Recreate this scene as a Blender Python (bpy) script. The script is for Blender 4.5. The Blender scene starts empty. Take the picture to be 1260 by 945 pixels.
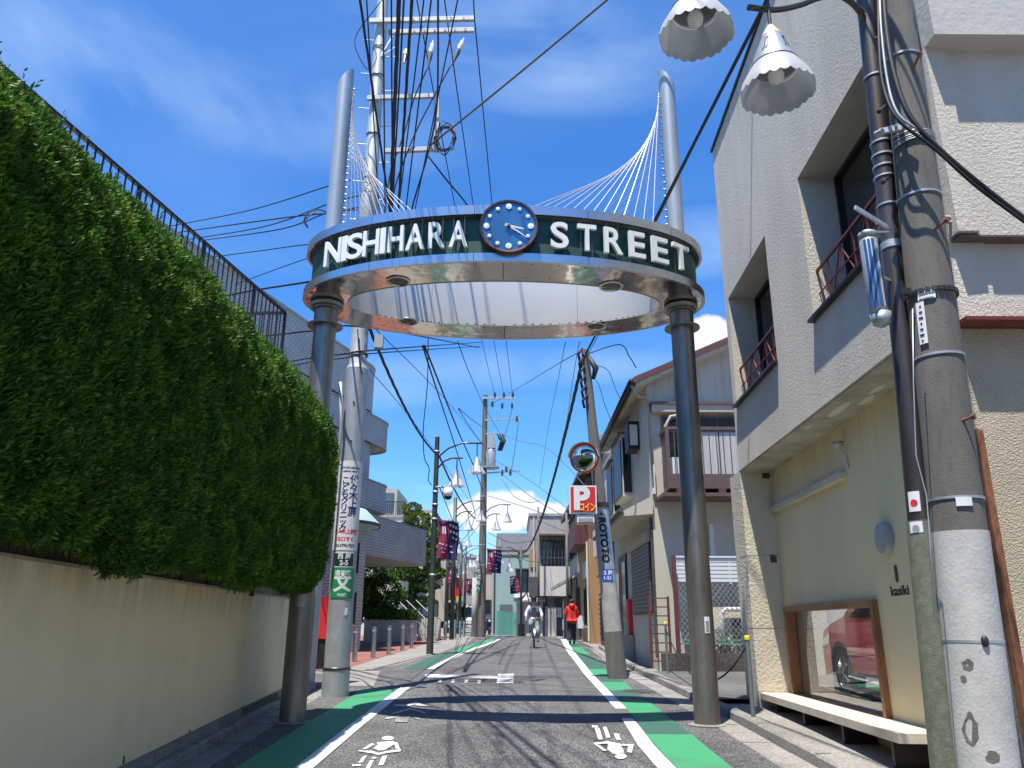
import bpy, math, random
import numpy as np
from math import radians, sin, cos, pi, tan, sqrt, atan2
from mathutils import Vector, Matrix
random.seed(7)
rng = np.random.default_rng(11)
S = bpy.context.scene
COL = S.collection

# ------------------------------------------------------------------ camera, sky, sun, exposure
F, CX, CY = 953.0, 630.0, 472.5
TH, RO, CZ = radians(17.4), radians(0.36), 1.55
cam = bpy.data.cameras.new('camera')
cam_o = bpy.data.objects.new('camera', cam)
COL.objects.link(cam_o)
cam.sensor_width = 36.0
cam.lens = F / 1260.0 * 36.0
cam.clip_start = 0.05
cam.clip_end = 3000
RM = Matrix.Rotation(pi / 2 + TH, 3, 'X') @ Matrix.Rotation(RO, 3, 'Z')
cam_o.matrix_world = Matrix.Translation((0, 0, CZ)) @ RM.to_4x4()
S.camera = cam_o
S.view_settings.view_transform = 'Standard'
S.view_settings.look = 'None'
S.view_settings.exposure = 0.8
S.view_settings.gamma = 1.0

SUN_DX, SUN_DY = 0.14, 0.28          # horizontal travel of the light per metre of fall
sun = bpy.data.lights.new('sun', 'SUN')
sun.energy = 5.0
sun.angle = radians(0.53)
sun.color = (1.0, 0.94, 0.84)
sun_o = bpy.data.objects.new('sun', sun)
COL.objects.link(sun_o)
sun_o.location = (-3, -8, 40)
sdir = Vector((SUN_DX, SUN_DY, -1.0)).normalized()
sun_o.rotation_euler = sdir.to_track_quat('-Z', 'Y').to_euler()
SUN_EL = math.asin(-sdir.z)
SUN_AZ = atan2(-sdir.x, -sdir.y)     # clockwise from +Y

world = bpy.data.worlds.new('World')
S.world = world
world.use_nodes = True


CIR = (2.35, 0.6)


def build_world():
    nt = world.node_tree
    N, L = nt.nodes, nt.links
    N.clear()
    out = N.new('ShaderNodeOutputWorld')
    bg = N.new('ShaderNodeBackground')
    bg.inputs['Strength'].default_value = 0.15
    sky = N.new('ShaderNodeTexSky')
    sky.sky_type = 'NISHITA'
    sky.sun_disc = False
    sky.sun_elevation = SUN_EL
    sky.sun_rotation = SUN_AZ
    sky.altitude = 0
    sky.air_density = 1.0
    sky.dust_density = 0.3
    sky.ozone_density = 3.2
    hs = N.new('ShaderNodeHueSaturation')
    hs.inputs['Saturation'].default_value = 1.22
    hs.inputs['Value'].default_value = 1.0
    L.new(sky.outputs[0], hs.inputs['Color'])
    tint = N.new('ShaderNodeMix'); tint.data_type = 'RGBA'; tint.blend_type = 'MULTIPLY'; tint.inputs[0].default_value = 1
    L.new(hs.outputs[0], tint.inputs[6]); tint.inputs[7].default_value = (0.50, 0.72, 0.93, 1)
    tc = N.new('ShaderNodeTexCoord')
    sep = N.new('ShaderNodeSeparateXYZ')
    L.new(tc.outputs['Generated'], sep.inputs[0])

    def math_(op, a, b=None, c=None, clamp=False):
        m = N.new('ShaderNodeMath'); m.operation = op; m.use_clamp = clamp
        for i, v in enumerate((a, b, c)):
            if v is None: continue
            if isinstance(v, (int, float)): m.inputs[i].default_value = v
            else: L.new(v, m.inputs[i])
        return m.outputs[0]
    zz = math_('ADD', math_('MAXIMUM', sep.outputs[2], 0.0), 0.12)
    px = math_('DIVIDE', sep.outputs[0], zz)
    py = math_('DIVIDE', sep.outputs[1], zz)
    cmb = N.new('ShaderNodeCombineXYZ')
    L.new(px, cmb.inputs[0]); L.new(py, cmb.inputs[1])
    # thin high cloud in soft streaks
    mp = N.new('ShaderNodeMapping'); mp.inputs['Rotation'].default_value = (0, 0, radians(-12))
    mp.inputs['Scale'].default_value = (0.55, 1.1, 1.0); mp.inputs['Location'].default_value = (CIR[0], CIR[1], 0)
    L.new(cmb.outputs[0], mp.inputs[0])
    n1 = N.new('ShaderNodeTexNoise'); n1.inputs['Scale'].default_value = 0.9
    n1.inputs['Detail'].default_value = 7; n1.inputs['Roughness'].default_value = 0.5; n1.inputs['Distortion'].default_value = 0.5
    L.new(mp.outputs[0], n1.inputs['Vector'])
    r1 = N.new('ShaderNodeMapRange'); r1.interpolation_type = 'SMOOTHSTEP'
    r1.inputs[1].default_value = 0.46; r1.inputs[2].default_value = 0.76; r1.inputs[4].default_value = 0.34
    L.new(n1.outputs[0], r1.inputs[0])
    # cumulus: soft heaps given by a direction and a spread, broken up by noise
    n2 = N.new('ShaderNodeTexNoise'); n2.inputs['Scale'].default_value = 16
    n2.inputs['Detail'].default_value = 9; n2.inputs['Roughness'].default_value = 0.62
    L.new(tc.outputs['Generated'], n2.inputs['Vector'])
    heaps = [(HP(615, 628), 0.072, 0.030), (HP(655, 632), 0.055, 0.020), (HP(872, 412), 0.030, 0.026), (HP(905, 436), 0.05, 0.024)]
    for az, el, wa, we in ((70, 9, .2, .05), (120, 7, .25, .05), (170, 10, .22, .06), (215, 8, .2, .05), (262, 11, .24, .06), (305, 8, .2, .05), (332, 6, .12, .03), (25, 14, .08, .03)):
        a, e = radians(az), radians(el)
        heaps.append((Vector((sin(a) * cos(e), cos(a) * cos(e), sin(e))), wa, we))
    acc = None
    for d, wa, we in heaps:
        side = Vector((d.y, -d.x, 0)).normalized()
        up = side.cross(d).normalized()
        if up.z < 0: up = -up
        def dot(v, w):
            vm = N.new('ShaderNodeVectorMath'); vm.operation = 'DOT_PRODUCT'
            L.new(tc.outputs['Generated'], vm.inputs[0]); vm.inputs[1].default_value = tuple(v / w)
            return vm.outputs['Value']
        a = dot(side, wa)
        b = math_('SUBTRACT', dot(up, we), 0.0)
        front = dot(d, 1.0)
        q = math_('ADD', math_('MULTIPLY', a, a), math_('MULTIPLY', b, b))
        q = math_('SUBTRACT', 1.0, q)
        q = math_('SUBTRACT', q, math_('MULTIPLY', math_('LESS_THAN', front, 0.3), 9.0))
        q = math_('MAXIMUM', q, -2.5)
        acc = q if acc is None else math_('MAXIMUM', acc, q)
    den = math_('ADD', math_('MULTIPLY', acc, 0.9), math_('MULTIPLY', math_('SUBTRACT', n2.outputs[0], 0.5), 2.2))
    r2 = N.new('ShaderNodeMapRange'); r2.interpolation_type = 'SMOOTHSTEP'
    r2.inputs[1].default_value = 0.0; r2.inputs[2].default_value = 0.42; r2.inputs[4].default_value = 0.93
    L.new(den, r2.inputs[0])
    gate = math_('GREATER_THAN', acc, -0.9)
    cum = math_('MULTIPLY', r2.outputs[0], gate)
    cir = None
    for d, wa, we, tl in ((HP(250, 125), .34, .075, .10), (HP(90, 70), .22, .10, 0), (HP(640, 40), .26, .10, -.1), (HP(700, 95), .16, .05, 0), (HP(600, 455), .34, .03, .05), (HP(470, 480), .12, .03, .1), (HP(860, 300), .1, .05, 0)):
        side = Vector((d.y, -d.x, 0)).normalized(); up = side.cross(d).normalized()
        if up.z < 0: up = -up
        s2 = (side * cos(tl) + up * sin(tl)); u2 = (up * cos(tl) - side * sin(tl))
        def dot2(v, w):
            vm = N.new('ShaderNodeVectorMath'); vm.operation = 'DOT_PRODUCT'
            L.new(tc.outputs['Generated'], vm.inputs[0]); vm.inputs[1].default_value = tuple(v / w)
            return vm.outputs['Value']
        a = dot2(s2, wa); b = dot2(u2, we)
        q = math_('SUBTRACT', 1.0, math_('ADD', math_('MULTIPLY', a, a), math_('MULTIPLY', b, b)))
        q = math_('SUBTRACT', q, math_('MULTIPLY', math_('LESS_THAN', dot2(d, 1.0), 0.3), 9.0))
        q = math_('MAXIMUM', q, 0.0)
        cir = q if cir is None else math_('MAXIMUM', cir, q)
    n6 = N.new('ShaderNodeTexNoise'); n6.inputs['Scale'].default_value = 3.2; n6.inputs['Detail'].default_value = 8; n6.inputs['Roughness'].default_value = .55; n6.inputs['Distortion'].default_value = .6
    mp6 = N.new('ShaderNodeMapping'); mp6.inputs['Scale'].default_value = (1, 1, 2.6); mp6.inputs['Rotation'].default_value = (0, .25, 0)
    L.new(tc.outputs['Generated'], mp6.inputs[0]); L.new(mp6.outputs[0], n6.inputs['Vector'])
    cirv = math_('MULTIPLY', cir, math_('MULTIPLY', math_('SUBTRACT', n6.outputs[0], 0.28), 1.9, clamp=True), clamp=True)
    # low haze band of cloud streaks
    n3 = N.new('ShaderNodeTexNoise'); n3.inputs['Scale'].default_value = 2.2; n3.inputs['Detail'].default_value = 6
    mp3 = N.new('ShaderNodeMapping'); mp3.inputs['Scale'].default_value = (1.0, 1.0, 7.0)
    L.new(tc.outputs['Generated'], mp3.inputs[0]); L.new(mp3.outputs[0], n3.inputs['Vector'])
    r3 = N.new('ShaderNodeMapRange'); r3.interpolation_type = 'SMOOTHSTEP'
    r3.inputs[1].default_value = 0.44; r3.inputs[2].default_value = 0.75; r3.inputs[4].default_value = 0.5
    L.new(n3.outputs[0], r3.inputs[0])
    low = math_('MULTIPLY', r3.outputs[0], math_('SUBTRACT', 1.0, math_('MULTIPLY', sep.outputs[2], 1.8), clamp=True))
    thin = math_('MAXIMUM', math_('MAXIMUM', math_('MULTIPLY', r1.outputs[0], .35), low), math_('MULTIPLY', cirv, .62))
    mx1 = N.new('ShaderNodeMix'); mx1.data_type = 'RGBA'
    L.new(thin, mx1.inputs[0]); L.new(tint.outputs[2], mx1.inputs[6]); mx1.inputs[7].default_value = (2.6, 3.5, 4.6, 1)
    mx2 = N.new('ShaderNodeMix'); mx2.data_type = 'RGBA'
    L.new(cum, mx2.inputs[0]); L.new(mx1.outputs[2], mx2.inputs[6]); mx2.inputs[7].default_value = (4.0, 4.15, 4.3, 1)
    L.new(mx2.outputs[2], bg.inputs['Color'])
    L.new(bg.outputs[0], out.inputs[0])


def ray(px, py):
    return RM @ Vector(((px - CX) / F, -(py - CY) / F, -1.0))


def HP(px, py):
    return ray(px, py).normalized()


build_world()

# ------------------------------------------------------------------ measuring: a sight line to a real plane
CAMP = Vector((0, 0, CZ))


def P(px, py, Y):
    d = ray(px, py)
    return CAMP + d * (Y / d.y)


def PXX(px, py, X):
    d = ray(px, py)
    return CAMP + d * (X / d.x)


def PL(px, py, x0, k):
    d = ray(px, py)
    return CAMP + d * (x0 / (d.x - k * d.y))


def PZ(px, py, z):
    d = ray(px, py)
    return CAMP + d * ((z - CZ) / d.z)


def proj(p):
    v = RM.transposed() @ (Vector(p) - CAMP)
    return CX + F * v.x / -v.z, CY - F * v.y / -v.z


GPY = [-40, 0, 5, 10, 20, 30, 40, 60, 900]
GPZ = [-1.6, 0, .2, .385, .65, .84, .98, 1.1, 1.1]


def g(y):
    return float(np.interp(y, GPY, GPZ))


def G(px, py):
    d = ray(px, py); d = d / d.y
    lo, hi = 1.0, 300.0
    for _ in range(50):
        m = (lo + hi) / 2
        if CZ + d.z * m - g(m) > 0: lo = m
        else: hi = m
    return CAMP + d * lo


# ------------------------------------------------------------------ mesh building
class MB:
    def __init__(s): s.v = []; s.f = []

    def add(s, vs, fs):
        o = len(s.v)
        s.v += [tuple(v) for v in vs]
        s.f += [tuple(i + o for i in f) for f in fs]
        return s

    def hexa(s, p):   # 8 corners: bottom ring 0-3, top ring 4-7
        return s.add(p, [(3, 2, 1, 0), (4, 5, 6, 7), (0, 1, 5, 4), (1, 2, 6, 5), (2, 3, 7, 6), (3, 0, 4, 7)])

    def box(s, x0, x1, y0, y1, z0, z1):
        return s.hexa([(x0, y0, z0), (x1, y0, z0), (x1, y1, z0), (x0, y1, z0), (x0, y0, z1), (x1, y0, z1), (x1, y1, z1), (x0, y1, z1)])

    def fbox(s, fr, a0, a1, h0, h1, d0, d1):
        pt = fr.pt
        q = [pt(a0, h0, d0), pt(a1, h0, d0), pt(a1, h0, d1), pt(a0, h0, d1), pt(a0, h1, d0), pt(a1, h1, d0), pt(a1, h1, d1), pt(a0, h1, d1)]
        return s.hexa(q)

    def tube(s, path, r, seg=8, caps=True):
        path = [Vector(p) for p in path]
        n = len(path)
        rs = r if isinstance(r, (list, tuple)) else [r] * n
        base = len(s.v)
        prev = None
        for i, p in enumerate(path):
            t = (path[min(i + 1, n - 1)] - path[max(i - 1, 0)]).normalized()
            if prev is None:
                ref = Vector((0, 0, 1)) if abs(t.z) < .9 else Vector((1, 0, 0))
                a = t.cross(ref).normalized()
            else:
                a = (prev - t * prev.dot(t)).normalized()
            prev = a
            b = t.cross(a)
            for k in range(seg):
                w = 2 * pi * k / seg
                s.v.append(tuple(p + (a * cos(w) + b * sin(w)) * rs[i]))
        for i in range(n - 1):
            for k in range(seg):
                k2 = (k + 1) % seg
                s.f.append((base + i * seg + k, base + i * seg + k2, base + (i + 1) * seg + k2, base + (i + 1) * seg + k))
        if caps:
            s.f.append(tuple(base + k for k in range(seg))[::-1])
            s.f.append(tuple(base + (n - 1) * seg + k for k in range(seg)))
        return s

    def cyl(s, p0, p1, r0, r1=None, seg=12):
        return s.tube([p0, p1], [r0, r0 if r1 is None else r1], seg)

    def bar(s, p0, p1, w, h=None):
        p0, p1 = Vector(p0), Vector(p1)
        h = h or w
        t = (p1 - p0).normalized()
        ref = Vector((0, 0, 1)) if abs(t.z) < .95 else Vector((1, 0, 0))
        a = t.cross(ref).normalized() * w / 2
        b = t.cross(a).normalized() * h / 2
        q = [p0 - a - b, p0 + a - b, p0 + a + b, p0 - a + b, p1 - a - b, p1 + a - b, p1 + a + b, p1 - a + b]
        return s.hexa(q)

    def lathe(s, prof, c, axis=(0, 0, 1), seg=16, caps=True):   # prof: [(r, h)]
        c = Vector(c); ax = Vector(axis).normalized()
        ref = Vector((0, 0, 1)) if abs(ax.z) < .9 else Vector((1, 0, 0))
        a = ax.cross(ref).normalized(); b = ax.cross(a)
        base = len(s.v)
        for r, h in prof:
            for k in range(seg):
                w = 2 * pi * k / seg
                s.v.append(tuple(c + ax * h + (a * cos(w) + b * sin(w)) * r))
        for i in range(len(prof) - 1):
            for k in range(seg):
                k2 = (k + 1) % seg
                s.f.append((base + i * seg + k, base + (i + 1) * seg + k, base + (i + 1) * seg + k2, base + i * seg + k2))
        if caps:
            s.f.append(tuple(base + k for k in range(seg)))
            s.f.append(tuple(base + (len(prof) - 1) * seg + k for k in range(seg))[::-1])
        return s

    def sphere(s, c, r, seg=12, rings=8, sc=(1, 1, 1)):
        c = Vector(c); base = len(s.v)
        for i in range(rings + 1):
            t = pi * i / rings
            for k in range(seg):
                w = 2 * pi * k / seg
                s.v.append((c.x + r * sc[0] * sin(t) * cos(w), c.y + r * sc[1] * sin(t) * sin(w), c.z + r * sc[2] * cos(t)))
        for i in range(rings):
            for k in range(seg):
                k2 = (k + 1) % seg
                s.f.append((base + i * seg + k, base + (i + 1) * seg + k, base + (i + 1) * seg + k2, base + i * seg + k2))
        return s

    def prism(s, pts, ext):
        pts = [Vector(p) for p in pts]; ext = Vector(ext); n = len(pts)
        fs = [tuple(range(n))[::-1], tuple(range(n, 2 * n))]
        for i in range(n):
            j = (i + 1) % n
            fs.append((i, j, j + n, i + n))
        return s.add(pts + [p + ext for p in pts], fs)

    def quad(s, a, b, c, d): return s.add([a, b, c, d], [(0, 1, 2, 3)])


class Fr:
    """a wall frame: a runs along the wall, h is height, d stands out of it"""
    def __init__(s, o, u, n):
        s.o = Vector(o); s.u = Vector(u).normalized(); s.n = Vector(n).normalized()

    def pt(s, a, h, d=0): return s.o + s.u * a + s.n * d + Vector((0, 0, h))


WL = {}
MESHN = {}


def obj(name, mb, mat, parent=None, smooth=False, kind=None, label=None, cat=None, group=None, auto=None):
    me = bpy.data.meshes.new(name)
    if parent is not None: off = WL[parent.name]
    else:
        a = np.array(mb.v); off = Vector((float((a[:, 0].min() + a[:, 0].max()) / 2), float((a[:, 1].min() + a[:, 1].max()) / 2), float(a[:, 2].min())))
    a = np.array(mb.v, dtype=float) - np.array(off)[None, :]
    me.from_pydata(a.tolist(), [], mb.f)
    me.materials.append(M[mat] if isinstance(mat, str) else mat)
    if smooth:
        me.polygons.foreach_set('use_smooth', [True] * len(me.polygons))
        if auto is not None: 
            try: me.set_sharp_from_angle(angle=radians(auto))
            except Exception: pass
    me.update()
    o = bpy.data.objects.new(name, me)
    COL.objects.link(o)
    if parent is not None:
        o.parent = parent; WL[o.name] = off
    else:
        o.location = off; WL[o.name] = off
    if kind: o['kind'] = kind
    if label: o['label'] = label
    if cat: o['category'] = cat
    if group: o['group'] = group
    return o


def thing(name, label, cat, loc=(0, 0, 0), group=None):
    o = bpy.data.objects.new(name, None)
    COL.objects.link(o)
    o.empty_display_size = .2
    o.location = loc; WL[o.name] = Vector(loc)
    o['label'] = label; o['category'] = cat
    if group: o['group'] = group
    return o


def node_part(name, parent):      # an Empty part that only gathers sub-parts is never needed: kept as mesh parts
    raise NotImplementedError


def dup(root, loc, label=None, group=None, rotz=None, scale=None):
    r = root.copy(); COL.objects.link(r); r.location = loc; WL[r.name] = Vector(loc)
    if rotz is not None: r.rotation_euler = (0, 0, rotz)
    if scale: r.scale = (scale,) * 3
    if label: r['label'] = label
    if group: r['group'] = group
    for ch in list(root.children):
        c = ch.copy(); COL.objects.link(c); c.parent = r
        for gg in list(ch.children):
            d = gg.copy(); COL.objects.link(d); d.parent = c
    return r


def part_copy(o, loc_delta, parent=None):
    c = o.copy(); COL.objects.link(c); c.location = o.location + Vector(loc_delta)
    if parent: c.parent = parent
    return c


# ------------------------------------------------------------------ materials
M = {}


def mat(name, col, rough=.7, metal=0.0, var=0.0, vscale=3.0, bump=0.0, bscale=40.0, col2=None, spec=.5, streak=False, bdist=.01, trans=0.0, emis=None, detail=6, coat=0, lo=.35, hi=.65, grime=0.0, bump2=0.0, bscale2=6.0):
    m = bpy.data.materials.new(name); m.use_nodes = True
    nt = m.node_tree; N, L = nt.nodes, nt.links
    b = N['Principled BSDF']
    b.inputs['Base Color'].default_value = (*col, 1)
    b.inputs['Roughness'].default_value = rough
    b.inputs['Metallic'].default_value = metal
    b.inputs['Specular IOR Level'].default_value = spec
    if trans: b.inputs['Transmission Weight'].default_value = trans
    if coat: b.inputs['Coat Weight'].default_value = coat; b.inputs['Coat Roughness'].default_value = .05
    if emis:
        b.inputs['Emission Color'].default_value = (*emis[0], 1); b.inputs['Emission Strength'].default_value = emis[1]
    geo = N.new('ShaderNodeNewGeometry')
    vec = geo.outputs['Position']
    if streak:
        mp = N.new('ShaderNodeMapping'); mp.inputs['Scale'].default_value = (1, 1, .16) if streak is True else streak
        L.new(vec, mp.inputs[0]); svec = mp.outputs[0]
    else: svec = vec
    if var or col2:
        c2 = col2 or tuple(c * (1 - var) for c in col)
        n = N.new('ShaderNodeTexNoise'); n.inputs['Scale'].default_value = vscale; n.inputs['Detail'].default_value = detail
        n.inputs['Roughness'].default_value = .6
        L.new(svec, n.inputs['Vector'])
        mr = N.new('ShaderNodeMapRange'); mr.inputs[1].default_value = lo; mr.inputs[2].default_value = hi
        L.new(n.outputs[0], mr.inputs[0])
        mx = N.new('ShaderNodeMix'); mx.data_type = 'RGBA'
        mx.inputs[6].default_value = (*col, 1); mx.inputs[7].default_value = (*c2, 1)
        L.new(mr.outputs[0], mx.inputs[0])
        outc = mx.outputs[2]
        if grime:
            n5 = N.new('ShaderNodeTexNoise'); n5.inputs['Scale'].default_value = vscale * 7; n5.inputs['Detail'].default_value = 4
            L.new(svec, n5.inputs['Vector'])
            m5 = N.new('ShaderNodeMapRange'); m5.inputs[1].default_value = .52; m5.inputs[2].default_value = .72; m5.inputs[4].default_value = grime
            L.new(n5.outputs[0], m5.inputs[0])
            mx5 = N.new('ShaderNodeMix'); mx5.data_type = 'RGBA'; L.new(m5.outputs[0], mx5.inputs[0]); L.new(outc, mx5.inputs[6])
            mx5.inputs[7].default_value = (*[c * .35 for c in col], 1)
            outc = mx5.outputs[2]
        L.new(outc, b.inputs['Base Color'])
        mr2 = N.new('ShaderNodeMapRange'); mr2.inputs[3].default_value = max(.02, rough - .08); mr2.inputs[4].default_value = min(1, rough + .1)
        L.new(n.outputs[0], mr2.inputs[0]); L.new(mr2.outputs[0], b.inputs['Roughness'])
    nrm = None
    if bump2:
        n4 = N.new('ShaderNodeTexNoise'); n4.inputs['Scale'].default_value = bscale2; n4.inputs['Detail'].default_value = 2
        L.new(vec, n4.inputs['Vector'])
        bp = N.new('ShaderNodeBump'); bp.inputs['Strength'].default_value = bump2; bp.inputs['Distance'].default_value = .05
        L.new(n4.outputs[0], bp.inputs['Height']); nrm = bp.outputs[0]
    if bump:
        n3 = N.new('ShaderNodeTexNoise'); n3.inputs['Scale'].default_value = bscale; n3.inputs['Detail'].default_value = 4
        L.new(vec, n3.inputs['Vector'])
        bp = N.new('ShaderNodeBump'); bp.inputs['Strength'].default_value = bump; bp.inputs['Distance'].default_value = bdist
        L.new(n3.outputs[0], bp.inputs['Height'])
        if nrm: L.new(nrm, bp.inputs['Normal'])
        nrm = bp.outputs[0]
    if nrm: L.new(nrm, b.inputs['Normal'])
    M[name] = m
    return m


def speckle(name, base, chips, scale=170, frac=.5, rough=.85, patches=.25, bump=.5):
    """aggregate surface: small stones of mixed tone in a binder"""
    m = bpy.data.materials.new(name); m.use_nodes = True
    nt = m.node_tree; N, L = nt.nodes, nt.links
    b = N['Principled BSDF']; b.inputs['Roughness'].default_value = rough; b.inputs['Specular IOR Level'].default_value = .35
    geo = N.new('ShaderNodeNewGeometry')
    vo = N.new('ShaderNodeTexVoronoi'); vo.inputs['Scale'].default_value = scale
    L.new(geo.outputs['Position'], vo.inputs['Vector'])
    bw = N.new('ShaderNodeSeparateColor'); L.new(vo.outputs['Color'], bw.inputs[0])
    mr = N.new('ShaderNodeMapRange'); mr.inputs[1].default_value = frac; mr.inputs[2].default_value = 1.0
    L.new(bw.outputs[0], mr.inputs[0])
    mx = N.new('ShaderNodeMix'); mx.data_type = 'RGBA'; L.new(mr.outputs[0], mx.inputs[0])
    mx.inputs[6].default_value = (*base, 1); mx.inputs[7].default_value = (*chips, 1)
    n = N.new('ShaderNodeTexNoise'); n.inputs['Scale'].default_value = .9; n.inputs['Detail'].default_value = 8; n.inputs['Roughness'].default_value = .65
    L.new(geo.outputs['Position'], n.inputs['Vector'])
    m2 = N.new('ShaderNodeMapRange'); m2.inputs[1].default_value = .35; m2.inputs[2].default_value = .68
    m2.inputs[3].default_value = 1 - patches; m2.inputs[4].default_value = 1 + patches
    L.new(n.outputs[0], m2.inputs[0])
    mu = N.new('ShaderNodeMix'); mu.data_type = 'RGBA'; mu.blend_type = 'MULTIPLY'; mu.inputs[0].default_value = 1
    L.new(mx.outputs[2], mu.inputs[6]); L.new(m2.outputs[0], mu.inputs[7])
    L.new(mu.outputs[2], b.inputs['Base Color'])
    bp = N.new('ShaderNodeBump'); bp.inputs['Strength'].default_value = bump; bp.inputs['Distance'].default_value = .006
    L.new(vo.outputs['Distance'], bp.inputs['Height']); L.new(bp.outputs[0], b.inputs['Normal'])
    M[name] = m


def worn_paint(name, col, under, amount=.5, fine=90):
    """road paint worn through to the asphalt"""
    m = bpy.data.materials.new(name); m.use_nodes = True
    nt = m.node_tree; N, L = nt.nodes, nt.links
    b = N['Principled BSDF']; b.inputs['Roughness'].default_value = .7
    geo = N.new('ShaderNodeNewGeometry')
    n1 = N.new('ShaderNodeTexNoise'); n1.inputs['Scale'].default_value = fine; n1.inputs['Detail'].default_value = 3
    n2 = N.new('ShaderNodeTexNoise'); n2.inputs['Scale'].default_value = 1.7; n2.inputs['Detail'].default_value = 6
    for n in (n1, n2): L.new(geo.outputs['Position'], n.inputs['Vector'])
    a = N.new('ShaderNodeMath'); a.operation = 'ADD'; L.new(n1.outputs[0], a.inputs[0]); L.new(n2.outputs[0], a.inputs[1])
    mr = N.new('ShaderNodeMapRange'); mr.inputs[1].default_value = 1.22 - amount * .3; mr.inputs[2].default_value = 1.34 - amount * .25
    L.new(a.outputs[0], mr.inputs[0])
    mx = N.new('ShaderNodeMix'); mx.data_type = 'RGBA'; L.new(mr.outputs[0], mx.inputs[0])
    mx.inputs[6].default_value = (*col, 1); mx.inputs[7].default_value = (*under, 1)
    L.new(mx.outputs[2], b.inputs['Base Color'])
    bp = N.new('ShaderNodeBump'); bp.inputs['Strength'].default_value = .3; bp.inputs['Distance'].default_value = .004
    L.new(n1.outputs[0], bp.inputs['Height']); L.new(bp.outputs[0], b.inputs['Normal'])
    M[name] = m


def leafmat(name, c1, c2, c3, scale=3.0, brown=0):
    m = bpy.data.materials.new(name); m.use_nodes = True
    nt = m.node_tree; N, L = nt.nodes, nt.links
    b = N['Principled BSDF']; b.inputs['Roughness'].default_value = .55; b.inputs['Specular IOR Level'].default_value = .25
    geo = N.new('ShaderNodeNewGeometry')
    n = N.new('ShaderNodeTexNoise'); n.inputs['Scale'].default_value = scale; n.inputs['Detail'].default_value = 4
    L.new(geo.outputs['Position'], n.inputs['Vector'])
    ad = N.new('ShaderNodeMath'); ad.operation = 'MULTIPLY_ADD'; ad.inputs[1].default_value = .5
    L.new(geo.outputs['Random Per Island'], ad.inputs[0]); 
    mm = N.new('ShaderNodeMath'); mm.operation = 'MULTIPLY_ADD'; mm.inputs[1].default_value = 1.3; mm.inputs[2].default_value = -.4
    L.new(n.outputs[0], mm.inputs[0]); L.new(mm.outputs[0], ad.inputs[2])
    cr = N.new('ShaderNodeValToRGB'); cr.color_ramp.elements[0].position = .1; cr.color_ramp.elements[0].color = (*c1, 1)
    cr.color_ramp.elements[1].position = .95; cr.color_ramp.elements[1].color = (*c3, 1)
    e = cr.color_ramp.elements.new(.55); e.color = (*c2, 1)
    L.new(ad.outputs[0], cr.inputs[0])
    colr = cr.outputs[0]
    if brown:      # a few dry leaves, gathered in patches
        nb = N.new('ShaderNodeTexNoise'); nb.inputs['Scale'].default_value = 1.1; nb.inputs['Detail'].default_value = 3; L.new(geo.outputs['Position'], nb.inputs['Vector'])
        ab = N.new('ShaderNodeMath'); ab.operation = 'MULTIPLY_ADD'; ab.inputs[1].default_value = .35; ab.inputs[2].default_value = -.17; L.new(nb.outputs[0], ab.inputs[0])
        a2 = N.new('ShaderNodeMath'); a2.operation = 'ADD'; L.new(ab.outputs[0], a2.inputs[0]); L.new(geo.outputs['Random Per Island'], a2.inputs[1])
        gt_ = N.new('ShaderNodeMath'); gt_.operation = 'GREATER_THAN'; L.new(a2.outputs[0], gt_.inputs[0]); gt_.inputs[1].default_value = brown
        mb_ = N.new('ShaderNodeMix'); mb_.data_type = 'RGBA'; L.new(gt_.outputs[0], mb_.inputs[0]); L.new(colr, mb_.inputs[6]); mb_.inputs[7].default_value = (.12, .085, .03, 1)
        colr = mb_.outputs[2]
    L.new(colr, b.inputs['Base Color'])
    tr = N.new('ShaderNodeBsdfTranslucent'); L.new(colr, tr.inputs[0])
    ms = N.new('ShaderNodeMixShader'); ms.inputs[0].default_value = .28
    L.new(b.outputs[0], ms.inputs[1]); L.new(tr.outputs[0], ms.inputs[2])
    L.new(ms.outputs[0], N['Material Output'].inputs[0])
    M[name] = m


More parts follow.
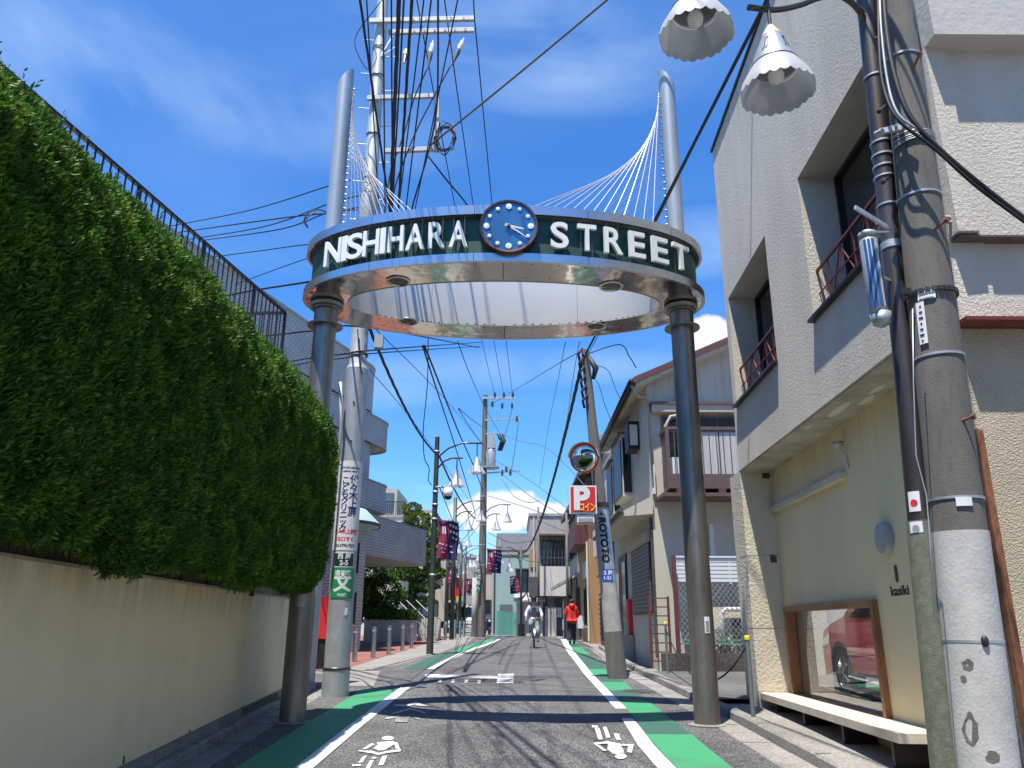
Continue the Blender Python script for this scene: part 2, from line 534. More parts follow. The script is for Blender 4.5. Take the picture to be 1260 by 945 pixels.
def rowmat(name, col, joint, sx, sz, rough=.6, axis='Z', jw=.06, var=.12, off=0.5):
    """tile or siding rows too fine to pick apart"""
    m = bpy.data.materials.new(name); m.use_nodes = True
    nt = m.node_tree; N, L = nt.nodes, nt.links
    b = N['Principled BSDF']; b.inputs['Roughness'].default_value = rough
    geo = N.new('ShaderNodeNewGeometry'); sep = N.new('ShaderNodeSeparateXYZ'); L.new(geo.outputs['Position'], sep.inputs[0])
    cb = N.new('ShaderNodeCombineXYZ')
    if axis == 'Z':
        ad = N.new('ShaderNodeMath'); ad.operation = 'ADD'; L.new(sep.outputs[0], ad.inputs[0]); L.new(sep.outputs[1], ad.inputs[1])
        L.new(ad.outputs[0], cb.inputs[0]); L.new(sep.outputs[2], cb.inputs[1])
    else:
        L.new(sep.outputs[0], cb.inputs[0]); L.new(sep.outputs[1], cb.inputs[1])
    br = N.new('ShaderNodeTexBrick'); br.inputs['Scale'].default_value = 1; br.inputs['Brick Width'].default_value = sx
    br.inputs['Row Height'].default_value = sz; br.inputs['Mortar Size'].default_value = jw * sz; br.offset = off
    br.inputs['Color1'].default_value = (*col, 1); br.inputs['Color2'].default_value = (*[c * (1 - var) for c in col], 1)
    br.inputs['Mortar'].default_value = (*joint, 1)
    L.new(cb.outputs[0], br.inputs['Vector']); 
    n = N.new('ShaderNodeTexNoise'); n.inputs['Scale'].default_value = 1.3; n.inputs['Detail'].default_value = 6
    L.new(geo.outputs['Position'], n.inputs['Vector'])
    mr = N.new('ShaderNodeMapRange'); mr.inputs[1].default_value = .3; mr.inputs[2].default_value = .7; mr.inputs[3].default_value = .82; mr.inputs[4].default_value = 1.08
    L.new(n.outputs[0], mr.inputs[0])
    mu = N.new('ShaderNodeMix'); mu.data_type = 'RGBA'; mu.blend_type = 'MULTIPLY'; mu.inputs[0].default_value = 1
    L.new(br.outputs[0], mu.inputs[6]); L.new(mr.outputs[0], mu.inputs[7]); L.new(mu.outputs[2], b.inputs['Base Color'])
    bp = N.new('ShaderNodeBump'); bp.inputs['Strength'].default_value = .5; bp.inputs['Distance'].default_value = .01; bp.invert = True
    L.new(br.outputs['Fac'], bp.inputs['Height']); L.new(bp.outputs[0], b.inputs['Normal'])
    M[name] = m


speckle('asphalt', (.048, .048, .049), (.25, .248, .245), scale=95, frac=.48, patches=.32)
speckle('asphalt_old', (.065, .064, .062), (.21, .205, .195), scale=150, frac=.4, patches=.25)
speckle('concrete_slab', (.19, .18, .165), (.32, .30, .28), scale=60, frac=.3, patches=.2, bump=.2)
speckle('kerb_stone', (.17, .163, .152), (.30, .285, .27), scale=90, frac=.35, patches=.3, bump=.3)
speckle('dark_stone', (.05, .045, .04), (.17, .15, .13), scale=70, frac=.3, patches=.4)
worn_paint('white_paint', (.62, .62, .60), (.22, .22, .22), .42)
worn_paint('white_paint_worn', (.55, .55, .53), (.10, .10, .10), .8)
worn_paint('green_paint', (.035, .25, .11), (.07, .15, .10), .55)
worn_paint('green_paint_old', (.03, .10, .075), (.06, .075, .07), .6)
rowmat('brick_paving', (.30, .10, .075), (.22, .16, .13), .21, .105, rough=.85, axis='XY', jw=.08, var=.3)
rowmat('tile_cladding', (.56, .50, .45), (.20, .19, .185), .24, .10, jw=.1, var=.1)
rowmat('siding_grey', (.42, .42, .41), (.2, .2, .2), 3.0, .15, jw=.07, var=.05)
rowmat('corrugated', (.36, .35, .34), (.2, .2, .2), .08, 4.0, jw=.006)
rowmat('block_wall', (.33, .30, .25), (.18, .16, .13), .4, .2, jw=.05, var=.15)
mat('stucco_white', (.65, .60, .515), .9, var=.14, vscale=1.2, bump=1.0, bscale=120, bdist=.014, streak=(1, 1, .3), bump2=.4, bscale2=34)
mat('stucco_plain', (.50, .48, .44), .85, var=.10, vscale=.8, bump=.5, bscale=16, bdist=.012)
mat('stucco_cream', (.60, .55, .43), .88, var=.16, vscale=.9, bump=.8, bscale=24, bdist=.018, streak=(1, 1, .25), bump2=.25, bscale2=3, grime=.12)
mat('stucco_tan', (.50, .43, .31), .92, var=.15, vscale=2, bump=1.0, bscale=75, bdist=.025)
mat('paint_shop', (.80, .665, .40), .8, var=.14, vscale=.8, bump=.3, bscale=7, bdist=.02, streak=(1, 1, .3))
mat('boundary_wall_paint', (.82, .69, .43), .85, var=.12, vscale=.6, bump=.45, bscale=80, bdist=.006, streak=(1, 1, .5), grime=.10)
mat('soffit_paint', (.50, .46, .37), .85, var=.35, vscale=2.6, bump=.5, bscale=12, bdist=.02)
mat('wall_white', (.64, .61, .55), .85, var=.14, vscale=1, bump=.2, bscale=60, streak=True)
mat('wall_grey', (.40, .385, .36), .88, var=.2, vscale=1, bump=.2, bscale=60, streak=True, grime=.2)
mat('wall_beige', (.52, .47, .38), .88, var=.18, vscale=1, bump=.2, bscale=60, streak=True, grime=.2)
mat('lantern_blue', (.03, .12, .34), .35, var=.3, vscale=25)
mat('wall_mint', (.30, .43, .41), .85, var=.12, vscale=1, bump=.2, bscale=60, streak=True)
mat('wall_orange', (.42, .25, .12), .8, var=.25, vscale=1.4, streak=True)
mat('wall_brown', (.16, .10, .07), .8, var=.3, vscale=2, streak=True)
mat('wall_dark', (.10, .10, .10), .8, var=.3, vscale=2)
mat('house_wall', (.54, .51, .42), .88, var=.14, vscale=.8, bump=.3, bscale=90, streak=True, grime=.12)
mat('roof_tile', (.10, .10, .105), .6, var=.4, vscale=6, bump=.5, bscale=30)
mat('brushed_steel', (.62, .63, .64), .3, 1.0, var=.12, vscale=3, bump=.06, bscale=30, streak=(1, 1, 30))
mat('mirror_steel', (.62, .56, .50), .11, 1.0, var=.10, vscale=1.2, bump2=.22, bscale2=2.2, bump=.02, bscale=9)
mat('drum_steel', (.60, .58, .53), .45, .65, var=.06, vscale=2, bump2=.10, bscale2=1.6)
mat('rim_steel', (.62, .64, .66), .27, 1.0, var=.2, vscale=3, bump=.05, bscale=14)
mat('gate_post_steel', (.30, .28, .25), .38, .7, var=.38, vscale=2.5, streak=(1, 1, .25), bump=.05, bscale=20, grime=.4)
mat('mast_paint', (.36, .41, .46), .42, .35, var=.12, vscale=3)
mat('sign_green', (.01, .075, .06), .5, var=.3, vscale=5)
mat('letter_white', (.80, .82, .78), .45, var=.08, vscale=12)
mat('clock_blue', (.06, .20, .40), .12, .3, var=.35, vscale=2.2, coat=.6, streak=(1.5, 1.5, .3))
mat('clock_rim', (.09, .05, .045), .4, .4)
mat('galvanised', (.46, .49, .51), .5, .55, var=.22, vscale=9, streak=(1, 1, .5), grime=.12)
mat('galvanised_pale', (.42, .44, .445), .55, .3, var=.15, vscale=7, grime=.15)
mat('concrete_pole', (.165, .155, .135), .9, var=.28, vscale=4.5, bump=.8, bscale=140, bdist=.006, streak=(1, 1, .25), grime=.35)
mat('concrete_pale', (.42, .41, .38), .9, var=.25, vscale=4, bump=.4, bscale=60, bdist=.006, grime=.25)
mat('pole_white', (.50, .49, .455), .8, var=.2, vscale=5, bump=.25, bscale=50, grime=.2)
mat('wood_pole', (.16, .155, .145), .9, var=.35, vscale=5, streak=True, bump=.4, bscale=30)
mat('bronze', (.13, .11, .095), .38, .75, var=.45, vscale=3, streak=(1, 1, .2))
mat('bronze_green', (.10, .115, .08), .7, .0, var=.45, vscale=22, bump=.9, bscale=160, bdist=.006, col2=(.17, .18, .13))
mat('post_green', (.055, .075, .06), .5, .3, var=.3, vscale=4)
mat('black_rubber', (.02, .02, .022), .55, var=.3, vscale=30)
mat('cable_black', (.012, .012, .014), .6)
mat('cable_grey', (.10, .10, .105), .6)
mat('cable_tan', (.38, .34, .27), .6)
mat('insulator', (.55, .52, .50), .35)
mat('insulator_dark', (.03, .03, .032), .4)
mat('stay_white', (.62, .58, .54), .45, .3)
mat('stay_steel', (.42, .40, .38), .45, .6)
mat('dark_frame', (.035, .028, .026), .4, .5)
mat('brown_frame', (.17, .12, .10), .45, .4, var=.2, vscale=8)
mat('maroon', (.20, .035, .03), .5, .2, var=.3, vscale=8)
mat('maroon_dull', (.14, .045, .045), .6, .1, var=.3, vscale=6)
mat('wood_frame', (.34, .15, .055), .5, var=.45, vscale=12, streak=(1, .2, .2))
mat('bench_stone', (.60, .54, .43), .7, var=.16, vscale=5, grime=.15)
mat('glass_dark', (.015, .018, .02), .04, spec=.8, var=.3, vscale=.7)
mat('glass_sky', (.10, .13, .15), .05, spec=.9, var=.5, vscale=.8)
mat('curtain', (.50, .52, .52), .8, var=.3, vscale=7, streak=(6, 6, .15))
mat('black_print', (.01, .01, .012), .6)
mat('blue_print', (.015, .03, .16), .5)
mat('red_print', (.65, .02, .02), .5)
mat('white_plate', (.72, .73, .73), .5, var=.08, vscale=20)
mat('green_plate', (.01, .24, .09), .45)
mat('dark_plate', (.01, .035, .028), .4)
mat('blue_plate', (.012, .10, .52), .4)
mat('navy_cloth', (.012, .014, .085), .85, var=.3, vscale=10)
mat('wine_cloth', (.22, .012, .06), .85, var=.3, vscale=10)
mat('pale_cloth', (.55, .52, .56), .85)
mat('red_plate', (.62, .03, .03), .4, var=.08, vscale=10)
mat('yellow_print', (.85, .55, .03), .5)
mat('mirror_glass', (.75, .78, .8), .02, 1.0)
mat('mirror_orange', (.70, .10, .03), .5)
mat('shade_white', (.62, .63, .64), .55, var=.1, vscale=14)
mat('shade_zinc', (.40, .44, .47), .42, .35, var=.2, vscale=9)
mat('shade_cream', (.55, .48, .28), .5)
mat('lamp_globe', (.75, .75, .72), .15)
mat('fence_slat', (.68, .70, .70), .5)
mat('mesh_green', (.10, .32, .27), .6)
mat('mesh_wire', (.55, .58, .58), .45, .6)
mat('shutter_grey', (.17, .155, .15), .5, .3)
mat('ac_white', (.66, .66, .63), .5)
mat('tin_roof', (.45, .44, .42), .5, .3, var=.3, vscale=5)
mat('post_teal', (.16, .19, .19), .5, .3)
mat('yellow_cap', (.80, .62, .03), .5)
mat('rust', (.26, .10, .045), .8, var=.5, vscale=12)
mat('soil', (.10, .085, .06), .95, var=.4, vscale=6)
mat('car_red', (.62, .012, .012), .25, .2, coat=1.0)
mat('tyre', (.018, .018, .018), .8)
mat('alloy', (.42, .43, .44), .3, .9)
mat('van_white', (.72, .73, .75), .3, coat=.6)
mat('skin', (.50, .30, .21), .6)
mat('hair_black', (.012, .010, .010), .5)
mat('jacket_red', (.72, .025, .022), .7, var=.2, vscale=14, bump=.6, bscale=22, bdist=.02)
mat('trousers_black', (.015, .015, .02), .85)
mat('shirt_white', (.72, .73, .76), .8, bump=.5, bscale=20, bdist=.02)
mat('vest_grey', (.20, .20, .24), .85)
mat('trousers_grey', (.30, .33, .36), .85)
mat('shoe_dark', (.02, .02, .02), .6)
mat('bicycle_paint', (.04, .04, .045), .35, .4)
mat('bicycle_metal', (.5, .5, .5), .3, .9)
mat('bark', (.10, .075, .055), .9, var=.4, vscale=10, bump=.6, bscale=30)
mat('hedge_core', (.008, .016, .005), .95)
leafmat('hedge_leaf', (.016, .055, .006), (.055, .155, .014), (.24, .38, .04), 4.5, brown=.985)
leafmat('tree_leaf', (.02, .05, .012), (.05, .11, .02), (.13, .20, .03), 1.2)
leafmat('tree_leaf_yellow', (.05, .08, .015), (.11, .16, .02), (.22, .27, .04), 1.2)
m_ = M['shade_white']; nt = m_.node_tree
tr = nt.nodes.new('ShaderNodeBsdfTranslucent'); tr.inputs[0].default_value = (.75, .76, .76, 1)
ms = nt.nodes.new('ShaderNodeMixShader'); ms.inputs[0].default_value = .38
nt.links.new(nt.nodes['Principled BSDF'].outputs[0], ms.inputs[1]); nt.links.new(tr.outputs[0], ms.inputs[2]); nt.links.new(ms.outputs[0], nt.nodes['Material Output'].inputs[0])
m = mat('shop_glass', (.9, .95, .93), .0, trans=1.0)
M['shop_glass'].node_tree.nodes['Principled BSDF'].inputs['IOR'].default_value = 1.5


# ------------------------------------------------------------------ lettering: flat or raised text as mesh pieces
def text_piece(s, size, offset=0.0, ext=0.0, res=3, align='CENTER', vertical=False, squash=1.0, maxlen=0):
    cu = bpy.data.curves.new('t', 'FONT')
    cu.body = s; cu.size = size; cu.offset = offset; cu.extrude = ext; cu.resolution_u = res
    cu.align_x = align; cu.align_y = 'CENTER'
    if vertical: cu.space_line = .92
    o = bpy.data.objects.new('t', cu); COL.objects.link(o)
    dg = bpy.context.evaluated_depsgraph_get(); dg.update()
    me = o.evaluated_get(dg).to_mesh()
    if maxlen:
        import bmesh
        bm = bmesh.new(); bm.from_mesh(me); bmesh.ops.triangulate(bm, faces=bm.faces[:])
        for _ in range(5):
            es = [e for e in bm.edges if e.calc_length() > maxlen]
            if not es: break
            bmesh.ops.subdivide_edges(bm, edges=es, cuts=1, use_grid_fill=False)
            bmesh.ops.triangulate(bm, faces=[f for f in bm.faces if len(f.verts) > 3])
        bm.verts.ensure_lookup_table(); bm.verts.index_update()
        vs = [Vector((v.co.x * squash, v.co.y, v.co.z)) for v in bm.verts]
        fs = [tuple(v.index for v in f.verts) for f in bm.faces]
        bm.free()
    else:
        vs = [Vector((v.co.x * squash, v.co.y, v.co.z)) for v in me.vertices]
        fs = [tuple(p.vertices) for p in me.polygons]
    bpy.data.objects.remove(o); bpy.data.curves.remove(cu)
    return vs, fs


def text_on(mb, s, size, fn, **kw):
    """fn maps (u, v, w) of the text to a world point"""
    vs, fs = text_piece(s, size, **kw)
    mb.add([fn(v.x, v.y, v.z) for v in vs], fs)
    return mb


def smp(pts, n=8):
    """smooth path through the given points"""
    W = [Vector(p) for p in pts]; ext = [W[0] * 2 - W[1]] + W + [W[-1] * 2 - W[-2]]; out = []
    for i in range(1, len(W)):
        p0, p1, p2, p3 = ext[i - 1], ext[i], ext[i + 1], ext[i + 2]
        for k in range(n):
            t = k / n; out.append(.5 * ((2 * p1) + (p2 - p0) * t + (2 * p0 - 5 * p1 + 4 * p2 - p3) * t * t + (3 * p1 - p0 - 3 * p2 + p3) * t ** 3))
    return out + [W[-1]]


def runoff(name, ztop, depth, strength=.6, col=(.05, .045, .035)):
    """dirt washed down from a wall's top edge in narrow streaks"""
    nt = M[name].node_tree; N, L = nt.nodes, nt.links; b = N['Principled BSDF']
    src = b.inputs['Base Color'].links[0].from_socket
    geo = N.new('ShaderNodeNewGeometry'); sep = N.new('ShaderNodeSeparateXYZ'); L.new(geo.outputs['Position'], sep.inputs[0])
    mp = N.new('ShaderNodeMapping'); mp.inputs['Scale'].default_value = (5, 5, .35); L.new(geo.outputs['Position'], mp.inputs[0])
    n = N.new('ShaderNodeTexNoise'); n.inputs['Scale'].default_value = 1.6; n.inputs['Detail'].default_value = 6; L.new(mp.outputs[0], n.inputs['Vector'])
    mr = N.new('ShaderNodeMapRange'); mr.inputs[1].default_value = ztop - depth; mr.inputs[2].default_value = ztop; L.new(sep.outputs[2], mr.inputs[0])
    a = N.new('ShaderNodeMath'); a.operation = 'MULTIPLY'; L.new(mr.outputs[0], a.inputs[0])
    m2 = N.new('ShaderNodeMapRange'); m2.inputs[1].default_value = .42; m2.inputs[2].default_value = .75; L.new(n.outputs[0], m2.inputs[0]); L.new(m2.outputs[0], a.inputs[1])
    c = N.new('ShaderNodeMath'); c.operation = 'MULTIPLY'; c.use_clamp = True; L.new(a.outputs[0], c.inputs[0]); c.inputs[1].default_value = strength * 2
    mx = N.new('ShaderNodeMix'); mx.data_type = 'RGBA'; L.new(c.outputs[0], mx.inputs[0]); L.new(src, mx.inputs[6]); mx.inputs[7].default_value = (*col, 1)
    L.new(mx.outputs[2], b.inputs['Base Color'])


runoff('boundary_wall_paint', 1.95, .38, .30)
runoff('paint_shop', 3.95, 1.0, .10, (.12, .11, .08))
runoff('stucco_white', 9.9, 1.8, .12, (.14, .14, .13))
runoff('house_wall', 7.4, 1.2, .2, (.10, .10, .09))

# ================================================================== SETTING: ground, road, plaza, kerbs, painted marks
def strip(pts_l, pts_r, dz, step=.5):
    """sheet between two polylines given as [(x, y)], both running away from the camera"""
    mb = MB()
    ya, yb = pts_l[0][1], pts_l[-1][1]
    ys = [ya]
    while ys[-1] + step < yb: ys.append(ys[-1] + step)
    ys.append(yb)
    lx = np.interp(ys, [p[1] for p in pts_l], [p[0] for p in pts_l])
    rx = np.interp(ys, [p[1] for p in pts_r], [p[0] for p in pts_r])
    vs = []
    for y, a, b in zip(ys, lx, rx):
        z = g(y) + dz
        vs += [(a, y, z), (b, y, z)]
    mb.add(vs, [(2 * i, 2 * i + 1, 2 * i + 3, 2 * i + 2) for i in range(len(ys) - 1)])
    return mb


def gpoly(pix, dz, mb=None):
    """a painted shape on the road, outline read off the sight lines"""
    mb = mb or MB()
    vs = []
    for x, y in pix:
        p = G(x, y); vs.append((p.x, p.y, g(p.y) + dz))
    return mb.add(vs, [tuple(range(len(vs)))])


mb = MB()
ys = sorted(set([-40, -20] + [i * .5 for i in range(0, 130)] + [70, 90, 130, 200, 300, 500, 900]))
xs = [-900, -200, -60, -20, -8, 0, 8, 20, 60, 200, 900]
vs = [(x, y, g(y)) for y in ys for x in xs]
n = len(xs)
mb.add(vs, [(j * n + i, j * n + i + 1, (j + 1) * n + i + 1, (j + 1) * n + i) for j in range(len(ys) - 1) for i in range(n - 1)])
obj('ground', mb, 'concrete_slab', kind='structure')

roadL = [(-3.25, -12), (-3.25, 5), (-3.6, 14.8), (-3.3, 17.5), (-2.75, 20), (-2.15, 25), (-1.75, 33), (-1.9, 44), (-3.6, 52), (-5.6, 65), (-9, 90), (-13, 110)]
roadR = [(2.78, -12), (2.82, 8), (2.78, 13), (2.7, 19.5), (3.0, 28), (3.25, 40), (3.0, 47), (.6, 49.2), (-1.3, 51), (-3.1, 65), (-6, 90), (-8, 110)]
obj('road', strip(roadL, roadR, .004), 'asphalt', kind='structure')
obj('side_road', strip([(-30, 14.95), (-30, 17.4)], [(-3.55, 14.95), (-3.3, 17.4)], .003), 'asphalt_old', kind='structure')
obj('driveway', strip([(3.0, 12.6), (2.98, 17.7)], [(12, 12.6), (12, 17.7)], .07), 'asphalt_old', kind='structure')
obj('plaza', strip([(-22, 18.2), (-22, 46)], [(-3.75, 18.2), (-2.9, 46)], .006), 'brick_paving', kind='structure')
obj('pavement', strip([(-3.75, 18.2), (-3.2, 26), (-2.9, 46)], [(-3.1, 18.2), (-2.1, 26), (-1.85, 46)], .009), 'concrete_slab', kind='structure')
obj('apron', strip([(-3.5, 14.9), (-3.3, 18.1)], [(-2.45, 14.9), (-2.85, 18.1)], .007), 'concrete_slab', kind='structure')
obj('patch', gpoly([(716, 866), (770, 866), (792, 880), (730, 880)], .008), 'asphalt_old', kind='structure')
obj('patch', gpoly([(560, 800), (600, 800), (592, 822), (545, 822)], .0075), 'asphalt_old', kind='structure')
obj('patch', gpoly([(640, 839), (742, 841), (760, 852), (655, 850)], .0065), 'asphalt_old', kind='structure')
mb = MB()
rc = random.Random(21)
for (px, py, dx, dy, n) in ((470, 838, 9, .35, 30), (560, 905, 7, -4, 12), (690, 930, 6, -7, 10), (600, 812, 7, .2, 14), (520, 880, 3, 6, 9)):
    x, y = px, py; prev = None
    for i in range(n):
        p = G(x, y); q = Vector((p.x, p.y, g(p.y) + .0085))
        if prev is not None:
            d = (q - prev); s_ = Vector((-d.y, d.x, 0)).normalized() * rc.uniform(.003, .008)
            mb.add([prev - s_, prev + s_, q + s_ * .8, q - s_ * .8], [(0, 1, 2, 3)])
        prev = q; x += dx + rc.uniform(-2, 2); y += dy + rc.uniform(-1.2, 1.2)
obj('road_cracks', mb, 'wall_dark', kind='structure')

# kerb stones, one by one
ks = bpy.data.objects.new('kerb', None); COL.objects.link(ks); ks['kind'] = 'structure'; WL['kerb'] = Vector((0, 0, 0))
kl = bpy.data.objects.new('gutter', None); COL.objects.link(kl); kl['kind'] = 'structure'; WL['gutter'] = Vector((0, 0, 0))


def kerbline(parent, pts, step, w, h, name, m, side=1, flare=0):
    seg = [Vector((x, y, 0)) for x, y in pts]
    d = [0]
    for a, b in zip(seg[:-1], seg[1:]): d.append(d[-1] + (b - a).length)
    t = 0
    while t + step <= d[-1] + 1e-6:
        q = []
        for tt in (t + .006, t + step - .006):
            x = float(np.interp(tt, d, [p.x for p in seg])); y = float(np.interp(tt, d, [p.y for p in seg]))
            q.append(Vector((x, y, 0)))
        u = (q[1] - q[0]).normalized(); nn = Vector((u.y, -u.x, 0)) * side
        jit = random.uniform(-.006, .006)
        mb = MB(); z0, z1 = g(q[0].y), g(q[1].y)
        c = .018
        for (a, za), (b, zb) in [((q[0], z0), (q[1], z1))]:
            def prof(p, z): return [p + Vector((0, 0, z - .05)), p + nn * w + Vector((0, 0, z - .05)), p + nn * w + Vector((0, 0, z + h + jit)), p + nn * (c + flare) + Vector((0, 0, z + h + jit)), p + nn * flare * .6 + Vector((0, 0, z + h + jit - c))]
            A, B = prof(a, za), prof(b, zb)
            k = len(A)
            mb.add(A + B, [tuple(range(k))[::-1], tuple(range(k, 2 * k))] + [(i, (i + 1) % k, (i + 1) % k + k, i + k) for i in range(k)])
        obj(name, mb, m, parent)
        t += step


kerbline(ks, [(2.86, 5.6), (2.86, 11.2), (2.84, 13.2), (2.80, 16), (2.74, 19.4), (2.92, 24), (3.12, 29)], .6, .16, .12, 'kerb_block', 'kerb_stone', flare=.02)
kerbline(ks, [(2.52, 5.6), (2.52, 11.2), (2.50, 13.2), (2.46, 16), (2.42, 19.4), (2.6, 24), (2.8, 29)], .6, .33, .012, 'gutter_slab', 'concrete_slab')
WX = lambda y: -2.80 - .050 * y      # face of the boundary wall at the ground
kerbline(kl, [(WX(3) + .16, 3), (WX(14.4) + .16, 14.4)], .6, .15, .10, 'kerb_block', 'kerb_stone', side=-1, flare=.015)
kerbline(kl, [(WX(3) + .46, 3), (WX(14.4) + .46, 14.4)], .6, .29, .012, 'gutter_slab', 'kerb_stone', side=-1)
kerbline(kl, [(-3.08, 18.2), (-2.12, 26), (-1.85, 33)], .8, .12, .03, 'edge_stone', 'concrete_slab', side=-1)

# painted lanes
obj('lane_line', strip([(-1.97, 4), (-1.93, 14.6)], [(-1.80, 4), (-1.76, 14.6)], .014), 'white_paint', kind='structure')
obj('lane_line', strip([(-1.88, 18.6), (-1.55, 26), (-1.0, 32), (-.62, 39)], [(-1.72, 18.6), (-1.37, 26), (-.80, 32), (-.42, 39)], .014), 'white_paint', kind='structure')
obj('lane_line', strip([(1.36, 4), (1.36, 9), (1.45, 10.9)], [(1.53, 4), (1.53, 9), (1.60, 10.9)], .014), 'white_paint', kind='structure')
obj('lane_line', strip([(1.50, 11.9), (1.58, 18), (1.86, 27), (2.43, 39.4), (2.5, 44)], [(1.66, 11.9), (1.76, 18), (2.08, 27), (2.70, 39.4), (2.8, 44)], .014), 'white_paint', kind='structure')
obj('lane_line', strip([(-3.4, 47.2), (-3.4, 47.6)], [(2.9, 47.2), (2.9, 47.6)], .013), 'white_paint', kind='structure')
obj('green_lane', strip([(-2.48, 4), (-2.52, 14.3)], [(-1.97, 4), (-1.93, 14.3)], .009), 'green_paint', kind='structure')
obj('green_lane', strip([(-2.42, 18.6), (-2.05, 26)], [(-1.88, 18.6), (-1.55, 26)], .009), 'green_paint_old', kind='structure')
obj('green_lane', strip([(-2.0, 26.05), (-1.45, 32), (-1.15, 39)], [(-1.55, 26.05), (-1.0, 32), (-.62, 39)], .009), 'green_paint', kind='structure')
obj('green_lane', strip([(-2.2, 47.7), (-3.8, 58)], [(-1.5, 47.7), (-3.0, 58)], .009), 'green_paint', kind='structure')
gl = lambda y: float(np.interp(y, [4, 9, 10.9, 18, 27, 44], [1.53, 1.53, 1.60, 1.76, 2.08, 2.8]))
gr = lambda y: float(np.interp(y, [4, 10.9, 18, 27, 44], [2.02, 2.10, 2.22, 2.5, 3.05]))
for a, b, new in ((4, 9.7, 1), (9.7, 10.7, 0), (11.9, 12.9, 1), (12.9, 14.3, 0), (14.3, 15.9, 1), (15.9, 17.2, 0), (17.2, 19.0, 1), (19.0, 25.3, 0), (25.3, 30.2, 1), (30.2, 33, 0), (33, 44, 1)):
    a2 = a + .01
    mbs = strip([(gl(a2), a2), (gl((a + b) / 2), (a + b) / 2), (gl(b), b)], [(gr(a2), a2), (gr((a + b) / 2), (a + b) / 2), (gr(b), b)], .009)
    obj('green_lane', mbs, 'green_paint' if new else 'green_paint_old', kind='structure')
obj('green_lane', strip([(1.62, 10.7), (1.66, 11.9)], [(2.09, 10.7), (2.12, 11.9)], .009), 'green_paint', kind='structure')

A4 = lambda pts: [(400 + x / 5.25, 840 + y / 5.25) for x, y in pts]
A5 = lambda pts: [(640 + x / 4.2, 840 + y / 4.2) for x, y in pts]


def ell(cx, cy, rx, ry, n=18): return [(cx + rx * cos(2 * pi * i / n), cy + ry * sin(2 * pi * i / n)) for i in range(n)]


mb = MB()
for poly in (ell(405, 367, 38, 14), [(335, 395), (440, 385), (455, 400), (385, 445), (345, 448), (308, 432), (340, 412)],
             [(300, 400), (318, 406), (265, 440), (238, 438)], [(445, 395), (465, 395), (483, 435), (458, 440)],
             [(210, 446), (300, 449), (345, 463), (345, 478), (300, 466), (215, 452)], [(345, 463), (400, 449), (490, 440), (485, 453), (400, 463), (345, 478)],
             [(245, 485), (270, 480), (240, 525), (213, 528)], [(370, 482), (402, 480), (375, 540), (342, 545)],
             [(290, 512), (315, 508), (290, 560), (262, 560)], [(175, 540), (230, 536), (230, 547), (175, 549)], ell(315, 495, 16, 6)):
    gpoly(A4(poly), .014, mb)
obj('bicycle_mark', mb, 'white_paint', kind='structure')
mb = MB()
for poly in ([(440, 147), (530, 148), (580, 130), (580, 146), (530, 160), (450, 157)], [(580, 130), (630, 145), (680, 157), (600, 155), (580, 146)],
             [(425, 208), (545, 170), (545, 182), (440, 212)], [(545, 170), (652, 198), (640, 206), (545, 182)],
             [(380, 243), (400, 230), (478, 222), (470, 232), (420, 240)], [(460, 230), (550, 227), (530, 262), (447, 262)], [(562, 230), (602, 232), (622, 246), (590, 244)]):
    gpoly(A4(poly), .014, mb)
obj('arrow_mark', mb, 'white_paint_worn', kind='structure')
mb = MB()
for poly in (ell(520, 388, 32, 14), [(455, 325), (505, 322), (530, 345), (540, 375), (480, 378), (450, 350)],
             [(385, 325), (410, 330), (452, 360), (430, 360)], [(560, 330), (586, 330), (577, 370), (553, 365)],
             [(380, 318), (450, 309), (490, 318), (510, 332), (450, 322), (385, 326)], [(490, 318), (520, 324), (590, 326), (585, 334), (510, 332)],
             [(385, 240), (410, 240), (427, 300), (403, 300)], [(428, 235), (447, 235), (466, 290), (446, 290)],
             [(485, 268), (515, 272), (512, 280), (522, 302), (500, 303), (487, 278)], [(370, 226), (400, 228), (402, 238), (372, 238)]):
    gpoly(A5(poly), .014, mb)
obj('bicycle_mark', mb, 'white_paint', kind='structure')
mb = MB()
gpoly([(523, 830), (613, 832.5), (613, 835.5), (523, 834)], .010, mb)
gpoly([(613, 829.5), (632, 829.5), (632, 841), (611, 841)], .010, mb)
for i in range(4): gpoly([(540 + i * 16, 836 + i * .5), (544 + i * 16, 836 + i * .5), (543 + i * 16, 840 + i * .5), (539 + i * 16, 840 + i * .5)], .010, mb)
obj('stop_mark', mb, 'white_paint_worn', kind='structure')
# manhole cover
pm = G(786, 851)
t = thing('manhole_cover', 'round dark cast iron manhole cover beside the right green lane', 'manhole cover', (pm.x, pm.y, g(pm.y)))
tilt = (g(pm.y + .3) - g(pm.y - .3)) / .6
mb = MB(); R_ = .31
mb.add([(pm.x + R_ * cos(w), pm.y + R_ * sin(w), g(pm.y + R_ * sin(w)) + .011) for w in [2 * pi * i / 28 for i in range(28)]], [tuple(range(28))])
obj('rim', mb, 'dark_stone', t)
mb = MB()
for i in range(-4, 5):
    for j in range(-4, 5):
        if i * i + j * j < 18:
            x, y = pm.x + i * .058, pm.y + j * .058
            z = g(y) + .012
            mb.box(x - .02, x + .02, y - .02, y + .02, z, z + .004)
obj('grip_pattern', mb, 'wall_dark', t, kind='stuff')

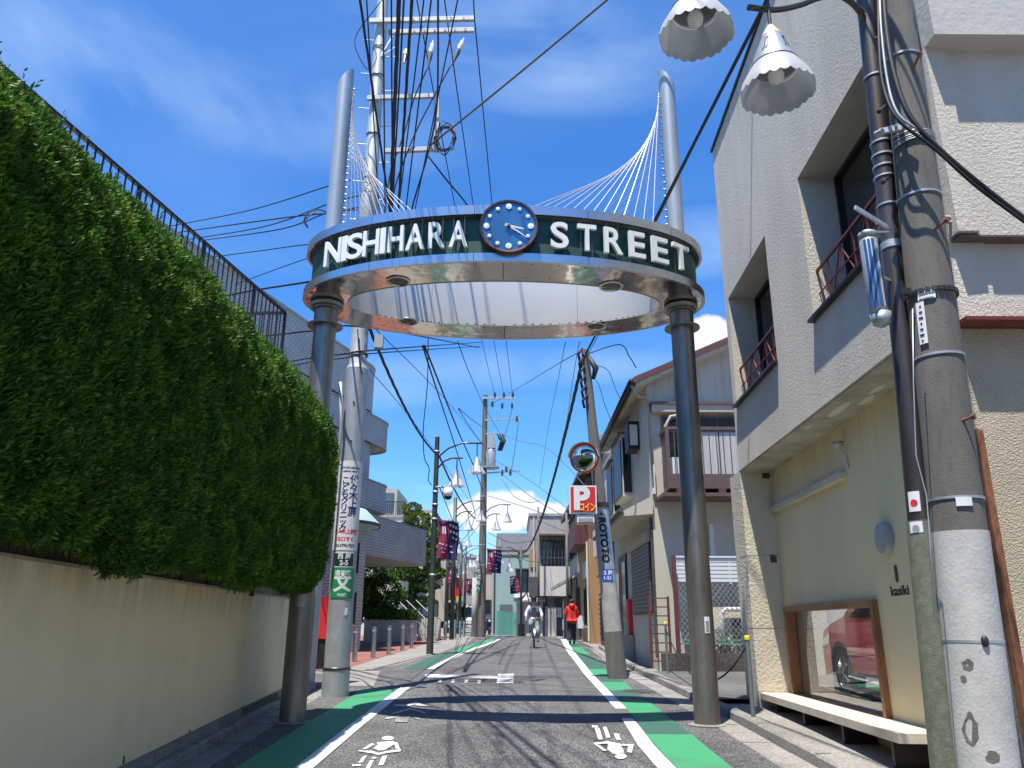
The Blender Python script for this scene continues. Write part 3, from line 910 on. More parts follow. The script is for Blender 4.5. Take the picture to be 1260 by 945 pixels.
# ================================================================== LEFT: boundary wall, picket fence, hedge
wt = thing('boundary_wall', 'long cream rendered boundary wall under the clipped hedge', 'wall', (-3.0, 3, 0))
mb = MB()
for ya in np.arange(-4, 14.4, .8):
    yb = min(ya + .8, 14.4)
    mb.hexa([(WX(ya), ya, g(ya) + .10), (WX(yb), yb, g(yb) + .10), (WX(yb) - .18, yb, g(yb) + .1), (WX(ya) - .18, ya, g(ya) + .1),
             (WX(ya) , ya, 1.93), (WX(yb), yb, 1.93), (WX(yb) - .18, yb, 1.93), (WX(ya) - .18, ya, 1.93)][0:8])
obj('render_face', mb, 'boundary_wall_paint', wt)
mb = MB()
mb.hexa([(WX(-4) + .006, -4, 1.93), (WX(14.4) + .006, 14.4, 1.93), (WX(14.4) - .19, 14.4, 1.93), (WX(-4) - .19, -4, 1.93),
         (WX(-4) + .006, -4, 1.955), (WX(14.4) + .006, 14.4, 1.955), (WX(14.4) - .19, 14.4, 1.955), (WX(-4) - .19, -4, 1.955)])
obj('coping', mb, 'stucco_tan', wt)
y = 3.0
while y < 14.2:      # foundation course below the render
    y2 = min(y + .9, 14.35)
    mb = MB()
    mb.hexa([(WX(y) + .05, y + .01, g(y) - .05), (WX(y2) + .05, y2 - .01, g(y2) - .05), (WX(y2) - .1, y2 - .01, g(y2) - .05), (WX(y) - .1, y + .01, g(y) - .05),
             (WX(y) + .05, y + .01, g(y) + .185), (WX(y2) + .05, y2 - .01, g(y2) + .185), (WX(y2) - .1, y2 - .01, g(y2) + .185), (WX(y) - .1, y + .01, g(y) + .185)])
    obj('foundation_stone', mb, 'kerb_stone' if random.random() < .6 else 'dark_stone', wt)
    y += .9
mb = MB()
for x, y in ((197, 0), (0, 0)): pass
for px, py in ((152, 935), (233, 902)):    # weep holes
    p = PL(px, py, -2.80, -.05)
    mb.box(p.x - .004, p.x + .004, p.y - .012, p.y + .012, p.z - .03, p.z + .03)
obj('weep_hole', mb, 'black_print', wt)

gp = thing('gate_pillar', 'rendered gate pillar with flat cap ending the boundary wall', 'pillar', (-3.7, 14.6, .5))
mb = MB(); mb.box(-4.0, -3.50, 14.42, 14.85, .4, 2.75)
obj('shaft', mb, 'stucco_plain', gp)
mb = MB(); mb.box(-4.04, -3.46, 14.38, 14.89, 2.75, 2.83)
obj('cap', mb, 'concrete_pale', gp)

pf = thing('picket_fence', 'dark picket fence standing on the wall behind the hedge', 'fence', (-3.3, 8, 1.95))
base_me = None
pk0 = None
yy = 4.0
while yy < 14.1:
    x = WX(yy) - .09
    if pk0 is None:
        mb = MB(); mb.box(x - .012, x + .012, yy - .035, yy + .035, 1.97, 2.75)
        pk0 = obj('picket', mb, 'brown_frame', pf); x0_, y0_ = x, yy
    else:
        part_copy(pk0, (x - x0_, yy - y0_, 0))
    yy += .095
for z in (2.02, 2.6):
    mb = MB(); mb.bar((WX(4) - .12, 4, z), (WX(14.1) - .12, 14.1, z), .04, .04); obj('rail', mb, 'brown_frame', pf)


def leaf_cloud(pts, nrm, size, aspect=.32, jitter=.9, per=1, droop=0.0):
    """one small pointed leaf (two triangles) per point, growing along its normal with scatter"""
    n = len(pts)
    pts = np.repeat(pts, per, axis=0); nrm = np.repeat(nrm, per, axis=0)
    n = len(pts)
    d = nrm + rng.normal(0, jitter, (n, 3)) * .55; d[:, 2] += .25 - droop
    d /= np.linalg.norm(d, axis=1)[:, None] + 1e-9
    r = rng.normal(0, 1, (n, 3)); s = np.cross(d, r); s /= np.linalg.norm(s, axis=1)[:, None] + 1e-9
    L = size * rng.uniform(.6, 1.35, n)[:, None]; W = L * aspect
    a = pts; b = pts + d * L * .5 + s * W; c = pts + d * L; e = pts + d * L * .5 - s * W
    v = np.empty((n * 4, 3)); v[0::4] = a; v[1::4] = b; v[2::4] = c; v[3::4] = e
    return v


def leaf_obj(name, v, mat_, parent, **kw):
    me = bpy.data.meshes.new(name)
    off = WL[parent.name]
    v = v - np.array(off)[None, :]
    nq = len(v) // 4
    me.vertices.add(nq * 4); me.vertices.foreach_set('co', v.ravel())
    me.loops.add(nq * 4); me.loops.foreach_set('vertex_index', np.arange(nq * 4, dtype=np.int32))
    me.polygons.add(nq); me.polygons.foreach_set('loop_start', np.arange(0, nq * 4, 4, dtype=np.int32))
    try: me.polygons.foreach_set('loop_total', np.full(nq, 4, dtype=np.int32))
    except Exception: pass
    me.materials.append(M[mat_]); me.update(calc_edges=True)
    o = bpy.data.objects.new(name, me); COL.objects.link(o); o.parent = parent; WL[o.name] = off
    for k, w in kw.items(): o[k] = w
    return o


def bumps(p, q):
    return (np.sin(p[:, 1] * 2.3 * q + 1.1) * np.cos(p[:, 2] * 2.9 * q + .4) + .6 * np.sin(p[:, 1] * 5.7 * q + p[:, 2] * 4.1 * q) + .5 * np.sin(p[:, 2] * 8.3 * q - p[:, 1] * 6.1 * q + 2) + .35 * np.sin(p[:, 1] * 15 * q + 7) * np.sin(p[:, 2] * 13 * q))


hd = thing('hedge', 'tall clipped evergreen hedge overhanging the cream wall', 'hedge', (-2.9, 6.5, 1.95))
# outline across the hedge: angle parameter runs up the street face, over the top and down the back
prof = [(-3.05, 2.02), (-2.56, 1.97), (-2.45, 2.13), (-2.43, 2.9), (-2.41, 3.5), (-2.44, 3.9), (-2.54, 4.18), (-2.74, 4.36), (-3.1, 4.46), (-3.6, 4.40), (-3.95, 4.2), (-4.0, 3.4)]


def hedge_surface(n, y0, y1, prof, top):
    pr = np.array(prof); seg = np.linalg.norm(np.diff(pr, axis=0), axis=1); cs = np.concatenate([[0], np.cumsum(seg)])
    t = rng.uniform(0, cs[-1], n); y = rng.uniform(y0, y1, n)
    return t, y, pr, cs


def hedge_pts(t, y, inset=0.0):
    pr = np.array(prof); seg = np.linalg.norm(np.diff(pr, axis=0), axis=1); cs = np.concatenate([[0], np.cumsum(seg)])
    x = np.interp(t, cs, pr[:, 0]); z = np.interp(t, cs, pr[:, 1])
    dx = np.interp(t + .05, cs, pr[:, 0]) - np.interp(t - .05, cs, pr[:, 0]); dz = np.interp(t + .05, cs, pr[:, 1]) - np.interp(t - .05, cs, pr[:, 1])
    nl = np.sqrt(dx * dx + dz * dz) + 1e-9
    nx, nz = dz / nl, -dx / nl
    # the end of the hedge rounds off
    yend = 10.75
    k = np.clip((y - (yend - .45)) / .45, 0, 1)
    shr = 1 - np.sqrt(np.clip(1 - k * k, 0, 1))
    cxm, czm = -3.2, 3.2
    x = x + (cxm - x) * shr * .9; z = z + (czm - z) * shr * .55
    low = np.clip((3.1 - z) / 1.2, 0, 1) * np.clip((y - 9.9) / 1.2, 0, 1)
    x = x - low * .18
    topk = np.clip((z - 3.6) / .8, 0, 1)
    z = z + topk * (np.interp(y, [-3, 3, 6, 9, 11], [-.22, -.01, .15, .17, .08]))
    x = x + (y - 7) * .012
    z = z + np.clip((2.5 - z) / .5, 0, 1) * (.035 * np.sin(y * 3.1) + .03 * np.sin(y * 7.7 + 1) + .02 * np.sin(y * 17))
    nrm = np.stack([nx, k * 1.5, nz], 1); nrm /= np.linalg.norm(nrm, axis=1)[:, None]
    p = np.stack([x, y, z], 1)
    p = p + nrm * (bumps(p, 1.0) * .018 - inset)[:, None]
    return p, nrm


pr = np.array(prof); LT = float(np.linalg.norm(np.diff(pr, axis=0), axis=1).sum())
nt_, ny_ = 60, 150
T, Y_ = np.meshgrid(np.linspace(0, LT, nt_), np.linspace(-3, 10.78, ny_), indexing='ij')
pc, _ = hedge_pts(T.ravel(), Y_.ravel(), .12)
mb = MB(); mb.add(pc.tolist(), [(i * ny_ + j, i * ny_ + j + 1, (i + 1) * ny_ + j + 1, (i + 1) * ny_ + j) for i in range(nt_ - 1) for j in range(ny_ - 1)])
obj('shade_core', mb, 'hedge_core', hd)  # near-black shell: shade between the leaves put into its colour
NL = 430000
w_y = 2.2 + (10.79 - 2.2) * rng.uniform(0, 1, NL) ** 1.18      # more leaves where they show large
tt = rng.uniform(.25, LT * .72, NL)
p1, n1 = hedge_pts(tt, w_y, 0.0)
from mathutils import noise as mnoise
gy, gz, gx = 320, 110, 0      # a grid of cloud noise, read back smoothly per leaf
grid = np.array([[mnoise.noise(Vector((i * .42, j * .42, 3.7))) + .7 * mnoise.noise(Vector((i * .13, j * .13, 9.1))) for j in range(gz)] for i in range(gy)])
ui = np.clip((p1[:, 1] - 1.5) / 9.8 * (gy - 2), 0, gy - 2.001); vi = np.clip(tt / LT * (gz - 2), 0, gz - 2.001)
i0, j0 = ui.astype(int), vi.astype(int); fu, fv = ui - i0, vi - j0
cl = 1.7 * (grid[i0, j0] * (1 - fu) * (1 - fv) + grid[i0 + 1, j0] * fu * (1 - fv) + grid[i0, j0 + 1] * (1 - fu) * fv + grid[i0 + 1, j0 + 1] * fu * fv)
p1 += n1 * (rng.uniform(-.075, .01, NL) + .032 * cl)[:, None]
v1 = leaf_cloud(p1, n1, .040, .15, 1.0, droop=-.35)
# a few wild shoots above the top
sh = rng.uniform(LT * .46, LT * .60, 260); sy = rng.uniform(2.5, 10.5, 260)
ps, ns = hedge_pts(sh, sy)
ps2 = np.repeat(ps, 7, axis=0) + np.tile(np.linspace(0, .09, 7), 260)[:, None] * (np.repeat(ns * .3 + rng.normal(0, .25, (260, 3)) + np.array([0, 0, .75]), 7, axis=0))
v2 = leaf_cloud(ps2, np.repeat(ns, 7, axis=0), .038, .16, .8)
leaf_obj('foliage', np.concatenate([v1, v2]), 'hedge_leaf', hd, kind='stuff')
for y in (3.1, 3.9, 4.7, 5.5, 6.3, 7.1, 7.9, 8.7, 9.5, 10.2):
    mb = MB(); mb.tube([(-3.3, y, 1.9), (-3.28, y + .05, 2.6), (-3.3, y, 3.6)], [.04, .035, .02], 7); obj('stem', mb, 'bark', hd)

# house terrace behind the hedge with its railing
th_ = thing('terrace_house', 'low rendered house with a roof terrace behind the hedge', 'house', (-7, 8, 0))
RX = lambda y: -6.32 + .17 * y
mb = MB(); mb.hexa([(RX(-2) - .1, -2, 1.6), (RX(13.4) - .1, 13.4, 1.6), (-12, 13.4, 1.6), (-12, -2, 1.6), (RX(-2) - .1, -2, 5.70), (RX(13.4) - .1, 13.4, 5.70), (-12, 13.4, 5.70), (-12, -2, 5.70)])
obj('wall', mb, 'wall_beige', th_)
mb = MB(); mb.hexa([(RX(-2) + .02, -2, 5.70), (RX(13.5) + .02, 13.5, 5.70), (-12, 13.5, 5.70), (-12, -2, 5.70), (RX(-2) + .02, -2, 5.85), (RX(13.5) + .02, 13.5, 5.85), (-12, 13.5, 5.85), (-12, -2, 5.85)])
obj('terrace_slab', mb, 'concrete_pale', th_)
rl = thing('terrace_railing', 'dark metal railing along the roof terrace above the hedge', 'railing', (-4.6, 8, 5.5))
for z, w in ((6.95, .05), (5.97, .035)):
    mb = MB(); mb.bar((RX(-2), -2, z), (RX(13.0), 13.0, z), w, w * .8); obj('rail', mb, 'dark_frame', rl)
mb = MB(); mb.bar((RX(13.0), 13.0, 6.95), (RX(13.0) - 1.6, 13.1, 6.95), .045); obj('rail', mb, 'dark_frame', rl)
b0 = None
y = -1.9; i = 0
while y < 13.02:
    post = (i % 11 == 0)
    if post:
        mb = MB(); mb.bar((RX(y), y, 5.85), (RX(y), y, 6.95), .05); obj('post', mb, 'dark_frame', rl)
    elif b0 is None:
        mb = MB(); mb.bar((RX(y), y, 5.97), (RX(y), y, 6.94), .017); b0 = obj('baluster', mb, 'dark_frame', rl); by = y
    else: part_copy(b0, (RX(y) - RX(by), y - by, 0))
    y += .139; i += 1
mb = MB(); mb.bar((RX(13.0), 13.0, 5.85), (RX(13.0), 13.0, 6.95), .05); obj('post', mb, 'dark_frame', rl)
for k in range(1, 11): part_copy(b0, (RX(13.0) - k * .14 - RX(by), 13.02 + k * .006 - by, 0))

# ================================================================== THE STREET GATE
GX, GY, GH, RA, RB = -.125, 10.42, 2.575, 2.91, 1.43
Z0, Z1, Z2, Z3 = 6.02, 6.135, 6.70, 6.83
gt = thing('street_gate', 'steel street gate with oval sign ring on two posts and a clock', 'gate', (GX, GY, g(GY)))


def e_pt(a, b, th, z): return Vector((GX + a * cos(th), GY + b * sin(th), z))


def eband(mb, a0, b0, a1, b1, z0, z1, n=96, t0=0, t1=2 * pi):
    """closed elliptical band between an outer (0) and an inner (1) outline"""
    closed = abs(t1 - t0 - 2 * pi) < 1e-6
    m = n if closed else n + 1
    vs = []
    for i in range(m):
        th = t0 + (t1 - t0) * i / n
        vs += [e_pt(a0, b0, th, z0), e_pt(a0, b0, th, z1), e_pt(a1, b1, th, z1), e_pt(a1, b1, th, z0)]
    fs = []
    for i in range(n):
        j = (i + 1) % m
        A = [i * 4 + k for k in range(4)]; B = [j * 4 + k for k in range(4)]
        for k in range(4):
            k2 = (k + 1) % 4
            fs.append((A[k], A[k2], B[k2], B[k]))
    if not closed: fs += [(3, 2, 1, 0), (4 * n, 4 * n + 1, 4 * n + 2, 4 * n + 3)]
    mb.add(vs, fs)


NPAN = 12      # rim plates butt at fine joints
for nm, za, zb, oa in (('lower_rim_plate', Z0, Z1, 0), ('upper_rim_plate', Z2, Z3, .0)):
    for i in range(NPAN):
        mb = MB(); t0 = 2 * pi * (i + .75) / NPAN; eband(mb, RA + oa, RB + oa, RA - .05, RB - .05, za, zb, 12, t0 + .0012, t0 + 2 * pi / NPAN - .0012)
        obj(nm, mb, 'rim_steel', gt, smooth=True, auto=30)
for i in range(4):
    mb = MB(); t0 = 2 * pi * (i + .5) / 4 + pi / 4
    eband(mb, RA - .012, RB - .012, 2.26, .80, Z0 + .003, Z0 + .02, 28, t0 + .0015, t0 + 2 * pi / 4 - .0015)
    obj('soffit_panel', mb, 'mirror_steel', gt, smooth=True, auto=30)
for i in range(6):
    mb = MB(); t0 = 2 * pi * (i + .5) / 6 + pi / 6
    eband(mb, 2.26 + .015, .80 + .015, 2.26, .80, Z0 - .004, Z3 - .02, 16, t0 + .001, t0 + 2 * pi / 6 - .001)
    obj('drum_panel', mb, 'drum_steel', gt, smooth=True, auto=30)
mb = MB(); eband(mb, RA - .10, RB - .10, RA - .13, RB - .13, Z1 - .02, Z2 + .02, 96); obj('sign_panel', mb, 'sign_green', gt, smooth=True, auto=30)
mb = MB(); eband(mb, RA - .03, RB - .03, 2.28, .82, Z3 - .018, Z3 - .004, 96); obj('top_plate', mb, 'galvanised', gt)
mb = MB(); eband(mb, RA - .04, RB - .04, RA - .2, RB - .2, Z1, Z1 + .012, 96); eband(mb, RA - .04, RB - .04, RA - .2, RB - .2, Z2 - .012, Z2 - .001, 96)
obj('ledge', mb, 'wall_dark', gt)
for s, top in ((-1, 9.95), (1, 9.98)):
    px_, py_ = GX + s * GH, GY
    zb = g(py_)
    mb = MB(); mb.lathe([(.16, 0), (.16, 5.72 - zb)], (px_, py_, zb), seg=40, caps=False); p_ = obj('post', mb, 'gate_post_steel', gt, smooth=True)
    mb = MB(); mb.lathe([(.17, 0), (.17, .2), (.205, .21), (.205, .24), (.0, .24)], (px_, py_, 5.70), seg=40); mb.lathe([(.0, 0), (.25, 0), (.25, .02), (.15, .022)], (px_, py_, 5.66), seg=40)
    obj('capital', mb, 'gate_post_steel', p_, smooth=True, auto=30)
    mb = MB(); mb.lathe([(.0, 0), (.24, 0), (.24, .05), (.19, .07)], (px_, py_, 5.95), seg=40); obj('flange', mb, 'galvanised', p_, smooth=True, auto=30)
    mb = MB(); mb.lathe([(.24, 0), (.24, .012), (.17, .02)], (px_, py_, zb + .002), seg=32); obj('base_collar', mb, 'concrete_slab', p_)
    # mast with a slanted cut top
    mb = MB(); nseg = 32; r = .122; vs = []
    for k in range(nseg):
        w = 2 * pi * k / nseg; vs.append((px_ + r * cos(w), py_ + r * sin(w), Z3 - .03))
    for k in range(nseg):
        w = 2 * pi * k / nseg; vs.append((px_ + r * cos(w), py_ + r * sin(w), top + s * -1 * r * cos(w) * 1.3 * (1 if s > 0 else 1)))
    mb.add(vs, [(k, (k + 1) % nseg, (k + 1) % nseg + nseg, k + nseg) for k in range(nseg)] + [tuple(range(nseg, 2 * nseg))])
    obj('mast', mb, 'mast_paint', gt, smooth=True, auto=40)
    # harp of stay wires from the mast to the ring
    Nn = 13
    for i in range(Nn):
        f = i / (Nn - 1)
        for q, sgn in enumerate((-1, 1)):
            if q == 0: hz = 9.75 - 1.2 * f; bx = (2.05 - 1.75 * f) if s > 0 else (2.2 - 1.0 * f)
            else: hz = 8.6 - 1.65 * f; bx = (.35 + 1.5 * f) if s > 0 else (1.25 + .9 * f)
            mp_ = Vector((px_ - s * .13, py_, hz))
            th = math.acos(max(-1, min(1, s * bx / (RA - .1))))
            e = e_pt(RA - .1, RB - .1, sgn * th, Z3)
            mb = MB(); mb.tube([mp_, e], .0056 if q == 0 else .0045, 5)
            obj('stay_cable', mb, 'stay_white' if q == 0 and s > 0 else 'stay_steel', gt)
    mb = MB()
    for i in range(24):
        hz = 9.75 - 2.75 * i / 23
        mb.cyl((px_ - s * .11, py_, hz), (px_ - s * .155, py_, hz - .01), .014, .014, 6)
    obj('cable_clamps', mb, 'galvanised', gt, kind='stuff')
for px, py in ((490, 346), (752, 352), (502, 395), (733, 401)):
    c = PZ(px, py, Z0)
    mb = MB(); mb.lathe([(.165, -.001), (.168, -.012), (.14, -.016), (.125, .0)], (c.x, c.y, Z0), seg=32, caps=False); d_ = obj('downlight', mb, 'rim_steel', gt, smooth=True, auto=40)
    mb = MB(); mb.lathe([(.125, -.003), (.09, -.002), (.05, -.010), (0, -.014)], (c.x, c.y, Z0), seg=24, caps=False); obj('lens', mb, 'bronze', d_, smooth=True)
mb = MB()
for i in range(48):
    th = 2 * pi * i / 48
    for (a, b) in ((2.40, .93), (RA - .1, RB - .1)):
        c = e_pt(a, b, th, Z0); mb.lathe([(.007, 0), (.007, -.004), (0, -.005)], c, seg=6, caps=False)
obj('rivets', mb, 'bronze', gt, kind='stuff')


def theta_at(px, a, b, z, py_hint=None):
    best = None
    for i in range(721):
        th = pi + pi * i / 720
        x, y = proj(e_pt(a, b, th, z))
        if best is None or abs(x - px) < best[0]: best = (abs(x - px), th)
    return best[1]


ZM = (Z1 + Z2) / 2 - .01
lets = [('N', 410.5), ('I', 424.5), ('S', 437), ('H', 457), ('I', 472), ('H', 487), ('A', 511), ('R', 538), ('A', 564),
        ('S', 688), ('T', 722), ('R', 754), ('E', 783.5), ('E', 812), ('T', 837.5)]
la, lb = RA + .005, RB + .005
for ch, px in lets:
    th = theta_at(px, la, lb, ZM)
    c = e_pt(la, lb, th, ZM)
    tg = Vector((-la * sin(th), lb * cos(th), 0)).normalized()       # runs to the right along the front
    nr = Vector((tg.y, -tg.x, 0))
    mb = MB()
    vs, fs = text_piece(ch, .50, offset=.008, ext=.022, res=5)
    us = [v.x for v in vs]; hs_ = [v.y for v in vs]; um = (max(us) + min(us)) / 2; hm = (max(hs_) + min(hs_)) / 2
    sc = .375 / (max(hs_) - min(hs_))
    want = {'N': 20.5, 'I': 6.5, 'S': 19.5, 'H': 19, 'A': 23, 'R': 20.5}[ch] if px < 600 else {'S': 22, 'T': 23, 'R': 22.5, 'E': 19.5}[ch]
    if px > 830: want = 19
    if px == 457: want = 20
    e1, e2 = proj(c - tg * .1), proj(c + tg * .1)
    sx = want * .2 / abs(e2[0] - e1[0]) / (max(us) - min(us))
    mb.add([c + tg * ((v.x - um) * sx) + Vector((0, 0, (v.y - hm) * sc)) + nr * v.z for v in vs], fs)
    lo = obj('letter', mb, 'letter_white', gt)
    wdt = (max(us) - min(us)) * sx
    mb = MB()
    for k in (-.3, .3):
        q = c + tg * (wdt * k) - nr * .03
        mb.bar(q + Vector((0, 0, -.27)), q + Vector((0, 0, .27)), .012)
    obj('bracket', mb, 'bronze', lo)
# clock
cc = P(626, 280, GY - RB - .03); CRd = .375
cax = Vector((0, -1, 0.0))
mb = MB(); mb.lathe([(CRd - .03, .05), (CRd, .055), (CRd, -.2), (CRd - .05, -.24), (0, -.24)], cc, axis=cax, seg=56, caps=False); ck = obj('clock', mb, 'clock_rim', gt, smooth=True, auto=35)
mb = MB(); mb.lathe([(CRd - .03, .035), (0, .035)], cc, axis=cax, seg=56, caps=False); obj('dial', mb, 'clock_blue', ck)
for k in range(12):
    w = 2 * pi * k / 12; rr = .04 if k % 3 == 0 else .026
    q = cc + Vector((sin(w) * .285, -.038, cos(w) * .285)); mb = MB(); mb.lathe([(rr, 0), (rr, .008), (0, .012)], q, axis=cax, seg=16, caps=False); obj('hour_marker', mb, 'letter_white', ck)
for ang, ln, w_ in ((radians(104), .20, .026), (radians(126), .29, .018)):
    dr = Vector((sin(ang), 0, cos(ang))); sd = Vector((cos(ang), 0, -sin(ang))); o_ = cc + Vector((0, -.052, 0))
    mb = MB(); mb.prism([o_ - dr * .05 - sd * w_ / 2, o_ - dr * .05 + sd * w_ / 2, o_ + dr * ln + sd * w_ * .3, o_ + dr * ln - sd * w_ * .3], (0, -.008, 0)); obj('hand', mb, 'letter_white', ck)
mb = MB(); mb.lathe([(.02, .03), (.02, .07), (0, .075)], cc, axis=cax, seg=16, caps=False); obj('boss', mb, 'bronze', ck)
# sticker on the right post
def wrap(mb, c, r, az0, z, s, size, **kw):
    """letters bent round a post; az0 is the bearing that faces the reader"""
    def fn(u, v, w):
        a = az0 + u / r; rr = r + w
        return Vector((c[0] + rr * cos(a), c[1] + rr * sin(a), z + v))
    kw.setdefault('maxlen', .05); return text_on(mb, s, size, fn, **kw)


def patch(mb, c, r, az0, half, z0, z1, thick=.004, n=14):
    vs = []
    for i in range(n + 1):
        a = az0 - half + 2 * half * i / n
        for (rr, z) in ((r, z0), (r, z1), (r + thick, z1), (r + thick, z0)):
            vs.append((c[0] + rr * cos(a), c[1] + rr * sin(a), z))
    fs = []
    for i in range(n):
        for k in range(4):
            k2 = (k + 1) % 4
            fs.append((i * 4 + k, i * 4 + k2, i * 4 + 4 + k2, i * 4 + 4 + k))
    fs += [(3, 2, 1, 0), (4 * n, 4 * n + 1, 4 * n + 2, 4 * n + 3)]
    mb.add(vs, fs)


mb = MB(); patch(mb, (GX + GH, GY), .161, -pi / 2 + .25, .22, P(868, 779, GY).z, P(868, 759, GY).z); obj('sticker', mb, 'white_plate', gt)
mb = MB(); patch(mb, (GX + GH, GY), .166, -pi / 2 + .25, .13, P(868, 776, GY).z, P(868, 764, GY).z); obj('sticker_print', mb, 'galvanised', gt)
mb = MB(); patch(mb, (GX - GH, GY), .161, -pi / 2 + .15, .30, P(372, 747, GY).z, P(372, 731, GY).z); obj('sticker', mb, 'galvanised', gt)

# ================================================================== RIGHT: the stucco corner building
K = .035
U = Vector((K, 1, 0)).normalized(); NN = Vector((-1, K, 0)).normalized()
BF = Fr((3.22, 0, 0), U, NN)            # a = distance along the street wall, d = out towards the street
YC0, YC1 = 5.85, 12.28                   # near and far corner
kb = thing('stucco_building', 'rough pale stucco corner building with overhanging upper floor and shop window', 'building', (6, 9, g(9)))


def wallgrid(mb, fr, a0, a1, h0, h1, d0, d1, holes):
    As = sorted({a0, a1} | {x for h in holes for x in h[:2]}); Hs = sorted({h0, h1} | {x for h in holes for x in h[2:]})
    for i in range(len(As) - 1):
        for j in range(len(Hs) - 1):
            am, hm = (As[i] + As[i + 1]) / 2, (Hs[j] + Hs[j + 1]) / 2
            if any(h[0] < am < h[1] and h[2] < hm < h[3] for h in holes): continue
            mb.fbox(fr, As[i], As[i + 1], Hs[j], Hs[j + 1], d0, d1)


W1 = (6.22, 8.38, 4.98, 6.86); W2 = (9.84, 12.06, 4.98, 6.86); ZS, ZT = 3.96, 9.88
mb = MB(); wallgrid(mb, BF, YC0, YC1, ZS, ZT, -.52, 0, [W1, W2]); obj('upper_wall', mb, 'stucco_white', kb)
mb = MB(); mb.fbox(BF, YC0 - .03, YC1 + .03, ZT, ZT + .05, -.55, .035); obj('parapet_cap', mb, 'dark_frame', kb)
# side wall that faces the camera: upper part with the box bay, lower part under a maroon flashing
SF = Fr((0, YC0, 0), (1, 0, 0), (0, -1, 0))
mb = MB(); wallgrid(mb, SF, 3.425 + .52, 9.5, ZS - .02, ZT, -.3, 0, []); obj('side_wall', mb, 'stucco_white', kb)
bz0, bz1 = 4.66, 6.50
mb = MB(); mb.fbox(SF, 3.84, 8.5, bz0, 8.4, 0, .12); obj('bay', mb, 'stucco_white', kb)
mb = MB(); mb.fbox(SF, 3.66, 8.6, bz1, 8.3, .121, .33); obj('bay_head', mb, 'stucco_plain', kb)
mb = MB(); mb.fbox(SF, 3.66, 3.838, bz0 + .02, bz1 - .002, .002, .16); obj('bay_cheek', mb, 'stucco_white', kb)
mb = MB(); mb.fbox(SF, 3.68, 8.4, bz0 - .018, bz0 - .002, .003, .13); obj('bay_soffit', mb, 'brown_frame', kb)
mb = MB(); mb.fbox(SF, 3.62, 8.5, ZS - .05, ZS - .02, -.05, .12); obj('flashing', mb, 'maroon', kb)
mb = MB(); mb.fbox(SF, 3.58, 9.5, .2, ZS - .05, -.35, -.08); obj('lower_side_wall', mb, 'stucco_tan', kb)
mb = MB(); mb.bar((3.52, 5.72, 3.0), (3.50, 5.72, .2), .075, .02); mb.bar((3.55, 5.73, 3.0), (3.53, 5.73, .2), .02, .07)
cg = thing('corner_guard', 'rusty brown steel angle standing at the corner behind the concrete pole', 'corner guard', (3.5, 5.72, .2))
obj('angle', mb, 'rust', cg)
# ground floor: recessed wall, outer pillar, soffit
SW = (8.84, 12.06, .57, 1.86)
mb = MB(); wallgrid(mb, BF, YC0 + .16, YC1 - .02, .2, ZS - .004, -.72, -.50, [SW]); obj('shop_wall', mb, 'paint_shop', kb)
mb = MB(); mb.fbox(BF, YC1 - .06, YC1 + .62, .3, ZS - .01, -.9, 0.0); 
obj('outer_pillar', mb, 'stucco_cream', kb)
mb = MB()
for z in (1.55, 2.62): mb.fbox(BF, YC1 - .063, YC1 + .3, z, z + .012, -.5, .002)
obj('render_joint', mb, 'wall_grey', kb)
mb = MB(); mb.fbox(BF, YC0 + .03, YC1 - .061, ZS - .03, ZS - .002, -.50, -.02); obj('soffit', mb, 'soffit_paint', kb)
mb = MB()
for a, d, w, l in ((8.5, -.2, .06, .35), (8.1, -.36, .05, .2), (9.3, -.12, .04, .12), (7.7, -.3, .05, .18)):
    pts = [BF.pt(a + l * cos(t) * random.uniform(.8, 1.1), ZS - .031, d + w * sin(t) * random.uniform(.7, 1.2)) for t in [2 * pi * i / 14 for i in range(14)]]
    mb = MB(); mb.prism(pts, (0, 0, -.004)); obj('peeled_paint', mb, 'wall_white', kb)
# dirty lower lip of the upper wall
mb = MB(); mb.fbox(BF, YC0, YC1, ZS - .006, ZS + .0, -.52, 0.003); obj('drip_edge', mb, 'stucco_cream', kb)
# walls of an added court, left roofless so daylight reaches the car
mb = MB(); mb.fbox(BF, 17.0, 17.2, .3, 3.0, -6.0, -2.4)
obj('court_end_wall', mb, 'stucco_plain', kb)
mb = MB(); mb.fbox(BF, YC0 + .05, 17.0, .3, 3.0, -6.3, -6.0)
obj('rear_wall', mb, 'stucco_plain', kb)

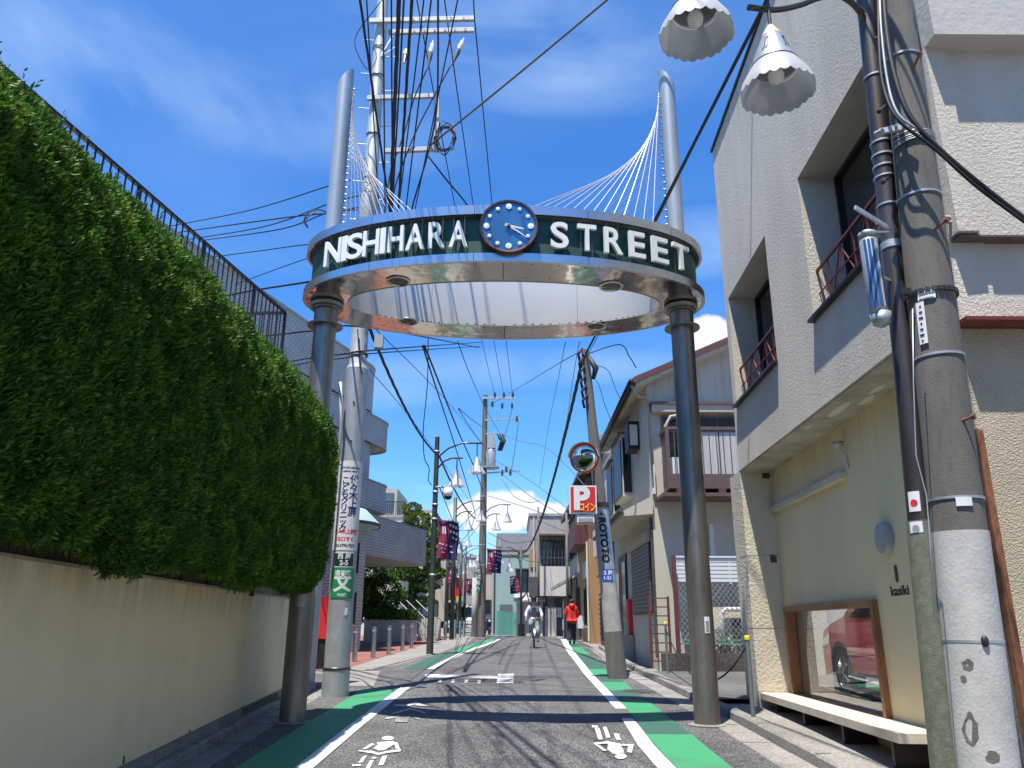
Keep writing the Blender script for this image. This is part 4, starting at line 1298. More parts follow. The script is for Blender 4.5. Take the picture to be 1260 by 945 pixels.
for (a0, a1, h0, h1), nm in ((W1, 0), (W2, 1)):
    mb = MB()
    for (p, q, r_, s_) in ((a0, a1, h0, h0 + .06), (a0, a1, h1 - .06, h1), (a0, a0 + .05, h0 + .06, h1 - .06), (a1 - .05, a1, h0 + .06, h1 - .06), ((a0 + a1) / 2 - .03, (a0 + a1) / 2 + .03, h0 + .06, h1 - .06)):
        mb.fbox(BF, p + .001, q - .001, r_, s_, -.50, -.44)
    wf = obj('window', mb, 'dark_frame', kb)
    for u0, u1, dd in ((a0 + .05, (a0 + a1) / 2 - .03, -.465), ((a0 + a1) / 2 + .03, a1 - .05, -.48)):
        mb = MB(); mb.fbox(BF, u0, u1, h0 + .06, h1 - .06, dd - .01, dd); obj('pane', mb, 'glass_dark', wf)
    mb = MB(); mb.fbox(BF, a0 + .3, a1 - .3, h0, h1, -.56, -.53); obj('curtain', mb, 'wall_dark', wf)  # dark backing panel; the unlit room's darkness is put into its colour
    # thin maroon sill that stands proud and throws the long shadow
    mb = MB(); mb.fbox(BF, a0 - .02, a1 + .02, h0 - .035, h0, -.50, .075); obj('sill', mb, 'dark_frame', kb)
    # crossed railing, set in the opening
    rb = None
    mb = MB(); dz = -.10
    mb.bar(BF.pt(a0, h0 + .62, dz), BF.pt(a1, h0 + .62, dz), .03); rail_ = obj('railing', mb, 'maroon', kb)
    mb = MB(); mb.bar(BF.pt(a0, h0 + .05, dz), BF.pt(a1, h0 + .05, dz), .025); obj('bottom_rail', mb, 'maroon', rail_)
    mb = MB(); mb.bar(BF.pt(a0, h0 + .33, dz), BF.pt(a1, h0 + .33, dz), .012); obj('middle_rail', mb, 'maroon', rail_)
    nb = 6
    for i in range(nb):
        x0_, x1_ = a0 + (a1 - a0) * i / nb, a0 + (a1 - a0) * (i + 1) / nb
        mb = MB(); mb.bar(BF.pt(x0_ + .01, h0 + .05, dz), BF.pt(x0_ + .01, h0 + .62, dz), .014); obj('upright', mb, 'maroon', rail_)
        mb = MB(); mb.bar(BF.pt(x0_, h0 + (.07 if i % 2 else .60), dz), BF.pt(x1_, h0 + (.60 if i % 2 else .07), dz), .012); obj('brace', mb, 'maroon', rail_)
# shop window
a0, a1, h0, h1 = SW
fw = .075
mb = MB(); mb.fbox(BF, a0, a1, h1 - fw, h1, -.60, -.43); wf = obj('shop_window', mb, 'wood_frame', kb)
for q in ((a0, a1, h0, h0 + fw * 1.15), (a0, a0 + fw, h0 + fw * 1.15, h1 - fw), (a1 - fw * 1.1, a1, h0 + fw * 1.15, h1 - fw)):
    mb = MB(); mb.fbox(BF, q[0] + .001, q[1] - .001, q[2], q[3], -.60, -.432); obj('frame', mb, 'wood_frame', wf)
mb = MB(); mb.fbox(BF, a0 + fw, a1 - fw, h0 + fw, h1 - fw, -.565, -.559); obj('pane', mb, 'shop_glass', wf)
# things on the shop wall
sd_ = -.50
c = BF.pt(8.38, 2.47, sd_)
mb = MB(); mb.lathe([(.165, 0), (.17, .05), (.16, .075), (.13, .085), (0, .088)], c, axis=NN, seg=40, caps=False)
wl = thing('wall_lamp', 'round white disc light on the shop wall above the small sign', 'wall lamp', tuple(c)); obj('disc', mb, 'galvanised_pale', wl, smooth=True, auto=35)
mb = MB(); mb.lathe([(.10, -.02), (.10, .03)], c, axis=NN, seg=24); obj('mount', mb, 'galvanised', wl)
p = PL(1103, 705, 3.72, K); al = (p - Vector((3.22, 0, 0))).dot(U)
sg = thing('shop_sign', 'small dusty red capsule mark with kasiki lettering on the shop wall', 'sign', tuple(BF.pt(al, 1.95, sd_)))
mb = MB(); hh = 2.10; n = 24
mb.prism([BF.pt(al + .035 * cos(w), hh + (.055 if sin(w) > 0 else -.055) + .035 * sin(w), sd_ + .001) for w in [2 * pi * i / n for i in range(n)]], NN * .004)
obj('capsule', mb, 'maroon_dull', sg)
mb = MB(); text_on(mb, 'kasiki', .135, lambda u, v, w: BF.pt(al - .02 - u, 1.925 + v, sd_ + .002 + w), offset=.003, ext=.002, squash=1.45); obj('lettering', mb, 'black_print', sg)
lb_ = thing('awning_rail', 'long cream rail box fixed high on the recessed shop wall', 'awning', tuple(BF.pt(10.8, 3.3, sd_)))
mb = MB(); mb.fbox(BF, 9.25, 12.2, 3.28, 3.36, sd_, sd_ + .09); obj('housing', mb, 'stucco_cream', lb_)
mb = MB(); mb.fbox(BF, 9.27, 12.2, 3.36, 3.40, sd_, sd_ + .03); obj('back_strip', mb, 'wall_white', lb_)
p = PL(1042, 549, 3.72, K); al2 = (p - Vector((3.22, 0, 0))).dot(U)
cm = thing('spot_lamp', 'small metal spotlight hanging under the overhang beside the rail box', 'lamp', tuple(BF.pt(al2, 3.5, sd_ + .05)))
mb = MB(); mb.lathe([(.02, 0), (.06, .03), (.07, .07), (0, .075)], BF.pt(al2, p.z - .02, sd_ + .10), seg=14); obj('head', mb, 'galvanised', cm, smooth=True)
mb = MB(); mb.tube([BF.pt(al2, p.z + .02, sd_ + .10), BF.pt(al2, p.z - .12, sd_ + .02), BF.pt(al2, p.z - .26, sd_ + .01)], .008, 6); obj('stem', mb, 'galvanised', cm)
for i, (x, y, w, h) in enumerate(((949, 688, .05, .06), (938, 588, .06, .045))):
    p = PL(x, y, 3.62, K)
    vt = thing('wall_vent', ['small dark square vent low on the pillar return wall', 'small dark louvred vent high on the pillar return wall'][i], 'vent', (p.x, YC1 - .06, p.z))
    mb = MB(); mb.box(p.x - w, p.x + w, YC1 - .085, YC1 - .06, p.z - h, p.z + h); obj('frame', mb, 'wall_dark', vt)
    mb = MB()
    for k in range(4): mb.box(p.x - w * .85, p.x + w * .85, YC1 - .10, YC1 - .085, p.z - h * .8 + k * h * .42, p.z - h * .62 + k * h * .42)
    obj('louvre', mb, 'brown_frame', vt)
# bench slab under the window
bn = thing('bench', 'pale stone slab bench on dark legs under the shop window', 'bench', tuple(BF.pt(9.9, g(9.9), -.25)))
mb = MB()
q = [BF.pt(7.62, .565, -.02), BF.pt(7.62, .565, -.40), BF.pt(7.75, .565, -.495), BF.pt(12.2, .565, -.495), BF.pt(12.2, .565, -.02)]
mb.prism(q, (0, 0, .085)); obj('seat', mb, 'bench_stone', bn)
for a in (7.95, 9.2, 10.5, 11.7):
    mb = MB(); mb.fbox(BF, a, a + .05, g(a), .565, -.46, -.10); obj('leg', mb, 'dark_frame', bn)
# cable ducts and cable along the side wall
cd = thing('cable_ducts', 'two beige cable ducts running under the bay of the stucco building', 'pipe', (4.5, 5.7, 4.6))
for k, z in ((0, 4.60), (1, 4.565)):
    mb = MB(); mb.tube([P(1150, 266 + k * 6, 5.78), P(1175, 268 + k * 6, 5.76), P(1190, 272 + k * 6, 5.75), P(1262, 276 + k * 8, 5.75), P(1330, 278 + k * 8, 5.75)], .014, 8); obj('duct', mb, 'cable_tan', cd, smooth=True)

# red car added behind the window, standing in for a reflection in the pane
def rot_pts(fr, pts): return [fr.pt(*p) for p in pts]


CF = Fr(BF.pt(2.6, 0, -1.78), U, NN)
car = thing('red_car', 'bright red car added behind the shop window glass in place of a reflection', 'car', tuple(CF.pt(10.2, .45, -.9)))
zc = .50
# side outline from tail (near) to nose (far): (a, h)
top = [(7.4, .95), (7.5, 1.15), (7.9, 1.55), (8.6, 1.72), (9.5, 1.70), (10.1, 1.55), (10.75, 1.24), (11.35, 1.13), (11.75, 1.0), (11.85, .75), (11.83, .5)]
wr = .44
def arch(ac): return [(ac + wr * cos(t), .35 + wr * sin(t)) for t in [pi * k / 10 for k in range(11)]]
wa, wb = 11.02, 8.25
low = [(11.83, .28)] + [(x, max(h, .28)) for x, h in arch(wa)] + [(x, max(h, .28)) for x, h in arch(wb)] + [(7.45, .28)]
outl = top[:-1] + low
mb = MB(); mb.prism([CF.pt(a, zc + h, 0) for a, h in outl], NN * -1.7); body = obj('body', mb, 'car_red', car)
mb = MB(); mb.prism([CF.pt(a, zc + h, .006) for a, h in ((7.95, 1.17), (8.1, 1.50), (8.65, 1.64), (9.5, 1.62), (10.0, 1.50), (10.5, 1.22))], NN * -1.712); obj('side_window', mb, 'glass_dark', car)
mb = MB(); mb.prism([CF.pt(a, zc + h, -.1) for a, h in ((10.12, 1.56), (10.75, 1.26), (10.72, 1.24), (10.08, 1.53))], NN * -1.5); obj('windscreen', mb, 'glass_dark', car)
for ac in (wa, wb):
    mb = MB(); mb.lathe([(.25, .02), (.34, .02), (.36, -.03), (.36, -.2), (.0, -.2)], CF.pt(ac, zc + .36, -.02), axis=NN, seg=36, caps=False); wh = obj('wheel', mb, 'tyre', car, smooth=True, auto=40)
    mb = MB(); mb.lathe([(.25, .01), (.235, -.03), (.0, -.06)], CF.pt(ac, zc + .36, -.02), axis=NN, seg=36, caps=False)
    for k in range(5):
        w = 2 * pi * k / 5; c0 = CF.pt(ac, zc + .36, -.02); e0 = CF.pt(ac + .235 * cos(w), zc + .36 + .235 * sin(w), -.015)
        mb.bar(c0, e0, .05, .03)
    obj('rim', mb, 'alloy', wh)
mb = MB()
for ac in (wa, wb):
    for k in range(10):
        t0, t1 = pi * k / 10, pi * (k + 1) / 10
        mb.hexa([CF.pt(ac + r * cos(t), zc + .35 + r * sin(t), d) for t, r, d in ((t0, wr - .0, .02), (t0, wr + .06, .02), (t0, wr + .06, -.1), (t0, wr, -.1), (t1, wr, .02), (t1, wr + .06, .02), (t1, wr + .06, -.1), (t1, wr, -.1))])
obj('arch_trim', mb, 'tyre', car)
mb = MB(); mb.fbox(CF, 9.55, 9.56, zc + .4, zc + 1.15, -.01, .004); mb.fbox(CF, 8.75, 10.4, zc + .36, zc + .40, -.01, .02); obj('trim', mb, 'black_print', car)
mb = MB(); mb.prism([CF.pt(a, zc + h, .01) for a, h in ((11.45, .98), (11.80, .86), (11.80, .76), (11.5, .82))], NN * -.3); obj('headlight', mb, 'lamp_globe', car)
mb = MB(); mb.fbox(BF, 6, 12.5, .45, .515, -6, -.95); obj('court_floor', mb, 'concrete_slab', kb)

# ================================================================== NEAR RIGHT: concrete pole, steel lamp pole, lamps
cp0, cp1 = P(1216, 945, 4.9), P(1101, 0, 4.95)
cdir = (cp1 - cp0) / (cp1.z - cp0.z)


def cpz(z): return cp0 + cdir * (z - cp0.z)


cpo = thing('utility_pole', 'concrete utility pole with white painted foot beside the shop, nearest on the right', 'utility pole', tuple(cpz(g(4.9))))
zw = P(1174, 655, 4.9).z
mb = MB(); mb.lathe([(.160, 0), (.158, zw - .15 - .19), (.150, 3.6), (.128, 5.6), (.10, 8.6), (.095, 9.6)], (0, 0, 0), seg=40)
mb.v = [tuple(cpz(v[2] + .15) + Vector((v[0], v[1], 0))) for v in mb.v]
obj('shaft', mb, 'concrete_pole', cpo, smooth=True, auto=50)


def conpatch(mb, cf, rf, z0, z1, thick, seg=40, a0=0, a1=2 * pi):
    vs = []; n = seg
    for z in (z0, z1):
        for k in range(n + 1):
            w = a0 + (a1 - a0) * k / n; c = cf(z); r = rf(z) + thick
            vs.append((c.x + r * cos(w), c.y + r * sin(w), z))
    mb.add(vs, [(k, k + 1, n + 2 + k, n + 1 + k) for k in range(n)])
    m = n + 1
    vs2 = []
    for z in (z0, z1):
        for k in range(n + 1):
            w = a0 + (a1 - a0) * k / n; c = cf(z); r = rf(z) - .002
            vs2.append((c.x + r * cos(w), c.y + r * sin(w), z))
    o = len(mb.v); mb.add(vs2, [])
    b = o - 2 * m
    mb.f += [(b + k + 1, b + k, o + k, o + k + 1) for k in range(n)] + [(b + m + k, b + m + k + 1, o + m + k + 1, o + m + k) for k in range(n)]


RFz = lambda z: float(np.interp(z - .15, [0, zw - .34, 3.6, 5.6, 8.6], [.160, .158, .150, .128, .10]))
mb = MB(); conpatch(mb, cpz, RFz, .2, zw, .006); obj('white_coating', mb, 'pole_white', cpo, smooth=True, auto=40)
mb = MB()
rnd = random.Random(3)
for (px, py, ra, rb) in ((1187, 818, .035, .032), (1172, 836, .018, .02), (1183, 900, .045, .09), (1222, 932, .035, .03)):
    c = P(px, py, 4.74); az = atan2(c.y - cpz(c.z).y, c.x - cpz(c.z).x); r = RFz(c.z) + .0075; vs = []
    m_ = 16
    for k in range(m_):
        w = 2 * pi * k / m_; s_ = rnd.uniform(.75, 1.15); z = c.z + rb * sin(w) * s_; a = az + ra * cos(w) * s_ / r; q = cpz(z)
        vs.append((q.x + r * cos(a), q.y + r * sin(a), z))
    mb = MB(); mb.add(vs, [tuple(range(m_))]); obj('flaked_spot', mb, 'concrete_pole', cpo)
for z in [P(0, y, 4.75).z for y in (782, 603, 424, 222, 47)]:
    mb = MB(); c = cpz(z)
    mb.lathe([(RFz(z) + .001, -.008), (RFz(z) + .008, -.008), (RFz(z) + .008, .008), (RFz(z) + .001, .008)], c, seg=36, caps=False); obj('steel_band', mb, 'galvanised', cpo, smooth=True, auto=40)
z = P(0, 345, 4.75).z
mb = MB(); c = cpz(z)
for k in range(26):
    w = 2 * pi * k / 26; r = RFz(z) + .012; q = c + Vector((r * cos(w), r * sin(w), 0)); tdir = Vector((-sin(w), cos(w), 0))
    mb.bar(q - tdir * .017, q + tdir * .017, .016, .03)
mb.bar(c + Vector((-RFz(z) - .03, -.07, 0)), c + Vector((-RFz(z) - .09, -.10, .0)), .03, .05)
obj('chain_band', mb, 'bronze', cpo)
bolt_px = [((1122, 88), (1131, 68)), ((1143, 288), (1163, 272)), ((1172, 522), (1196, 513))]
for (a, b) in bolt_px:
    A = P(a[0], a[1], 4.82); B = P(b[0], b[1], 4.72)
    mb = MB(); mb.cyl(A, B, .010, .010, 8); d = (B - A).normalized(); mb.cyl(B, B + d * .02, .019, .019, 8); obj('step_bolt', mb, 'rust', cpo)
for (a, b) in (((1084, 40), (1078, 48)), ((1089, 130), (1082, 137)), ((1094, 218), (1087, 224))):
    A = P(a[0], a[1], 4.9); B = P(b[0], b[1], 4.8)
    mb = MB(); mb.cyl(A, B, .010, .010, 8); d = (B - A).normalized(); mb.cyl(B, B + d * .015, .017, .017, 8); obj('step_bolt', mb, 'bronze', cpo)
azc = atan2(-4.9, -2.85)
def cpatch(name, m, px, py, w, h, th=.004, lift=.007, parent=None):
    c = P(px, py, 4.76); cc_ = cpz(c.z); az = atan2(c.y - cc_.y, c.x - cc_.x); r = RFz(c.z) + lift
    mb = MB(); conpatch(mb, cpz, lambda z: RFz(z) + lift, c.z - h / 2, c.z + h / 2, th, 8, az - w / 2 / r, az + w / 2 / r); return obj(name, mb, m, parent or cpo)
cpatch('pasted_notice', 'white_plate', 1137, 358, .11, .075)
for k in range(3): cpatch('notice_print', 'galvanised', 1137, 351 + k * 6, .09, .006, lift=.012)
np_ = cpatch('number_plate', 'white_plate', 1121, 392, .055, .30, lift=.010)
for k in range(7): cpatch('plate_print', 'black_print', 1120.5, 372 + k * 7, .012 + .008 * (k % 3), .010, lift=.0145, parent=np_)
cpatch('pasted_notice', 'white_plate', 1186, 617, .09, .055)
mb = MB(); c = P(1212, 789, 4.74); mb.sphere(c, .022, 12, 8, (1, .8, 1.5)); obj('strap_buckle', mb, 'black_rubber', cpo, smooth=True)
mb = MB(); pts = [P(1123, 380, 4.72), P(1124, 470, 4.70), P(1127, 560, 4.72), P(1140, 610, 4.72), P(1144, 660, 4.70), P(1150, 760, 4.68)]; mb.tube(pts, .004, 6); obj('ground_wire', mb, 'galvanised', cpo, smooth=True)

# steel tube pole with the lamp bracket
lp0, lp1 = P(1165, 945, 5.05), P(1066, 0, 5.1)
ldir = (lp1 - lp0) / (lp1.z - lp0.z)
def lpz(z): return lp0 + ldir * (z - lp0.z)
LRz = lambda z: float(np.interp(z, [.15, 2.25, 2.26, 4.2, 5.2, 6.5], [.083, .080, .072, .070, .074, .076]))
lpo = thing('street_lamp', 'dark steel lamp pole with scalloped cone shades, close up beside the shop', 'street lamp', tuple(lpz(g(5.1))))
zsl = [.15, 1.2, 2.2, 3.2, 4.2, 4.35, 5.3, 6.8]
mb = MB(); mb.tube([lpz(z) for z in zsl], [LRz(z) for z in zsl], 32); obj('shaft', mb, 'bronze', lpo, smooth=True, auto=50)
mb = MB(); conpatch(mb, lpz, LRz, .2, P(1128, 640, 5.0).z, .008); obj('anti_poster_sheet', mb, 'bronze_green', lpo, smooth=True, auto=40)
for y in (290, 240, 205, 192, 178, 162, 80):
    z = P(0, y, 5.0).z; big = y == 290
    mb = MB(); mb.lathe([(LRz(z) + .001, -.007 * (4 if big else 1)), (LRz(z) + .008, -.007 * (4 if big else 1)), (LRz(z) + .008, .007 * (4 if big else 1)), (LRz(z) + .001, .007 * (4 if big else 1))], lpz(z), seg=32, caps=False)
    obj('steel_band', mb, 'galvanised', lpo, smooth=True, auto=40)
mb = MB(); A = P(1096, 282, 4.9); mb.bar(A, P(1052, 255, 4.75), .016, .03); mb.bar(A + Vector((0, 0, -.02)), P(1060, 286, 4.75), .012); obj('bracket', mb, 'galvanised', lpo)
for (px, py, hh, s_) in ((1121, 616, .13, 'white_plate'), (1124, 648, .07, 'white_plate')):
    c = P(px, py, 4.98); cc_ = lpz(c.z); az = atan2(c.y - cc_.y, c.x - cc_.x)
    mb = MB(); conpatch(mb, lpz, LRz, c.z - hh / 2, c.z + hh / 2, .011, 10, az - .45, az + .45); st = obj('sticker', mb, s_, lpo)
    r = LRz(c.z) + .013; vs = []
    for k in range(18):
        w = 2 * pi * k / 18; z = c.z - .01 + .023 * sin(w) ; a = az + .023 * cos(w) / r; q = lpz(z); vs.append((q.x + r * cos(a), q.y + r * sin(a), z))
    mb = MB(); mb.add(vs, [tuple(range(18))]); obj('mark', mb, 'red_print' if hh > .1 else 'galvanised', st)
# bracket arms
mb = MB(); a_ = P(1056, 8, 5.0)
mb.tube(smp([lpz(a_.z - .02), P(1036, -4, 4.93), P(1010, -3, 4.85), P(985, 6, 4.78), P(955, 12, 4.7), P(921, 9, 4.62)]), .022, 12); obj('arm', mb, 'bronze', lpo, smooth=True)
mb = MB(); mb.tube(smp([lpz(P(0, 12, 5.0).z), P(1038, -8, 4.9), P(1000, -30, 4.7), P(930, -60, 4.5), P(862, -72, 4.45), P(840, -70, 4.4)]), .022, 12); obj('arm', mb, 'bronze', lpo, smooth=True)


def cone_shade(parent, c, top_z, rim_r, neck_r, h, seg=64, split=.55, detail=True, stem=None):
    """scalloped cone shade; c = centre of the rim, h = height to the neck"""
    cz = c[2]
    r_mid = neck_r + (rim_r * .86 - neck_r) * split
    zm = cz + h * (1 - split)
    mb = MB(); mb.lathe([(neck_r, h), (r_mid, h * (1 - split)), (r_mid - .004, h * (1 - split)), (neck_r - .004, h)], (c[0], c[1], cz), seg=seg, caps=False)
    up = obj('shade', mb, 'shade_zinc', parent, smooth=True, auto=40)
    mb = MB(); vs = []; sides = 8; nk = 96; lobes = 24
    def rim(w, k_):
        f = abs(((w * sides / (2 * pi)) % 1) - .5) * 2
        return 1 - k_ * .05 * (1 - f)
    rings = [(zm, r_mid + .002, 0), (cz + .06, r_mid + (rim_r - r_mid) * .80, .6), (cz + .012, rim_r * .975, 1)]
    nl = len(rings) + 1
    for lay in (0, 1):
        off = -.006 * lay
        for (zz, rr, kk) in rings:
            for k in range(nk):
                w = 2 * pi * k / nk; q = (rr + off) * rim(w, kk); vs.append((c[0] + q * cos(w), c[1] + q * sin(w), zz))
        for k in range(nk):
            w = 2 * pi * k / nk; q = (rim_r + off) * rim(w, 1); vs.append((c[0] + q * cos(w), c[1] + q * sin(w), cz - .02 * abs(sin(w * lobes / 2))))
    fs = []
    for lay in (0, 1):
        o = lay * nl * nk
        for i in range(nl - 1):
            for k in range(nk):
                k2 = (k + 1) % nk; f = (o + i * nk + k, o + (i + 1) * nk + k, o + (i + 1) * nk + k2, o + i * nk + k2); fs.append(f if lay == 0 else f[::-1])
    for k in range(nk):
        k2 = (k + 1) % nk; a_ = (nl - 1) * nk; fs.append((a_ + k, nl * nk + a_ + k, nl * nk + a_ + k2, a_ + k2))
    mb.add(vs, fs); obj('skirt', mb, 'shade_white', up, smooth=True, auto=30)
    if detail:
        mb = MB(); mb.lathe([(r_mid + .006, -.006), (r_mid + .008, .0), (r_mid + .004, .006)], (c[0], c[1], zm), seg=seg, caps=False); obj('seam_ring', mb, 'dark_frame', up)
        mb = MB(); mb.lathe([(neck_r + .004, 0), (neck_r * .85, .035), (.028, .10), (.022, .11)], (c[0], c[1], cz + h - .005), seg=24); obj('neck', mb, 'shade_cream', up, smooth=True, auto=50)
        mb = MB(); mb.lathe([(.03, 0), (.045, -.02), (.058, -.06), (.05, -.10), (.025, -.125), (0, -.13)], (c[0], c[1], cz + h * .42), seg=20); obj('bulb', mb, 'lamp_globe', up, smooth=True)
        mb = MB(); mb.lathe([(.04, 0), (.045, .09), (.03, .12)], (c[0], c[1], cz + h * .40), seg=20); obj('socket', mb, 'shade_cream', up, smooth=True)
        # dark cut-out symbols round the zinc cone
        for w0 in (-1.15, -2.4, .4, 1.9):
            mb = MB()
            for (da, f0, f1) in ((0, .2, .62), (.20, .2, .62), (.10, .18, .26), (-.06, .60, .68), (.14, .60, .68)):
                vs = []
                for aa, ff in ((w0 + da - .025, f0), (w0 + da + .025 + (.14 if da == .10 else 0), f0), (w0 + da + .025 + (.14 if da == .10 else 0), f1), (w0 + da - .025 - (.05 if da in (-.06, .14) else 0), f1)):
                    rr = neck_r + (r_mid - neck_r) * ff + .003; vs.append((c[0] + rr * cos(aa), c[1] + rr * sin(aa), cz + h - (h * split) * ff))
                mb.add(vs, [(0, 1, 2, 3)])
            obj('cut_out', mb, 'dark_frame', up)
    if stem:
        mb = MB(); mb.tube([(c[0], c[1], cz + h + .08), (c[0], c[1], stem)], .014, 8); obj('hanger', mb, 'bronze', up)
    return up


c2 = P(957, 112, 4.62); cone_shade(lpo, c2, 0, .265, .075, .46, stem=P(955, 10, 4.68).z)
c1 = P(857, 42, 4.45); cone_shade(lpo, c1, 0, .265, .075, .46, stem=P(862, -70, 4.43).z)
# bundle of wires where the cable meets the poles
mb = MB()
for k in range(4):
    z = P(0, 150 + k * 5, 4.8).z; c = cpz(z); r = RFz(z) + .014
    mb.tube([(c.x + r * cos(w), c.y + r * sin(w), z + .02 * sin(w + k)) for w in [pi + 0.1 + (pi + .2) * i / 12 for i in range(13)]], .006, 6)
mb.bar(P(1094, 160, 4.85), P(1122, 152, 4.72), .03, .05)
obj('tie_wires', mb, 'galvanised', cpo)
mb = MB(); mb.bar(P(1082, 162, 4.8), P(1110, 157, 4.72), .025, .04); mb.cyl(P(1078, 165, 4.78), P(1086, 161, 4.72), .022, .02, 8); obj('cross_clamp', mb, 'galvanised_pale', cpo)

# plastic bird lantern hanging on the lamp pole: wire cage jar with blue inside
lt_c = P(1079, 345, 4.95)
lt = thing('plastic_lantern', 'blue and clear plastic lantern jar strapped to the dark lamp pole', 'lantern', tuple(lt_c))
zt, zb_ = P(1073, 292, 4.95).z, P(1082, 385, 4.95).z
mb = MB(); mb.lathe([(.052, 0), (.062, .02), (.062, zt - zb_ - .03), (.045, zt - zb_)], (lt_c.x - .02, lt_c.y, zb_), seg=24); obj('jar', mb, 'shade_zinc', lt, smooth=True)
for k in range(6):
    w = -2.6 + k * .42
    mb = MB(); vs = []
    for zz, rr in ((.03, .064), (zt - zb_ - .04, .064)):
        for a in (w, w + (.3 if k != 3 else .2)): vs.append((lt_c.x - .02 + rr * cos(a), lt_c.y + rr * sin(a), zb_ + zz))
    mb.add([vs[0], vs[1], vs[3], vs[2]], [(0, 1, 2, 3)]); obj('panel', mb, 'lantern_blue' if k != 3 else 'bench_stone', lt)
mb = MB(); mb.lathe([(.03, .06), (.062, .04), (.064, 0)], (lt_c.x - .02, lt_c.y, zt - .01), seg=24); obj('lid', mb, 'galvanised_pale', lt, smooth=True)
mb = MB(); mb.lathe([(.02, -.10), (.055, -.08), (.07, 0)], (lt_c.x - .005, lt_c.y + .01, zb_), seg=24); obj('cup', mb, 'galvanised', lt, smooth=True)
mb = MB(); mb.bar((lt_c.x - .02, lt_c.y, (zt + zb_) / 2), lpz((zt + zb_) / 2), .02); obj('strap', mb, 'galvanised', lt)

# ================================================================== UTILITY POLE with the clinic banner (behind the gate, left)
UX, UY = -2.80, 13.3
ug = g(UY)
up_ = thing('utility_pole', 'tall pale steel utility pole with clinic banner and green school sign, left behind the gate', 'utility pole', (UX, UY, ug))
mb = MB(); mb.lathe([(.215, -.1), (.215, .42), (.205, .43)], (UX, UY, ug), seg=40, caps=False); obj('base_sleeve', mb, 'galvanised', up_, smooth=True, auto=40)
mb = MB(); mb.lathe([(.212, .40), (.222, .40), (.222, .44), (.212, .44)], (UX, UY, ug), seg=40, caps=False); obj('base_band', mb, 'bronze', up_, smooth=True)
zj = P(440, 455, UY).z
mb = MB(); mb.lathe([(.205, .4), (.205, 3.0), (.20, zj - ug)], (UX, UY, ug), seg=40, caps=False); obj('lower_shaft', mb, 'galvanised', up_, smooth=True)
zk = P(448, 300, UY).z
mb = MB(); mb.lathe([(.20, 0), (.155, .10), (.15, zk - zj - .0), (.175, zk - zj + .03), (.175, zk - zj + 1.0), (.135, zk - zj + 1.15), (.115, 15.3 - zj), (0, 15.3 - zj)], (UX, UY, zj), seg=36, caps=False); obj('upper_shaft', mb, 'galvanised_pale', up_, smooth=True, auto=40)
for z in (zj + .28, zj + 1.3, zk + .2, 9.9, 10.9, 12.3, 13.0):
    mb = MB(); rr = .165 if z < zk else (.178 if z < zk + 1 else .132)
    mb.lathe([(rr, -.014), (rr + .012, -.014), (rr + .012, .014), (rr, .014)], (UX, UY, z), seg=28, caps=False); obj('steel_band', mb, 'bronze', up_, smooth=True)
for z in (4.6, 5.3, 6.0, 6.5, 7.2, 7.9):
    r = .205 if z < zj else .158
    mb = MB(); mb.cyl((UX + .02, UY - r + .01, z), (UX + .02, UY - r - .012, z), .018, .018, 10); obj('plug', mb, 'bronze', up_)
for i in range(12):
    z = 8.6 + i * .42; s = -1 if i % 2 else 1
    mb = MB(); mb.cyl((UX + s * .12, UY, z), (UX + s * .34, UY - .02, z), .010, .010, 6); obj('step_bolt', mb, 'galvanised', up_)
# cross arms
for (x0, x1, yy) in ((455, 583, 26), (478, 583, 40)):
    A, B = P(x0, yy, UY - .16), P(x1, yy - 3, UY - .16)
    if yy == 40: A, B = P(x0, yy, UY + .16), P(x1, yy - 3, UY + .16)
    mb = MB(); mb.bar(A, B, .075, .10); ar = obj('cross_arm', mb, 'galvanised_pale', up_)
    for k in range(6):
        q = A.lerp(B, .3 + .12 * k); mb = MB(); mb.bar(q + Vector((-.02, -.051, .0)), q + Vector((.03, -.051, 0)), .012, .004); obj('slot', mb, 'wall_dark', ar)
for (x0, x1, yy) in ((452, 536, 121), (474, 538, 186)):
    A, B = P(x0, yy, UY - .16), P(x1, yy - 3, UY - .16); mb = MB(); mb.bar(A, B, .075, .09); obj('cross_arm', mb, 'galvanised_pale', up_)
mb = MB(); mb.bar(P(537, 118, UY - .2), P(537, 186, UY - .2), .10, .10); obj('arm_upright', mb, 'galvanised_pale', up_)
mb = MB(); mb.bar(P(463, 78, UY - .1), P(486, 40, UY - .1), .03); mb.bar(P(468, 70, UY - .1), P(486, 58, UY - .1), .02); obj('arm_brace', mb, 'galvanised', up_)
for (x, y, x2, y2) in ((571, 47, 556, 80), (533, 50, 526, 85), (500, 60, 497, 78)):
    A, B = P(x, y, UY - .25), P(x2, y2, UY - .6)
    mb = MB(); mb.tube([A.lerp(B, t) for t in (0, .12, .14, .3, .32, .48)], [.015, .015, .045, .045, .06, .03], 12); ins = obj('insulator', mb, 'insulator', up_)
    mb = MB(); mb.tube([A.lerp(B, t) for t in (.45, .6, .8, 1)], [.045, .05, .03, .015], 10); obj('sleeve', mb, 'insulator_dark', ins)
rnd = random.Random(5)
mb = MB()
for k in range(9):      # cable coils hung beside the upright
    c = P(548, 165, UY - .3); pts = []
    rx_, rz_ = rnd.uniform(.12, .22), rnd.uniform(.25, .42)
    for i in range(18):
        w = 2 * pi * i / 17; pts.append(c + Vector((rx_ * cos(w) + rnd.uniform(-.02, .02), rnd.uniform(-.06, .06), rz_ * sin(w) - .1 + rnd.uniform(-.03, .03))))
    mb.tube(pts, .008, 5)
obj('cable_coil', mb, 'cable_black', up_)
mb = MB()
